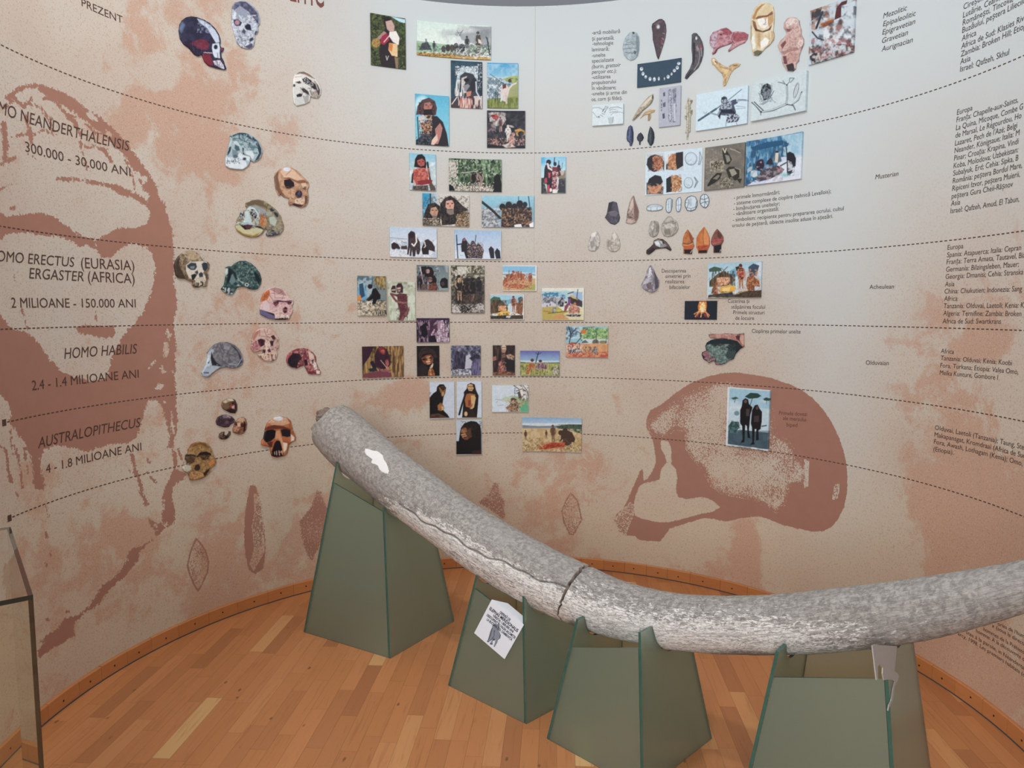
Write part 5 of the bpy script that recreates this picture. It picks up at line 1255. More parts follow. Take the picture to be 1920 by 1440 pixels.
# ---- lowest bands
PC('picture_panel', 'upright picture of a dark ape-like figure in profile on white, left of a pair', 'l', '218,562 438,556 440,885 218,885',
   'F d2dcea;P 15100f 218,700 250,660 280,640 285,600 310,578 345,578 368,610 360,660 345,690 335,760 350,790 345,815 380,850 400,880 218,885;P 8d6440 300,605 340,595 362,620 355,670 330,690 315,650;P 3a2418 300,600 345,600 362,625 330,630;E 1a0e08 340,630 8,6;P c49a6a 325,650 350,650 345,680 330,685;P a8744a 290,770 320,740 345,770 350,800 320,820 295,810;P d9b080 325,775 345,780 345,810 325,812;P 5c3c2c 225,850 300,840 340,860 390,880 225,885;N 0a0808 .5 20 .5 218,650 330,880')
PC('picture_panel', 'upright picture of a bare-skinned standing figure on white, right of a pair', 'l', '460,556 685,550 686,878 462,878',
   'F d6e0ee;P 1a1212 550,620 560,580 590,565 625,580 636,630 660,680 655,760 645,878 510,878 520,760 530,700 525,650;P d0a878 555,600 575,575 605,580 615,615 600,640 570,635;S 3a2418 5 560,600 612,600;S 7a4a34 5 572,625 600,625;P a8683c 540,670 580,660 630,670 625,720 610,770 580,790 545,780 535,720;P e0b078 590,680 625,680 615,740 595,760;P 8a3c34 565,720 590,725 585,775 565,770;S d8b880 18 625,700 610,780 560,830 540,860;S 1c1818 18 540,670 510,760 485,850;P 2a1c18 525,790 600,800 640,860 640,878 515,878;E e0c090 545,845 14,20')
PC('picture_panel', 'pale sketch-like picture of a figure among roots beside water', 'l', '780,586 1110,588 1108,826 780,826',
   'F dbe8f2;P a8b890 900,700 960,680 1060,700 1108,720 1108,826 1000,826;P c8d8c0 850,720 900,690 980,690 960,730 870,735;P ece8e4 1000,590 1108,590 1108,720 1030,700;S 4a4448 7 975,590 1020,620 1040,700;S 4a4448 6 1060,590 1100,640 1108,700;S 4a4448 6 1000,640 1050,620 1100,650;N 4a4a44 .8 12 .57 980,588 1108,826;P 5f4a40 930,826 940,760 960,700 1000,710 1020,770 1010,826;E 5a463c 968,720 22,22;E b8947a 968,740 14,14;P 8a6a54 900,790 940,760 990,780 1000,800 930,815;N d8b89a .7 8 .56 900,720 1040,826;P 6ab890 1030,790 1100,740 1108,826 1040,826;P 5a5048 1010,650 1030,640 1050,700 1020,710;S 8a9a9a 4 810,715 860,720;S 8a9a9a 5 820,740 830,735;S 8a9a9a 4 830,770 880,765')
PC('picture_panel', 'upright picture of a black-furred ape face in profile, below the pair', 'l', '457,900 684,898 688,1208 458,1210',
   'F c9d4e2;P 14100f 480,1090 490,1020 500,970 530,930 590,908 640,915 675,950 684,1010 686,1208 458,1210 458,1090;P 5c3c2a 510,970 560,950 600,960 590,1000 600,1050 560,1075 510,1050 500,1020;P a8744e 505,985 545,970 560,1000 530,1020 500,1010;P 17100e 510,960 590,945 600,975 550,970;E 0e0808 560,980 12,7;P c99a72 498,1030 540,1020 555,1045 520,1065;S 2a120e 6 500,1045 550,1035;P 7a4438 520,1050 570,1050 560,1078 530,1078;N 30201a .6 12 .56 500,910 686,1060;P 3a1e1a 600,1180 680,1170 686,1208 600,1208')
PC('picture_panel', 'wide picture of ape-like figures around a red carcass on a dry plain', 'l', '1052,878 1585,886 1590,1188 1052,1178',
   'G 8fb8dc c3d8e6 878 950;P dfe8ee 1052,930 1590,930 1590,955 1052,950;P 7d90a0 1052,945 1200,955 1400,950 1400,970 1052,975;P 4a6450 1360,955 1470,938 1590,940 1590,1030 1500,1000 1370,975;N 2a4434 .7 14 .52 1360,940 1590,1030;P c8aa7c 1052,970 1370,975 1500,1000 1590,1030 1590,1188 1052,1178;N e6d2a8 .6 30 .5 1052,980 1590,1188;N 8d6f4a .7 12 .6 1052,1060 1590,1188;H 5a4030 6c5040 1082,1082 90;H 5c4434 6a4c3a 1268,1062 70;H 6a4a34 7a5840 1328,1098 155;K 4a342a 5c4234 1450,1130 150 -1;P 4a342a 1400,1000 1440,985 1500,1010 1530,1070 1520,1100 1470,1100 1450,1060 1400,1080;E 4a3428 1400,1015 24,24;H 6a5844 7a6650 1475,1000 46;P a83c2c 1200,1160 1260,1120 1330,1100 1440,1110 1430,1140 1340,1150 1260,1165;N d8694a .7 12 .52 1200,1100 1440,1165;S c08a5a 7 1180,1165 1230,1110;S e2b88a 6 1200,1105 1240,1150;N 3f3024 .5 10 .62 1052,1120 1590,1188')
# ---- right side panels
GD = 'picture panels on the curved wall'
PC('picture_panel', 'white line drawing of two hands with a bone tool, with a hard shadow', 'm', '165,1052 478,1050 475,1245 170,1262',
   'F dbe9ee;S 4c5a66 8 265,1115 300,1060;S 4c5a66 8 285,1125 320,1070;P b8c8d0 280,1085 300,1058 320,1068 300,1110;S 5a6873 4 165,1080 230,1075 275,1100;S 5a6873 4 165,1120 210,1170 240,1175;S 5a6873 5 245,1150 270,1165;S 5a6873 5 260,1135 285,1145;P 3a4650 215,1170 235,1158 232,1175;S 5a6873 5 330,1090 350,1075 420,1070 460,1085;S 5a6873 4 335,1105 360,1090 400,1095;S 5a6873 4 335,1125 360,1120 420,1110;S 5a6873 4 350,1150 370,1130 440,1120 475,1130;S 46525c 5 325,1180 335,1235;S 46525c 5 342,1175 348,1238;S 46525c 5 360,1175 358,1232;S 46525c 5 374,1170 366,1230;P c0ccd4 325,1180 372,1170 362,1235 335,1238', .018)
PC('picture_panel', 'dark blue panel showing a curved row of small white teeth', 'm', '617,645 1057,583 1052,825 615,878',
   'F 2d475c;' + ''.join('E dfe9f2 %s;E 53687a %s;' % (a, b) for a, b in (('655,690 15,18', '657,684 6,7'), ('670,738 13,18', '668,733 5,6'), ('697,768 11,16', '697,776 4,6'), ('740,790 13,18', '740,784 5,6'), ('783,793 13,20', '780,800 5,7'), ('828,787 9,17', '828,782 4,5'), ('884,787 5,12', '884,796 2,3'), ('921,768 14,18', '918,762 6,6'), ('955,740 9,13', '950,736 4,7'), ('984,706 14,15', '984,702 5,5'), ('1013,677 14,18', '1012,672 6,7'), ('1028,635 16,14', '1026,630 6,5'))), .009)
PC('picture_panel', 'mauve-grey upright panel with two long engraved bone points', 'm', '835,885 1052,862 1048,1250 838,1280',
   'F b4b8c8;P 9aa0b0 925,900 945,885 955,940 958,1200 930,1225 922,1100;P c3c8d4 930,910 948,895 952,1190 930,1215;N 6a7080 .8 10 .56 922,890 960,1225;P 8d94a4 965,890 995,880 1000,960 1000,1220 975,1225 970,1000;N 4c5464 .8 12 .55 965,880 1003,1225;P c6ccd8 972,1040 995,1030 998,1210 978,1215;P 4c5462 870,930 890,920 892,960 875,965;P 5a6270 868,1030 895,1020 895,1070 870,1070;P 4c5462 862,1140 885,1130 890,1180 868,1190;S 4c5462 8 855,1000 856,1015;S 4c5462 8 855,1040 856,1055;S 4c5462 8 855,1070 856,1080;S 4c5462 8 855,1098 856,1108', .012)
PC('picture_panel', 'white ink drawing of a hunter throwing a spear', 'm', '1212,950 1728,862 1722,1240 1205,1312',
   'F d2e8f4;S 6a7c90 8 1500,1020 1655,895;S 4c5c70 20 1225,1205 1400,1090;S 4c5c70 10 1380,1105 1510,1010;P 2a3446 1450,1010 1455,975 1485,962 1510,975 1515,1005 1490,1030 1455,1035;P 8d9cb0 1475,1000 1500,985 1510,1010 1490,1030;P 46506a 1430,1090 1460,1040 1530,1010 1600,990 1620,1030 1580,1050 1600,1120 1590,1170 1520,1160 1440,1150;N c6d4e2 .8 12 .52 1450,1000 1560,1090;P 1f2638 1440,1095 1500,1100 1560,1090 1595,1130 1580,1160 1520,1130 1450,1130 1440,1195 1410,1150;S 9cabbc 16 1610,1010 1660,1000 1710,1005;S 4c5870 6 1620,995 1700,998;S 8d9cae 14 1340,1130 1420,1150 1440,1110;P 30384c 1505,1180 1550,1130 1610,1140 1640,1170 1620,1215 1560,1225 1500,1230;N c9d6e4 .8 12 .52 1495,1140 1640,1230;S 5c6a80 5 1500,1230 1498,1262;S 5c6a80 5 1600,1225 1610,1246;S 8d9cb4 5 1600,1060 1690,1070;S 8d9cb4 5 1600,1090 1700,1080;S 8d9cb4 5 1275,1120 1290,1140 1310,1120', .014)
PC('picture_panel', 'white drawing of an antler, a kneeling worker and a point, with a hard shadow', 'n', '590,822 1152,735 1138,1112 598,1218',
   'F cfdfe4;P 20262e 680,880 700,850 740,832 770,850 780,890 770,940 750,990 700,1010 690,960 670,940;N 8d9aa4 .8 14 .55 660,835 790,1020;S 5a6670 6 655,930 690,1010;S 5a6670 6 790,890 760,970 740,1010;S 4c5862 7 805,910 760,990;P 98a6b0 655,1045 720,1010 760,1010 700,1050;S 8d9aa4 6 740,1000 790,1000 820,1025;S 39434c 11 585,1025 625,1060 670,1115 760,1105 900,1055 940,1045;S 39434c 11 610,1020 650,1060 700,1105;S cfdfe4 7 597,1022 640,1065 690,1112;S 39434c 20 680,1120 800,1100 920,1045;S cfdfe4 11 690,1118 800,1095 920,1045;S 39434c 16 930,1040 940,960 935,850;S cfdfe4 8 930,1040 940,960 935,860;P cfdfe4 955,820 970,780 1005,780 960,830;S 39434c 6 935,850 960,820 965,780 1010,782 970,825;S 39434c 7 935,850 890,830 850,822;S 39434c 6 915,835 895,808;S 39434c 13 990,1045 1050,1000 1085,920;S cfdfe4 6 995,1040 1050,995 1083,930;S 39434c 10 940,1045 1000,1055 1020,1100;S 39434c 7 670,1115 675,1150;E 59656e 1028,905 22,80 14;E d6e4ea 1028,905 15,72 14;S 7a8890 4 1015,970 1040,840', .019)
PC('picture_panel', 'upright panel with blotchy ochre, brown and white rock-wall patterns', 'n', '1182,105 1635,-40 1615,530 1165,648',
   'F c6d4de;N 8f5a4c .85 70 .56;N e4edf2 .8 60 .5 1290,180 1635,480;P 4c3c3c 1182,105 1290,60 1270,150 1180,210;N b48a6c .8 40 .5 1180,60 1400,300;P 5a2f34 1410,200 1430,80 1480,20 1540,0 1530,60 1480,90 1480,170;P a2603c 1270,240 1340,210 1410,190 1400,230 1300,280;S 33343e 22 1290,120 1260,200 1230,280;S 2a3038 16 1190,320 1240,380 1300,400;P cfdce6 1480,60 1635,0 1630,280 1540,280 1480,180;N 39424e .8 46 .62 1180,60 1635,640;N a34a50 .7 34 .58 1180,380 1630,600;P 3a3338 1165,560 1230,520 1260,580 1190,648;N d6d4d4 .8 26 .56 1165,470 1615,640;N 2c2a30 .8 26 .6 1165,440 1615,648', .013)
PC('picture_panel', 'white panel with four brown rounded bowls and pencil sketches', 'o', '698,308 1270,252 1258,688 692,730',
   'F d3e6f2;P 5c544c 705,330 880,312 885,420 880,490 860,440 715,420;P c8d2d8 700,312 885,304 880,380 705,400;P 20242c 705,420 715,360 745,330 790,318 840,330 870,370 868,430 830,480 780,495 730,470;P 9a5c44 770,350 810,330 855,350 870,390 860,440 820,475 800,440 780,400;N d49a78 .7 14 .5 765,330 870,480;N 4a2a22 .6 10 .58 720,330 870,490;P 4a3f40 900,330 1070,290 1072,440 1000,475 900,470;P dfe6ea 895,320 960,310 940,360 905,420;P c9d8e0 1000,470 1072,430 1072,480;P a8704e 925,350 960,310 1000,310 1010,380 990,470 940,450 915,400;N e0b48c .7 14 .5 915,310 1010,470;P 2a2228 1000,300 1070,290 1070,430 1010,470 995,380;P 55504c 705,600 875,640 872,715 705,718;P 22252d 712,610 730,560 790,522 850,535 870,590 850,620 780,640;P b87a58 715,640 780,640 850,620 868,600 850,660 800,712 750,700;N e4b494 .5 20 .5 715,610 868,712;P 23262e 902,560 960,525 980,540 970,690 902,700;P c08a60 950,540 1000,520 1050,550 1058,620 1030,680 960,695 960,600;N 6a3a28 .7 14 .53 940,520 1060,695;N f0d2ac .6 10 .62 950,530 1058,690;E 7d8c98 1150,362 62,66;E cfe2ee 1150,360 55,58;N 8d9ca8 .6 10 .56 1100,370 1200,420;S 5a6a78 6 1240,295 1258,350 1240,415 1225,420 1238,360 1235,300 1240,292;E 7d8c98 1125,602 46,56;E cfe2ee 1124,600 40,49;N 8d9ca8 .5 9 .58 1090,610 1160,650;S 5a6a78 7 1185,545 1220,590 1185,650 1205,590 1183,548', .004)
PC('picture_panel', 'brown-grey square panel with three carved horn-like vessels', 'o', '1298,248 1698,205 1690,645 1288,680',
   'F 7c7870;N 65625c .6 60 .5;N a8a294 .5 14 .6 1298,260 1500,660;P 2c2a24 1460,270 1490,255 1530,310 1560,370 1530,420 1490,415 1470,350;P 8a8a80 1490,320 1530,330 1545,380 1510,400;S cfc6b2 10 1470,260 1490,300 1500,260;S b0a898 9 1540,260 1600,280 1640,300;S 3a362e 7 1600,270 1640,290;P 4a4840 1345,400 1390,380 1470,400 1475,450 1440,490 1390,450 1345,430;N c2b8a2 .7 12 .56 1340,380 1480,490;P 26251f 1310,630 1350,560 1410,500 1460,505 1440,560 1390,600 1320,640;P 7d7c70 1370,560 1420,520 1440,530 1410,570;P 2f2e27 1500,470 1530,440 1590,440 1640,480 1650,530 1600,580 1530,560;P 9c9a8c 1530,470 1580,460 1610,510 1560,540;P 2a2a22 1600,560 1660,560 1640,610;S 9a9484 8 1590,450 1640,470 1640,540;E 5c5a50 1480,590 28,40;N c0b8a4 .6 12 .57 1450,550 1570,660;N 26251f .6 12 .6 1440,560 1580,660', .012)
PC('picture_panel', 'blue picture of people under a rock shelter in snow around a hide', 'Z', '495,435 1752,210 1735,1270 470,1420',
   'F 3f7aa4;V 8fc0dc .7 60 120 .52;V 1f4a6c .8 50 120 .54;P 24567c 560,560 900,440 1300,400 1440,480 1000,560 640,640;P 9cc6dc 1250,300 1752,210 1745,740 1400,740 1300,560 1480,500;N c3dcec .6 80 .5 1300,250 1750,740;P cfdcf0 1250,780 1740,720 1735,1270 480,1420 700,1280 1300,1060;P e0e8f6 1200,900 1740,760 1735,1270 900,1360;P 2a2438 680,1000 700,880 790,815 860,840 880,960 820,1100 720,1080;E b88a94 800,890 20,20;P 2a2a3c 910,940 950,850 1020,790 1060,840 1070,950;P 5a6470 1080,860 1100,660 1160,640 1210,680 1270,850 1180,900;P d8d4cc 1130,680 1200,670 1180,900 1110,890;E 2c2c3c 1165,655 40,26;P 1d2230 1380,840 1390,680 1450,650 1540,690 1590,800 1580,980 1500,1000 1470,880;P c9d0d8 1400,870 1480,880 1530,1000 1500,1100 1420,1080;N 2a3444 .7 40 .55 1390,860 1560,1190;P 2a3a44 1390,1100 1520,1060 1480,1150 1410,1190;S 1f2a38 26 1365,520 1390,780 1400,1180;P 4a4450 660,1280 820,1100 1000,1000 1180,960 1330,1050 1260,1150 1000,1270 760,1330;P 8a4458 1160,1000 1320,1050 1260,1110 1180,1100;N b0a8b0 .6 50 .56 700,980 1300,1320;S 55606c 34 1240,970 1370,900;P a9bcc4 490,1050 560,990 610,990 590,1070 500,1130;E b0c4cc 645,1150 76,80;N dfe8ec .6 50 .55 570,1080 720,1220;E 7a4858 550,1355 30,20;S 4a6c88 18 480,1270 680,1330;e 8fc8cc 1330,1180 80,40', .013)
PC('picture_panel', 'picture of hunters returning to a brushwood hut beside a yellow fire', 'p', '795,75 1328,55 1325,418 785,412',
   'G a8cede cbe0ea 60 300;P d4e2f0 1270,65 1326,58 1324,200 1270,190;P 46604e 795,130 850,105 915,120 925,150 800,160;P 3d5066 1190,110 1240,75 1300,95 1270,200 1200,200;P 7fb0c8 1000,150 1060,120 1080,200 1020,220;P cfe6ee 1030,200 1090,220 1080,330 1020,310;P 6c5a44 800,250 880,180 940,150 1010,180 1060,240 1000,300 800,310;V 2f281f .8 12 40 .5 800,150 1060,300;S 4c4438 7 940,150 980,110;S 4c4438 6 950,150 920,120;E d0906a 940,250 66,40;N f4d2b4 .7 14 .5 875,215 1010,295;N 6a3a2c .7 10 .6 875,215 1010,295;P e2b060 900,310 1000,290 1060,320 1050,370 900,370;P f4d88a 930,320 1010,310 1000,350 930,355;P f0b84a 1000,300 1050,295 1070,330 1030,345;H 5c3026 a8684c 1115,330 250;P a83c44 1080,160 1140,150 1150,200 1090,200;P 3a2a24 1060,110 1100,100 1100,150 1070,150;P 8a5238 1165,290 1180,210 1230,190 1300,250 1305,310 1260,300 1240,340 1190,370 1180,330;N d09a70 .7 12 .55 1080,130 1310,370;S 7a4a34 16 1240,300 1250,370;K 8a5840 c08a6a 860,390 120;P 54483a 790,390 950,370 1320,340 1325,418 785,412;P d8e0e6 1030,355 1080,350 1100,380 1040,385;P 3f4a5a 950,375 1020,365 1030,395 950,400;N 201c1a .6 14 .55 790,350 1325,418;S c49a5a 8 1070,375 1180,345', .012)
PC('picture_panel', 'small black panel with a bright orange campfire', 'p', '555,448 882,450 875,635 555,637',
   'F 1f2533;P d8792c 690,560 685,500 700,455 770,452 775,500 765,560 720,580;P f4c878 705,550 705,500 725,465 755,470 760,530 740,560;N fbeac0 .9 12 .52 700,460 765,560;S e0a060 10 720,540 650,580;S e8b078 10 700,555 660,605;S e0a060 10 745,540 800,595;S e8b078 9 760,555 790,610;S f0c890 9 725,560 715,610;S a84a50 8 700,570 680,605;S a84a50 8 745,570 765,605;P f8e8b8 715,520 740,510 745,560 715,560;N 8d3a44 .7 10 .6 650,570 800,620', .004)
PC('picture_panel', 'upright blue picture of two dark figures walking side by side among flat-topped trees', 'q', '910,168 1205,190 1188,608 898,570',
   'F e6eef4;P a9cfe2 915,176 1198,197 1184,490 905,450;P c9e0ec 912,300 1195,320 1186,490 904,460;N e8f2f6 .5 60 .55 912,260 1195,480;P 4f6672 905,470 1000,465 1184,485 1180,600 903,563;N 3c5460 .5 40 .5 905,470 1184,600;P 2c4a44 1020,235 1060,208 1110,212 1135,230 1110,245 1050,250;S 39484a 5 1075,240 1060,290;P 3a5a58 925,245 960,236 980,248 940,256;S 39484a 4 955,250 950,275;P 2f4e4c 1148,250 1170,240 1195,248 1190,265 1155,262;S 39484a 4 1172,255 1170,285;P 33504e 905,440 930,405 980,410 985,450 945,490 910,475;N 6a8c94 .6 10 .55 905,400 990,490;E 7a98a4 965,350 18,16;P 18161c 1000,300 1005,260 1025,245 1045,255 1050,285 1075,310 1060,360 1055,420 1050,470 1060,520 1040,522 1035,440 1025,430 1020,500 1018,550 992,555 1005,530 1002,440 988,420 988,330;P 1b181e 1070,330 1090,295 1110,290 1125,320 1140,340 1138,410 1130,460 1115,470 1118,535 1098,540 1100,460 1090,460 1085,550 1090,565 1055,570 1072,550 1070,450 1062,420;E 6a5450 1026,268 10,12;E 5c4a48 1106,314 9,12;P 4a4042 1030,320 1055,320 1050,370 1030,370;P 443a3e 1085,370 1120,365 1118,410 1085,410;S 2a3840 5 1050,520 1065,522;S 2c4a54 8 1140,440 1170,435', .016)
# ---- skull cut-outs
CO = cutout
GS = 'skull cut-outs at the left of the wall'
def SK(label, fr, ol, ops, th=.011): CO('skull_cutout', label, 'skull picture', GS, fr, ol, ops, th)
SK('dark purple skull in side view with white brow and face', 'e', '182,310 190,250 215,205 255,175 300,166 360,175 430,200 490,235 545,290 580,345 597,400 597,430 590,455 605,480 632,482 622,515 602,530 605,570 632,620 640,650 656,690 640,702 560,685 480,660 440,620 415,560 415,540 378,566 340,550 280,480 230,445 195,390',
   'F 2a2a40;N 3c3c58 .6 40 .5;Q 6a7a9c 195,290 220,220 250,250 215,330;P 2c2238 230,420 300,400 400,440 420,540 340,540;P 6c2c40 330,420 400,390 460,400 500,450 470,500 380,490;N 8a3c4c .5 16 .55 320,400 490,500;P c9d4e6 370,185 430,205 500,250 550,300 585,360 595,420 560,430 530,380 470,280 400,230;N 8a94ac .7 14 .55 370,190 520,330;P d6e0ec 525,440 590,430 600,480 595,530 600,580 560,600 530,540 520,480;E 232a3c 557,470 20,24;P 7a2c3c 415,545 500,540 520,600 530,660 480,650 440,610;P 2f2c3c 515,570 590,580 600,600 560,610 530,600;P d8dce8 530,610 600,600 635,650 645,692 590,670 545,645;N 4c3448 .7 9 .55 530,580 640,680;S e6c8d2 6 440,525 520,530;P a83c50 605,482 630,485 620,510;S 4c4c68 6 575,530 580,590;P 1f2034 300,460 400,490 410,530 330,520;N 5c4c68 .5 8 .62 300,430 420,540')
SK('white skull in front view with one pink eye socket, highest of all', 'e', '712,150 720,60 745,25 800,10 860,15 920,60 970,120 990,180 990,240 970,270 975,310 960,345 940,345 940,400 930,460 900,490 850,490 800,470 770,440 745,370 725,300 708,240',
   'F b4bccb;P 4c4c66 720,90 745,30 800,12 860,18 920,65 970,125 988,185 985,240 930,200 890,120 800,60 745,100;N 7a7e96 .7 20 .52 715,20 990,250;P 9aa2b4 745,110 800,60 870,110 880,180 820,200 750,180;N dfe6ee .7 14 .52 712,150 960,480;P e0e6ee 725,180 745,110 765,130 750,200;P 3c3448 735,195 780,192 820,225 805,258 760,262 738,235;E b08a98 772,225 24,24;P 22263c 845,260 880,235 905,250 915,300 890,310 855,290;P 4a5068 815,320 835,285 860,310 850,345;P 23283a 890,390 930,370 935,400 900,420;P c9d2de 880,300 925,310 930,370 890,380;P 2c3046 955,310 975,310 960,345 945,345;S 2a2e42 5 770,390 830,410 880,400;N 4c5068 .7 9 .6 740,300 940,480;P 54506c 840,470 920,430 930,465 900,488')
SK('small white skull with dark temple, set apart near the pale centre', 'e', '1320,900 1325,840 1328,790 1345,745 1390,718 1440,714 1500,745 1550,790 1585,840 1605,890 1600,950 1575,985 1530,980 1500,970 1490,1020 1440,1045 1360,1062 1335,1035 1325,970',
   'F dcdcd8;P 8a6e60 1345,750 1390,718 1440,714 1500,745 1550,790 1540,790 1450,745 1400,735;P 2c2632 1420,790 1460,770 1510,800 1560,850 1580,900 1540,895 1500,860 1440,830;P 4a3f44 1540,800 1580,850 1600,900 1595,950 1575,980 1560,900;S c9bfb4 8 1510,780 1560,840 1580,900;N e8e8e4 .8 8 .6 1430,780 1540,860;P efeeea 1330,790 1360,745 1410,745 1420,800 1400,830 1340,830;P 4a3c38 1348,822 1400,808 1415,830 1390,838;E 3a2e30 1342,855 12,14;S b08a70 5 1340,770 1410,765;P 3a323a 1410,890 1440,880 1480,910 1500,960 1470,940 1430,920;N 4a4448 .7 9 .58 1400,870 1520,970;P 2f2a34 1362,948 1400,932 1425,945 1415,968 1370,972;P d0d4d2 1330,975 1420,975 1490,950 1490,1015 1440,1040 1360,1058;P a8a8a4 1430,970 1490,950 1485,1020 1450,1030;P b0a49a 1500,930 1560,900 1590,960 1530,975;N 5a5050 .5 10 .55 1500,890 1600,985')
GR = 'skull cut-outs at the left of the wall'
SK('teal-grey skull with cracked cap and full teeth', 'f', '690,190 720,175 790,152 850,155 920,185 980,240 1010,300 1018,350 1000,400 970,435 930,448 895,430 885,470 860,500 820,525 740,520 690,512 655,490 645,440 655,380 670,330 685,270 700,230',
   'F a9bcc4;P 2c4450 690,190 790,152 850,155 920,185 980,240 1012,310 1015,360 985,420 945,440 990,360 970,290 920,230 850,185 780,172 720,205;P 6c8a92 720,195 790,172 860,190 930,240 975,310 975,370 900,350 830,290 760,270 710,240;N b9ccd2 .7 18 .5 700,170 980,350;S 2a3c46 6 790,165 800,220 870,250;S 2a3c46 5 840,240 900,260 880,300 970,300;S 2a3c46 6 730,215 800,210;S 2a3c46 5 870,230 900,200 940,230;P c9d8de 730,240 770,235 800,280 790,300 740,260;P 4c6470 750,270 790,290 800,330 770,340 745,310;P 2a3a44 690,300 715,290 705,340 680,380 665,380;P 7a909a 720,320 760,330 790,370 760,400 725,385;P dbe6ec 760,400 800,350 830,380 900,390 890,440 850,420 790,420;P 22303a 822,300 840,310 835,350 850,372 830,372;P d6e2e8 850,340 920,330 945,380 930,420 880,390;S 3a4a54 6 850,375 900,390 910,420;P dfe8ee 660,400 720,400 790,420 860,440 870,490 820,520 740,515 690,505 655,480;E 2f3e48 845,415 18,14;E 5a6c76 755,390 26,16;V 5a6a76 .8 9 20 .52 665,405 800,465;S 4a5a66 4 670,435 790,450')
SK('tan skull in front view with big dark eye and nose holes', 'f', '1140,600 1150,555 1190,520 1240,500 1300,500 1360,530 1410,580 1440,610 1480,650 1485,690 1470,720 1480,780 1475,850 1450,890 1400,905 1350,885 1310,875 1290,885 1280,850 1285,810 1240,800 1200,770 1180,785 1160,740 1145,680',
   'F b88f72;N d9b496 .6 26 .5;P 7d5c48 1140,600 1160,560 1190,530 1180,600 1200,700 1250,780 1190,770 1160,720;P e0c0a4 1200,540 1260,505 1330,520 1400,590 1430,620 1370,630 1300,600 1240,600;E dfe6f2 1268,520 38,20;S 6a4a38 4 1310,530 1260,580;P 8a6048 1215,610 1290,600 1370,635 1440,625 1480,650 1470,670 1380,660 1300,620;P 251a26 1240,625 1300,615 1340,650 1345,690 1300,715 1260,710 1240,670;P dcc2a8 1410,660 1460,655 1470,690 1430,710;P 3a2a30 1420,710 1465,690 1455,730;E 1d1c2e 1388,768 36,40;E 33447a 1395,765 12,16;P d2aa8a 1200,700 1260,720 1320,720 1350,760 1330,820 1290,820 1230,760;N 8a6450 .6 12 .56 1190,690 1480,890;P e0c4ac 1350,820 1440,800 1460,850 1400,880 1340,850;P 4a2c2c 1320,855 1400,870 1440,880 1400,900 1330,880;N 4a3430 .6 9 .62 1280,800 1480,900;P 6c4c3c 1450,780 1480,790 1470,860 1445,880')
SK('mottled blue and brown skull tilted to the left with long jaw', 'f', '745,1090 760,1055 765,1025 790,985 810,935 835,925 850,935 870,905 850,890 855,855 890,845 920,828 970,822 1030,835 1100,880 1160,930 1200,990 1232,1080 1225,1130 1190,1175 1120,1190 1065,1190 1055,1165 1080,1130 1040,1115 1020,1160 970,1195 900,1200 830,1180 770,1140',
   'F 8a7c64;P 6c5c48 855,860 920,828 1000,830 1100,880 1180,960 1232,1080 1150,980 1050,900 950,870 880,890;P 2c3444 1090,890 1160,940 1200,1010 1190,1040 1140,960 1100,930;P 9aa0a0 880,890 960,880 1050,920 1080,960 1000,980 940,920;P c9d8dc 870,920 900,890 950,910 990,970 980,1000 930,940;P 33262c 905,915 940,920 975,970 965,1010 930,1010 905,970;P c2d6d8 845,940 890,935 900,990 920,1030 900,1060 830,1050 850,1000;P 3c3040 800,960 825,930 840,960 825,1010 795,1020;P a8bcc0 770,1050 830,1050 900,1050 1000,1100 930,1075 850,1075;N d6e4e4 .6 14 .55 760,900 1000,1100;P a8643c 1000,960 1050,990 1060,1050 1030,1090 1000,1070 1010,1010;N d49a6a .6 12 .5 1000,950 1070,1100;P b4c6bc 1090,1000 1140,990 1170,1030 1150,1090 1100,1060;P 9aa29a 1050,940 1120,950 1120,990 1060,980;P 4a5a8c 1035,960 1060,960 1055,985 1030,985;S 3a342e 5 1060,1000 1100,1080 1140,1110;P c9c6a0 750,1090 800,1070 850,1120 930,1110 1000,1100 1030,1130 1000,1170 930,1195 850,1180 780,1140;P a8863c 760,1110 830,1160 930,1180 1010,1150 960,1190 860,1190 780,1145;P 2a1c24 790,1070 830,1080 880,1070 930,1080 900,1120 850,1125;P 5c2c3c 850,1085 920,1075 910,1110 870,1115;P 1d1d2a 920,1080 1000,1090 1050,1125 980,1105;P 23243c 1055,1165 1090,1120 1150,1130 1210,1120 1190,1170 1120,1190 1065,1190;N 4c4664 .6 14 .52 1040,1090 1225,1190;N b8b494 .5 18 .55 1040,840 1230,1180')
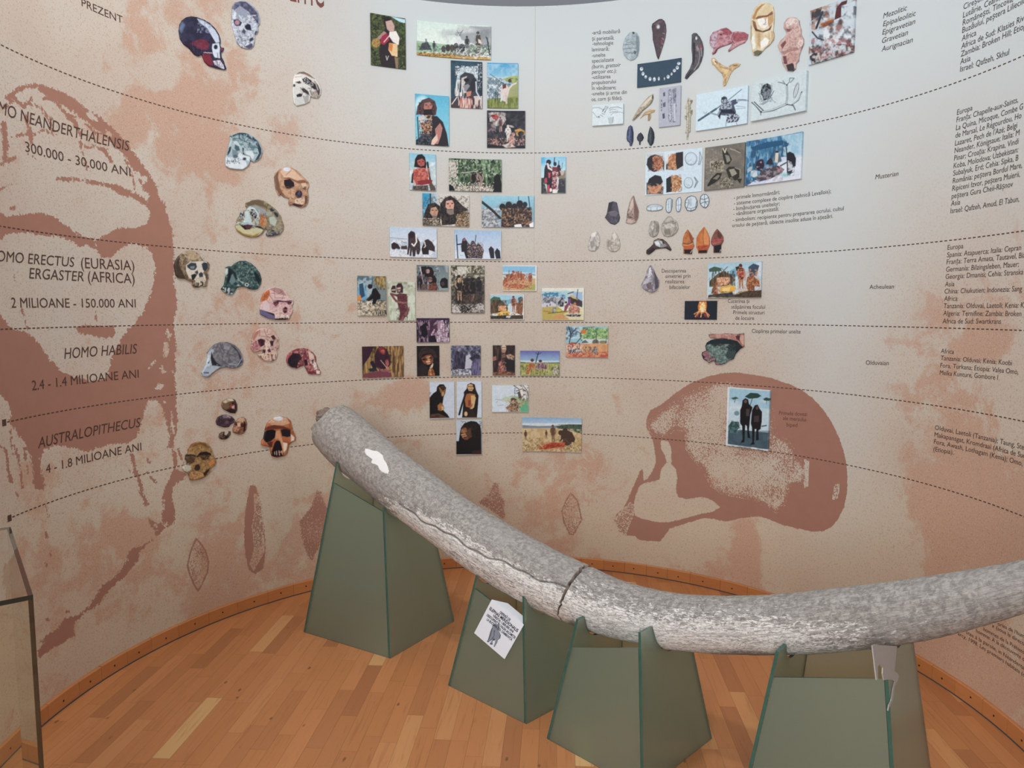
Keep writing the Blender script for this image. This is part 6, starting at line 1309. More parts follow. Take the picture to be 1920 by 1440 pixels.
SK('round brown skull in three-quarter view with pale face, beside the ink face', 'g', '135,260 145,210 180,160 230,120 290,108 340,115 380,145 410,190 425,210 470,220 485,245 480,290 455,320 475,350 475,385 460,400 460,460 440,470 400,455 380,475 340,475 315,450 320,420 290,410 240,388 180,385 150,350',
   'F 7a6650;N a08a6c .7 26 .5;P 4a3c32 135,270 160,200 200,150 190,250 230,330 260,385 180,380 150,345;P b09a7c 230,130 290,112 350,125 400,190 330,200 270,190;N d6c6a8 .6 16 .55 200,110 420,240;N 3a2e26 .6 14 .58 140,140 280,390;P ddd6ca 260,250 300,220 370,215 420,210 470,220 480,250 450,290 430,330 460,370 455,400 400,400 340,400 290,380 260,310;P 36404a 268,255 310,225 360,230 370,270 350,300 310,300 275,275;P 8a9294 300,265 350,262 340,285 310,285;P 333c48 415,240 440,222 478,230 478,280 455,315 430,300;P 3a4248 385,340 410,318 432,335 430,370 395,375;P 4a5054 345,320 375,300 385,330 370,350;P 2a2824 310,350 350,335 370,350 340,400 320,400;P c9c0ae 350,380 440,370 450,420 400,430 360,420;P 2c2622 330,450 370,420 390,430 380,470 345,472;P 2c2622 400,410 450,420 450,460 410,450;V e8e0d0 .7 8 20 .55 350,390 460,460;P 55483c 455,330 475,350 475,385 455,385')
SK('dark teal cranium in side view without lower jaw', 'g', '605,490 635,450 645,400 650,360 645,330 655,290 650,275 680,262 710,265 740,235 790,210 850,210 900,230 950,275 990,330 1008,390 1000,440 970,490 930,497 890,490 850,470 800,465 760,480 740,510 720,545 690,548 650,530',
   'F 2f4a4c;N 55706e .7 20 .5;N 1c2e34 .7 16 .55;P 1c2c34 655,290 700,280 770,340 780,400 830,420 800,430 740,400 690,350;P c3ccca 655,285 680,285 680,330 660,360 650,330;P 6a8488 700,350 730,340 760,410 720,450 695,420;P 101c24 690,300 720,330 700,400 670,440 680,350;N 8aa29a .6 12 .58 760,220 990,470;P 9ab4b0 770,350 800,410 840,420 830,440 780,400;E c9d6d4 868,447 20,16;E 14222a 868,447 11,9;E b0c2c0 783,452 12,8;P 23383e 610,490 650,460 720,470 730,510 700,545 650,528;V c9d8d8 .8 9 20 .55 630,475 730,545;P 16242c 930,300 980,340 1005,400 990,450 960,400')
SK('pink veined skull with orange temple, with a lilac shadow printed at its foot', 'g', '992,690 1002,640 1003,600 1030,530 1080,485 1140,470 1200,480 1250,515 1280,570 1300,590 1330,605 1325,640 1310,660 1322,700 1310,735 1295,760 1285,795 1220,800 1150,800 1080,785 1000,745',  # lilac area is the skull's shadow, painted into the print
   'F d8b4b4;N e8ccc8 .6 26 .5;P b0603c 1005,600 1030,540 1090,490 1100,540 1070,600 1020,640;N d28a54 .7 18 .52 1005,500 1100,640;P b4908a 1090,490 1150,472 1220,490 1270,560 1180,540;S 8a4c54 4 1110,530 1180,540 1230,510;S 8a4c54 4 1140,490 1150,580 1250,580;S 8a4c54 4 1200,500 1240,550 1220,590;S 8a4c54 4 1100,560 1130,600;P e0cccc 1020,620 1060,600 1090,640 1100,690 1060,715 1030,690;P 5c2c3c 1120,610 1190,600 1240,610 1330,600 1280,625 1200,620;P 4a1c2c 1130,620 1190,612 1185,640 1160,665 1140,650;P 3a1624 1265,625 1325,610 1310,640 1285,650;P 3a1020 1230,685 1255,665 1275,680 1272,725 1245,735 1228,715;P e4c8c4 1110,680 1220,690 1230,740 1280,750 1230,770 1140,745;N a86a70 .6 11 .58 1100,620 1320,790;P 6a6488 992,690 1025,700 1080,720 1150,750 1150,800 1080,785 1000,745;P 2c1420 1050,710 1140,735 1150,760 1080,730;P 1c1014 1150,785 1210,775 1280,770 1285,795 1220,800 1150,800;V e8dcc8 .9 10 16 .5 1150,745 1290,785')
SK('smooth blue-grey skull in side view with bald round cap', 'g', '410,1330 430,1290 450,1240 470,1180 465,1130 480,1110 500,1080 540,1045 600,1020 670,1020 740,1050 790,1100 815,1160 825,1210 810,1250 770,1275 710,1285 660,1270 600,1280 540,1310 500,1345 490,1368 460,1372 420,1358',
   'F 77757c;N 9a989e .6 20 .5;N 55545c .6 16 .55;S 4c4a54 4 600,1040 640,1120 700,1150 760,1140;S 4c4a54 4 640,1120 620,1200 680,1250;S 4c4a54 4 700,1150 690,1220;P 3c3c48 700,1040 760,1080 810,1160 822,1220 770,1272 800,1200 780,1130;S aab4c0 7 690,1240 780,1250 815,1190;P b8c4d2 470,1140 520,1090 540,1100 510,1180 520,1250 600,1270 560,1300 500,1345 460,1370 415,1355 430,1290 460,1210;P d0dce6 480,1150 510,1150 500,1250 460,1270;P 242732 515,1110 530,1170 560,1220 620,1262 520,1255 505,1180;P 5c6470 475,1230 500,1200 490,1240;N 8a98ac .5 14 .58 410,1240 600,1370;P 5a6472 430,1320 490,1320 490,1335 440,1335;P 9a9aa2 640,1050 700,1070 690,1100 640,1090')
SK('pink skull in front view with broken cheek, right of the bald cap', 'g', '905,1085 912,1040 915,980 935,925 980,890 1040,880 1100,895 1150,935 1180,985 1190,1000 1160,1000 1185,1050 1178,1080 1155,1095 1170,1140 1150,1195 1100,1215 1040,1205 1010,1180 985,1165 970,1145 1020,1140 1030,1100 1000,1100 950,1120 920,1110',
   'F d2b0a4;N e4c8ba .6 20 .5;P b88074 915,980 945,920 1000,900 970,960 940,1010;S 7a4044 4 1000,900 990,960 1080,970;S 7a4044 4 1040,890 1060,950 1110,940;S 7a4044 4 1080,890 1070,930;P 3a1c2a 975,1000 1010,985 1050,1000 1045,1050 1010,1070 985,1040;P c48a8c 920,1040 960,1000 985,1050 1010,1080 960,1110 920,1100;N 7a3448 .7 12 .53 910,1010 1010,1115;P 30182a 1105,960 1140,950 1160,990 1130,1000;P 3a2430 1095,1010 1140,1005 1130,1060 1110,1060;P e8cfc0 1050,1000 1090,1000 1110,1070 1090,1120 1050,1110;P 4a2430 1075,1100 1100,1085 1110,1120 1085,1125;P d8b4a8 1135,1030 1175,1030 1175,1080 1140,1090;N 6a3440 .7 10 .6 1030,960 1180,1110;P e0c4b0 985,1150 1060,1130 1160,1130 1150,1190 1060,1195;V 5c2c34 .8 11 30 .56 1000,1140 1160,1210;P 3c2028 1030,1095 1060,1100 1050,1135 1030,1130')
SK('red and black skull fragment in side view, right of the pink skull', 'g', '1258,1200 1270,1150 1310,1110 1370,1085 1430,1078 1480,1090 1530,1130 1555,1170 1555,1220 1580,1280 1605,1320 1595,1348 1560,1340 1520,1345 1480,1335 1455,1290 1440,1250 1400,1265 1360,1285 1310,1275 1270,1245',
   'F 8a4448;N d29a94 .8 16 .52;P 1f1a26 1280,1180 1330,1130 1400,1140 1420,1180 1380,1230 1370,1280 1310,1270 1275,1230;N 3a2430 .5 20 .5 1270,1130 1420,1280;P b0505a 1260,1180 1300,1130 1320,1130 1280,1190 1275,1230;N 4a2030 .7 12 .54 1380,1090 1480,1290;P e0c8bc 1480,1110 1530,1140 1550,1200 1540,1260 1500,1230 1490,1160;P f0e4dc 1530,1200 1560,1230 1575,1290 1545,1300 1530,1250;P 3a1c2c 1515,1200 1540,1190 1530,1250;N 7a3040 .6 10 .58 1440,1180 1600,1340;P 7a2c38 1480,1310 1560,1320 1560,1335 1490,1330;P ecdcd0 1560,1300 1600,1310 1592,1345 1565,1335;P 2c1824 1440,1200 1470,1190 1480,1250 1450,1260')
SK('small brown skull at the top of a cluster of four small bones', 'h', '608,320 620,280 660,255 710,248 745,265 765,310 765,370 745,400 700,395 660,375 625,355',
   'F 5c4438;P d8ccae 625,285 670,255 720,250 740,275 700,280 650,300;N a08260 .6 14 .5 610,250 700,340;P 7a5e48 620,300 680,295 700,340 660,365 625,345;P 8a4a40 700,290 730,280 745,330 740,360 700,340;P e0a8a0 715,330 745,320 745,350 720,355;E 1d1214 728,300 10,14;P 2c1c1e 655,365 720,350 760,370 745,398 700,393;P 2a1a1c 745,280 765,320 762,370 748,350;N 1d1214 .5 10 .58 690,280 765,400', .009)
SK('dark oval bone at the left of the small cluster', 'h', '555,480 570,440 610,415 660,412 710,430 740,460 735,490 700,510 680,535 640,540 600,530 565,515',
   'F 43303a;N 5c4650 .7 18 .5;P 8a7a80 620,425 670,415 710,435 690,450 640,440;N d2c8c8 .8 9 .6 600,415 720,450;N 241a22 .6 14 .55;E 6a5058 670,490 20,16', .009)
SK('little tan skull at the right of the small cluster', 'h', '722,560 735,520 750,480 780,450 820,435 850,450 865,500 855,560 830,600 790,612 750,600 725,585',
   'F 9a6a50;P cda888 760,480 800,445 840,445 850,480 800,500 770,500;E 3a2020 762,505 16,18;E 4a2424 822,520 16,20;P c89478 740,540 780,520 800,560 770,590 735,580;N 4a2824 .7 10 .56 725,480 860,605;P 2c181a 840,470 862,510 850,570 830,590;P e0b89a 770,500 800,490 805,530 780,535;S 3a1c1c 6 745,590 810,590', .009)
SK('tiny curved jawbone at the bottom of the small cluster', 'h', '582,630 590,605 615,585 640,582 635,610 655,622 680,600 685,575 700,580 700,610 680,640 650,660 610,660 588,648',
   'F 3c2c2a;N 7a6454 .7 9 .52;P 8a745c 600,610 625,592 635,600 615,620;P 1d1416 640,640 680,620 690,600 680,640 650,655', .008)
SK('golden-brown skull over the lowest dashed line with dark brow', 'h', '215,950 225,920 260,910 265,880 245,860 250,820 270,800 275,760 310,710 360,685 410,683 460,705 495,745 515,810 540,850 550,890 530,920 490,945 480,990 440,1030 390,1055 330,1065 295,1068 275,1000 235,980',
   'F a07c50;N c4a26c .7 20 .5;P 8a5c34 280,760 330,700 400,685 460,708 490,750 400,710 320,740;N 6c4a2c .6 13 .56;P 1f1a20 245,850 270,810 330,810 370,825 400,790 460,780 510,800 515,825 430,810 380,840 300,825;P 4a3a2c 255,850 300,825 350,840 345,890 300,910 265,890;P 33281f 390,820 440,805 500,825 480,860 420,870;N 8a6a48 .6 10 .54 255,820 500,900;P d0ccb8 218,930 260,915 310,925 315,960 270,990 225,965;N 8a8670 .6 9 .56 215,910 320,990;P 3c2c28 340,960 355,915 385,905 405,935 395,970 360,975;P c89a68 300,990 360,980 430,990 440,1030 370,1050 300,1060;P d08a54 480,900 530,860 545,895 500,930;P 2c1f1c 430,1000 480,960 500,940 490,980 450,1030;N 4a3020 .6 10 .58 290,960 490,1065', .014)
SK('large orange-brown skull in front view with deep black eye sockets', 'h', '1008,690 1015,660 1030,650 1040,600 1045,560 1060,510 1090,470 1140,440 1200,430 1260,440 1295,470 1310,520 1320,570 1335,600 1350,640 1345,670 1310,685 1280,710 1270,760 1260,800 1230,825 1160,840 1115,830 1100,790 1095,740 1060,730 1035,725 1010,715',
   'F a8603c;N c88a60 .5 26 .5;P d8a888 1080,490 1140,445 1210,432 1270,450 1300,500 1230,520 1120,520;E e6e8f0 1185,452 44,22;N f0dcc8 .5 12 .58 1110,440 1260,490;P 6c3a2c 1060,540 1140,515 1240,530 1310,560 1300,575 1200,555 1120,560 1050,570;P 15121a 1040,600 1065,570 1130,560 1160,575 1150,640 1110,680 1060,690 1035,660;P 231c22 1205,565 1250,555 1305,570 1305,630 1270,640 1220,625;P b86a48 1220,630 1290,640 1280,680 1240,680;P d8a078 1160,580 1195,570 1210,620 1230,690 1255,760 1230,790 1210,700 1180,650 1150,660;P 1d141a 1145,700 1165,670 1200,675 1215,720 1225,770 1180,790 1130,800 1115,790 1130,740;P 5c2c28 1065,690 1130,680 1120,740 1095,735;P e8dccc 1310,610 1345,640 1340,672 1310,680;P f0e4d0 1230,690 1275,700 1265,760 1240,790;P 20141a 1115,800 1170,790 1240,800 1230,825 1160,838 1118,828;S e0c8b8 6 1165,780 1168,815;S e0c8b8 6 1190,775 1195,818;S e0c8b8 6 1215,775 1225,812;S e0c8b8 5 1145,785 1148,810;P c87a54 1012,670 1035,660 1030,710 1012,705', .014)

# ---- tools, bones and figurines at the right
GT = 'stone and bone tool cut-outs at the right of the wall'
def TL(name, label, fr, ol, ops, th=.008, cat='tool picture'): CO(name, label, cat, GT, fr, ol, ops, th)
TL('pendant_cutout', 'grey-blue oval stone cut-out with engraved lines and a tiny hole', 'm', '468,480 475,430 500,370 535,330 575,318 610,330 630,370 635,430 632,500 620,560 590,595 550,610 510,590 480,550',
   'F a4b4bc;N c3d0d4 .6 22 .5;N 6a7c84 .6 8 .64;S 4a5860 5 480,450 540,440 615,440;S 4a5860 5 475,490 560,480 625,485;S 4a5860 5 490,525 560,530 615,515;S 4a5860 4 510,425 600,420;E 3c484e 575,330 12,12;E 55646c 590,525 14,18;P 7d8e96 600,340 625,370 630,500 612,560 600,480')
TL('pendant_cutout', 'dark brown tapering pendant cut-out with a round hole', 'm', '758,270 765,240 800,215 830,195 860,192 885,210 900,250 905,310 895,380 870,470 840,560 825,598 810,570 790,480 770,400 768,330',
   'F 4a4048;N 5a4c52 .6 22 .5;P 6a5a62 770,250 830,205 870,205 840,230 790,250;E 7d7880 820,265 22,28;E d0d6d6 822,268 13,17;S b8a8a8 5 860,380 880,400;S b8a8a8 5 855,430 875,445;S b8a8a8 5 850,470 862,490;S b8a8a8 4 870,330 890,340;P 8a4a52 850,400 868,390 860,440 848,440;S 7a6c72 6 890,260 895,330 870,440 835,560')
TL('tooth_cutout', 'glossy dark curved tooth cut-out with a hole at its top', 'm', '1160,400 1160,350 1180,332 1210,335 1240,370 1265,420 1278,480 1275,550 1255,620 1225,680 1180,720 1140,760 1110,795 1090,785 1100,750 1140,690 1165,620 1165,560 1158,500',
   'F 4a484e;N 6a666c .6 16 .5;E 2c2a30 1200,382 16,24;E d6dcdc 1203,382 10,17;P 9a8f94 1200,470 1215,450 1225,490 1210,520;P 8a5460 1235,450 1255,440 1262,490 1240,510;P 2a2a30 1170,420 1190,430 1190,600 1165,680 1172,560;S a8a4a8 6 1225,480 1240,560 1220,640 1180,700;S c6c4c6 4 1250,480 1258,560;P 2c2c32 1095,780 1130,720 1160,700 1120,780')
TL('carving_cutout', 'pink animal-head carving cut-out with pointed muzzle', 'm', '1340,430 1345,370 1375,325 1420,310 1460,290 1510,280 1540,300 1565,325 1620,318 1690,325 1725,345 1718,390 1690,430 1640,450 1590,480 1530,520 1525,510 1560,460 1570,430 1520,450 1460,470 1420,490 1400,530 1370,550 1365,535 1385,495 1350,460',
   'F b8848e;N d2a8ae .6 26 .5;P c6b4c4 1340,430 1350,370 1380,330 1420,330 1400,400 1400,460 1380,490 1350,460;P a85c68 1460,295 1520,282 1560,330 1540,350 1470,350;P a8606a 1570,330 1690,328 1722,350 1700,400 1600,420 1570,400;N 7a3c48 .6 14 .57;S 6a3440 6 1580,325 1555,390 1575,430;S d8b4b8 6 1425,330 1440,310 1470,320;E 5c2c38 1450,345 14,10;S e0c0c0 5 1590,440 1690,410;P 7d4a54 1370,540 1400,490 1460,465 1420,490 1400,530;P c69aa0 1540,505 1600,450 1680,430 1600,475', .011, 'carving picture')
TL('carving_cutout', 'plain cream carved head cut-out with smooth face and long neck', 'n', '575,400 580,260 590,170 620,90 660,45 710,28 770,38 805,70 815,150 812,230 805,300 815,360 808,400 770,450 720,490 685,530 650,560 610,555 598,520 590,460',
   'F dccba4;N efe4cc .6 40 .5;P b88a5c 590,180 630,90 680,45 720,35 680,70 640,120 610,200;P 8a5c44 615,185 650,160 700,155 740,150 790,110 800,140 740,170 690,175 640,195;P f6f4ee 640,190 700,180 720,200 760,170 755,240 720,280 680,280 650,240;P c6a078 745,170 800,140 800,210 760,270 745,240;P 5c3c34 600,260 640,290 690,310 750,290 790,240 770,300 700,325 620,310;P 8a6250 590,200 620,220 640,290 600,270;S 9a7a64 6 720,190 725,230 705,240;S 8a6a5c 5 700,245 730,245;V b08058 .6 22 200 .56 590,310 810,540;P f4f6f0 670,420 720,370 760,400 740,450 680,490;P 6a6a58 600,520 640,500 690,510 660,555 615,555;P eef0e8 580,380 610,330 620,480 595,500;S 7a6248 6 580,260 578,400', .012, 'carving picture')
TL('carving_cutout', 'plain pinkish stone figurine cut-out with rounded lumpy outline', 'n', '853,460 880,410 915,380 945,340 930,310 912,280 918,230 945,190 990,172 1035,180 1065,210 1070,255 1085,300 1085,350 1108,390 1110,440 1085,500 1065,560 1060,610 1035,640 1030,690 1000,715 945,710 920,670 900,640 893,590 900,550 875,520',
   'F cbaaa4;N e2cac2 .6 34 .5;P 8a5c58 920,285 980,290 1000,270 960,320 935,315;P e6d8d2 925,220 970,180 1040,190 1066,230 1000,240 930,270;P d8bcb4 1000,290 1070,270 1085,350 1020,370;P e8d6cc 1040,380 1095,400 1100,450 1050,480 1020,430;E d2b0a8 965,410 46,40 20;P 7a4c4c 870,450 920,400 930,430 890,490;P b08680 880,520 960,490 1040,470 1050,500 960,520 900,550;P 6a4046 895,560 940,560 940,640 905,640;E caa49c 990,580 60,60;P 3c3438 925,650 990,630 1030,660 1000,712 945,708;P d6bcb4 1000,620 1035,620 1030,680 1010,680;N 8a5c5c .5 14 .6 860,200 1110,640', .013, 'carving picture')
TL('bone_cutout', 'small yellow three-pointed bone cut-out', 'n', '183,610 190,580 215,580 250,620 300,655 350,675 375,650 430,632 475,640 460,665 410,695 380,730 355,790 325,855 305,865 300,840 305,790 290,740 245,700 210,655 195,650',
   'F cdb084;N e6d0a8 .6 20 .5;N 8a6844 .6 10 .6;P e2c79a 290,680 360,690 340,740 310,740;P f0e4cc 190,590 215,590 240,630 215,645;P 8a6a4c 215,600 245,630 240,640 212,620;S 6a4c34 4 270,670 340,690 380,680;P 8a6a48 400,650 450,645 440,660 400,665;P b08a5c 310,790 335,780 315,850')
GB = GT
TL('bone_cutout', 'long slanted grey bone awl cut-out, upper of two', 'm', '562,1205 590,1150 630,1080 680,1020 730,965 772,942 778,980 760,1030 720,1070 670,1110 640,1150 600,1190 575,1210',
   'F a49a84;N c8c0ac .6 18 .5;P d8d2c0 640,1070 720,985 765,950 750,990 690,1060;S 4c443a 6 580,1195 650,1120 740,1040 770,990;P 5c5244 570,1200 610,1150 640,1130 600,1180;P 3a3630 760,955 775,950 772,985 760,990')
TL('bone_cutout', 'small forked tan bone cut-out just below the slanted awl', 'm', '640,1188 668,1150 696,1118 740,1096 790,1100 786,1118 748,1134 752,1172 737,1207 720,1207 722,1144 690,1150 660,1172',
   'F c6ae88;N e0ccaa .6 16 .5;S 7a6248 5 640,1150 700,1125 780,1105;P 8d7a60 722,1140 742,1130 738,1200 722,1200;P a08664 610,1178 650,1140 680,1140 640,1165')
TL('harpoon_cutout', 'narrow barbed bone harpoon cut-out standing upright', 'm', '1118,985 1130,972 1145,1000 1168,1000 1165,1025 1148,1040 1150,1090 1168,1100 1165,1140 1150,1160 1145,1240 1145,1320 1128,1330 1118,1398 1108,1395 1110,1330 1092,1330 1105,1290 1108,1200 1092,1190 1090,1160 1105,1150 1108,1090 1092,1080 1095,1055 1110,1045',
   'F c4c0ac;N e4e0d0 .6 14 .5;S 5c5848 5 1125,990 1128,1200 1120,1380;P 6a6654 1140,1010 1165,1005 1150,1035;P 6a6654 1145,1105 1165,1105 1150,1150;P 6a6654 1095,1160 1110,1155 1108,1195;S 8d8874 4 1140,1040 1142,1320;N 6a6452 .6 8 .62')
TL('blade_cutout', 'slim dark blue blade cut-out, left of three dark tools', 'o', '506,160 512,90 525,45 545,27 565,40 576,100 575,180 560,232 540,235 535,200 515,185',
   'F 363f5c;N 55608a .7 14 .5;P 252a3e 555,40 575,100 570,200 555,220;S 7a86a8 5 540,40 535,120 530,180')
TL('blade_cutout', 'stubby dark tanged point cut-out, middle of three dark tools', 'o', '610,150 625,115 650,100 668,120 680,150 665,180 648,190 645,222 635,222 632,190 615,175', 'F 2a2e3e;N 40465a .6 12 .5;P 1c1f2c 655,110 678,150 660,180')
TL('blade_cutout', 'pointed dark leaf-shaped blade cut-out, right of three dark tools', 'o', '716,185 722,120 735,65 745,38 765,60 782,100 786,150 775,205 755,232 740,230', 'F 2b3440;N 46525c .6 14 .5;P 1c232c 760,60 782,110 770,210 755,220;S 5c6a74 4 745,50 740,200')
TL('stone_tool_cutout', 'dark violet-grey stone flake cut-out', 'o', '290,950 310,910 318,860 330,800 375,787 410,800 420,850 430,900 442,950 430,990 390,1022 345,1010 320,985',
   'F 46444f;N 5c5a66 .6 24 .5;P 6a6874 330,890 380,885 420,910 400,940 340,930;S 8a8896 4 320,900 390,885 430,910;P 33313c 330,800 370,790 350,880 325,900;S 7a7886 4 390,960 410,1000')
TL('stone_tool_cutout', 'tall brown pointed hand axe cut-out', 'o', '498,1000 510,930 520,860 540,790 565,735 580,728 592,770 615,830 630,890 625,950 600,1000 560,1015 520,1010',
   'F a08a82;N c4b2a8 .6 18 .5;P 7d5c58 580,760 625,880 620,950 595,990 590,880;P d0c0b4 545,800 575,745 570,850 530,900;N 4a3030 .8 12 .55 510,860 590,960;P c9b4aa 520,960 570,980 550,1012 510,1000;S 5c4444 5 575,740 585,850 590,980')
TL('stone_tool_cutout', 'pale broad flake cut-out, lower left of all tools', 'o', '118,1230 130,1170 150,1120 190,1085 220,1095 238,1140 240,1200 225,1250 190,1285 150,1285 125,1270', 'F c4c0bc;N e0dcd8 .6 22 .5;P a09c98 140,1190 180,1170 190,1230 150,1260;S 7a7672 5 140,1150 180,1140 200,1190;N 8a8682 .5 12 .6;P ece8e4 160,1100 200,1095 190,1140 150,1150;P 8d8780 200,1230 225,1240 190,1280')
TL('stone_tool_cutout', 'pale split pointed flake cut-out beside the broad flake', 'o', '302,1210 310,1170 340,1155 352,1165 362,1110 380,1082 410,1110 435,1165 445,1220 435,1265 400,1290 350,1290 315,1255', 'F bdb6ae;N dcd6ce .6 20 .5;N 7a7068 .6 12 .6;P e0dad2 365,1120 385,1095 410,1140 380,1190;S 6a6058 5 350,1170 345,1230 360,1280;P 9a9088 310,1190 340,1170 335,1240 315,1240;S 8d8378 4 360,1220 430,1230')
LW = 'F d4e2ec;'
TL('stone_tool_cutout', 'white outlined flat blade drawing lying on its side', 'o', '705,860 715,835 750,820 810,815 850,825 872,845 860,870 820,882 760,886 715,880', LW + 'S 4c5866 8 705,858 716,836 750,821 810,816 850,826 872,846 858,870 820,881 760,885 714,879 705,858;S 7a8896 4 720,845 800,835 865,845;S 7a8896 4 750,848 750,882;S 7a8896 4 810,842 812,880;P b8c8d4 790,820 850,828 865,845 800,835', .007)
TL('stone_tool_cutout', 'white outlined narrow blade drawing, taller of two upright blades', 'o', '898,870 900,800 910,765 940,752 968,770 962,850 950,890 930,905 908,895', LW + 'S 46525f 8 899,870 901,800 911,766 940,754 966,771 961,850 949,889 930,903 909,893 899,870;S 7a8896 4 930,760 925,830 930,895;S 7a8896 4 905,820 925,815;P 9aa8b4 945,765 965,775 958,850 945,870', .007)
TL('stone_tool_cutout', 'white outlined narrow blade drawing, right of two upright blades', 'o', '998,850 1002,780 1020,750 1045,742 1055,770 1052,850 1040,890 1020,897 1005,885', LW + 'S 46525f 8 999,850 1003,781 1020,752 1044,744 1054,771 1051,850 1039,888 1020,895 1006,884 999,850;S 7a8896 4 1025,755 1025,880;S 7a8896 4 1003,830 1048,820', .007)
TL('stone_tool_cutout', 'white outlined round core drawing with a smooth middle', 'o', '1088,830 1092,780 1115,745 1155,728 1195,740 1215,780 1215,830 1195,870 1150,887 1110,880', LW + 'S 3c4855 10 1089,830 1093,781 1116,747 1155,730 1194,742 1213,781 1213,830 1194,868 1150,885 1111,878 1089,830;S 4c5866 6 1110,850 1130,800 1120,765;S 4c5866 6 1110,850 1150,860 1195,845 1205,790;S 4c5866 5 1150,860 1150,885;S 8a98a4 4 1135,775 1160,770;S 8a98a4 4 1135,800 1155,800;P b8c6d0 1130,770 1150,740 1160,830 1135,840;S 4c5866 5 1095,800 1120,800', .007)
TL('stone_tool_cutout', 'white outlined small core drawing with crossing ridges', 'o', '1238,790 1245,740 1270,712 1305,715 1330,745 1337,790 1325,830 1300,855 1265,845 1245,820', LW + 'S 3c4855 9 1239,790 1246,741 1271,714 1304,717 1328,746 1335,790 1324,829 1299,853 1266,843 1246,819 1239,790;S 46525f 7 1245,760 1285,770 1330,745;S 46525f 7 1245,810 1290,790 1335,790;S 46525f 6 1285,715 1285,770 1290,790 1285,845;S 46525f 6 1290,790 1320,830', .007)
TL('stone_tool_cutout', 'grey narrow knapped flake cut-out beside the big round one', 'o', '728,1090 735,1030 755,985 790,980 820,990 832,1030 828,1090 810,1130 775,1145 740,1130', 'F a8a49c;N c6c2ba .6 20 .5;P d2cec6 745,1040 770,995 790,1020 765,1080;S 6a665e 5 790,990 785,1060 760,1100 770,1140;P 86827a 800,1000 828,1030 825,1090 800,1100;N 77736b .5 10 .6', .010)
TL('stone_tool_cutout', 'large round grey knapped flake cut-out', 'o', '848,1050 870,1000 900,960 930,930 955,940 970,960 1000,975 1020,1010 1025,1060 1005,1100 970,1130 920,1142 880,1130 860,1090', 'F aaa69e;N c8c4bc .6 28 .5;S 6a665e 6 860,1010 920,1000 980,985;S 6a665e 5 870,1030 930,1020 1000,1000;P d4d0c8 880,1020 960,1010 990,1040 900,1060;P 8a867e 880,1070 940,1060 950,1120 890,1125;S 77736b 5 990,1000 1000,1060 960,1130;N 77736b .5 12 .6;P c2beb6 910,960 950,940 960,970 915,980', .010)
TL('stone_tool_cutout', 'dark hand cut-out holding a pale stone flake', 'o', '705,1310 708,1275 740,1250 775,1215 780,1180 820,1158 870,1165 905,1190 935,1230 958,1270 945,1282 900,1255 850,1258 800,1265 760,1300 730,1320', 'F 3a3034;N 5c4844 .5 18 .5;P c8ccd0 780,1190 820,1175 860,1185 870,1225 850,1250 800,1230;P e6eaee 790,1195 830,1190 830,1225 800,1220;P 8a8e92 845,1215 900,1210 910,1235 860,1250;S 4a3c3c 6 830,1185 850,1215 845,1250;P 6a5a54 870,1175 905,1195 940,1255 900,1225;P 2a2226 715,1290 770,1250 790,1265 740,1310;P 8a6c5c 790,1165 850,1165 840,1178 800,1180', .010)
TL('spear_point_cutout', 'orange stone point with frayed binding, left of three', 'o', '1070,1195 1075,1150 1090,1110 1118,1068 1145,1100 1165,1140 1180,1155 1170,1180 1185,1230 1165,1270 1162,1315 1100,1312 1075,1305 1080,1250 1065,1225', 'F b0683c;N d08c58 .6 18 .5;P 8a4c30 1120,1075 1160,1140 1165,1210 1140,1170;S 6a3424 7 1070,1205 1120,1215 1170,1190;S d8a078 6 1075,1225 1130,1225 1170,1205;S 8a2c2c 6 1080,1240 1165,1230;P 1d1a20 1082,1268 1160,1265 1160,1312 1084,1310;P c0603c 1085,1235 1165,1225 1165,1262 1085,1262;S e0d8d0 5 1145,1300 1160,1280', .010)
TL('spear_point_cutout', 'large plain orange stone point, middle of three', 'o', '1205,1220 1210,1150 1240,1095 1285,1042 1315,1090 1338,1150 1340,1220 1320,1265 1310,1302 1225,1305 1222,1275 1208,1250', 'F c0703f;N d68c56 .5 30 .5;P d88f5c 1285,1050 1330,1150 1330,1220 1280,1220 1270,1120;S 8a4c2c 5 1280,1060 1270,1150 1280,1230;P 9c3a28 1215,1235 1320,1225 1310,1265 1225,1270;N d8694a .6 12 .55 1210,1225 1325,1270;P 241c20 1225,1275 1310,1270 1310,1302 1228,1304', .010)
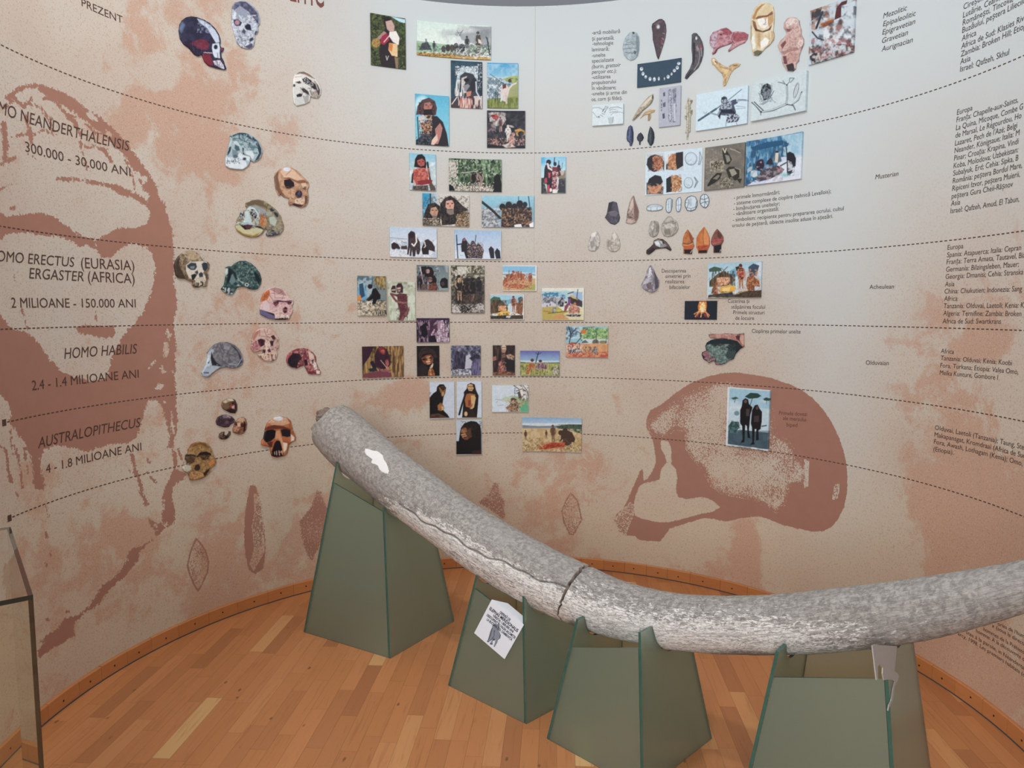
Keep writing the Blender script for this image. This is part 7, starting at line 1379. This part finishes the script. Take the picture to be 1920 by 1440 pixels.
TL('spear_point_cutout', 'brown stone point with red binding on a black shaft, right of three', 'o', '1352,1200 1362,1150 1385,1100 1415,1062 1450,1100 1475,1140 1478,1180 1455,1225 1452,1300 1378,1300 1380,1240 1360,1220', 'F 7a4c44;N 94645a .6 20 .5;P 5c3834 1415,1070 1460,1130 1440,1170 1415,1140;S c8505a 8 1355,1205 1410,1190 1475,1160;S c8505a 7 1358,1180 1420,1165 1470,1170;S d87a7a 5 1370,1215 1450,1190;P 17171d 1380,1230 1452,1215 1450,1298 1382,1298;S d6d6d0 5 1440,1290 1450,1270', .010)
TL('stone_tool_cutout', 'grey pointed biface cut-out left of a short caption', 'p', '120,295 140,250 165,205 180,140 215,88 235,110 255,160 275,205 298,240 297,300 275,345 225,368 180,350 145,330', 'F 9a94a0;N c8c4d0 .7 20 .5;P 55505c 240,130 290,240 292,310 260,345 250,230;P e2e0e8 200,120 220,110 230,190 180,220;P 7a6c70 165,270 220,260 230,330 190,340;N 4c4650 .6 12 .6;P c6c2cc 130,290 165,230 200,220 190,270;S 4c4650 5 215,100 240,200 230,350', .012)
TL('hand_cutout', 'open hand cut-out with a chipped green-grey stone on its palm', 'p', '728,985 735,960 775,945 765,900 780,865 820,840 870,828 850,820 810,815 798,785 830,778 900,778 960,774 1020,776 1080,780 1150,774 1152,905 1110,930 1065,980 1045,1030 1000,1045 960,1075 920,1085 870,1085 860,1065 850,1045 800,1070 780,1050 745,1030',
   'F 20292f;P b08078 800,785 880,780 960,776 1080,790 1150,776 1150,905 1130,905 1080,850 1000,830 920,818 830,822 805,808;N d8a89c .6 22 .5 800,775 1150,830;P d2a49a 1090,800 1150,790 1150,890 1110,870;P 5c3c3c 1060,800 1110,790 1100,850 1070,830;S 3a2020 5 1080,790 1120,880;P 232b31 780,870 870,828 960,828 1060,860 1130,905 1070,960 920,920 830,890;P 6c8480 768,900 800,880 850,910 880,895 920,905 930,940 1000,950 1060,960 1040,1020 960,1070 900,1080 860,1030 800,980;N 9ab0a8 .6 16 .5 768,880 1000,1080;N 384a48 .7 12 .56 768,880 1060,1080;P 3c4a4c 980,950 1065,950 1045,1025 990,1030 960,1000;P a0707a 730,985 740,962 780,950 800,985 760,1010;P a8747c 745,1025 800,990 820,1005 770,1038;P b07c84 782,1050 840,1020 860,1035 800,1068;P a8747c 862,1065 890,1065 900,1083 868,1084;N 6a3c44 .5 10 .6 730,950 870,1085', .012, 'hand picture')
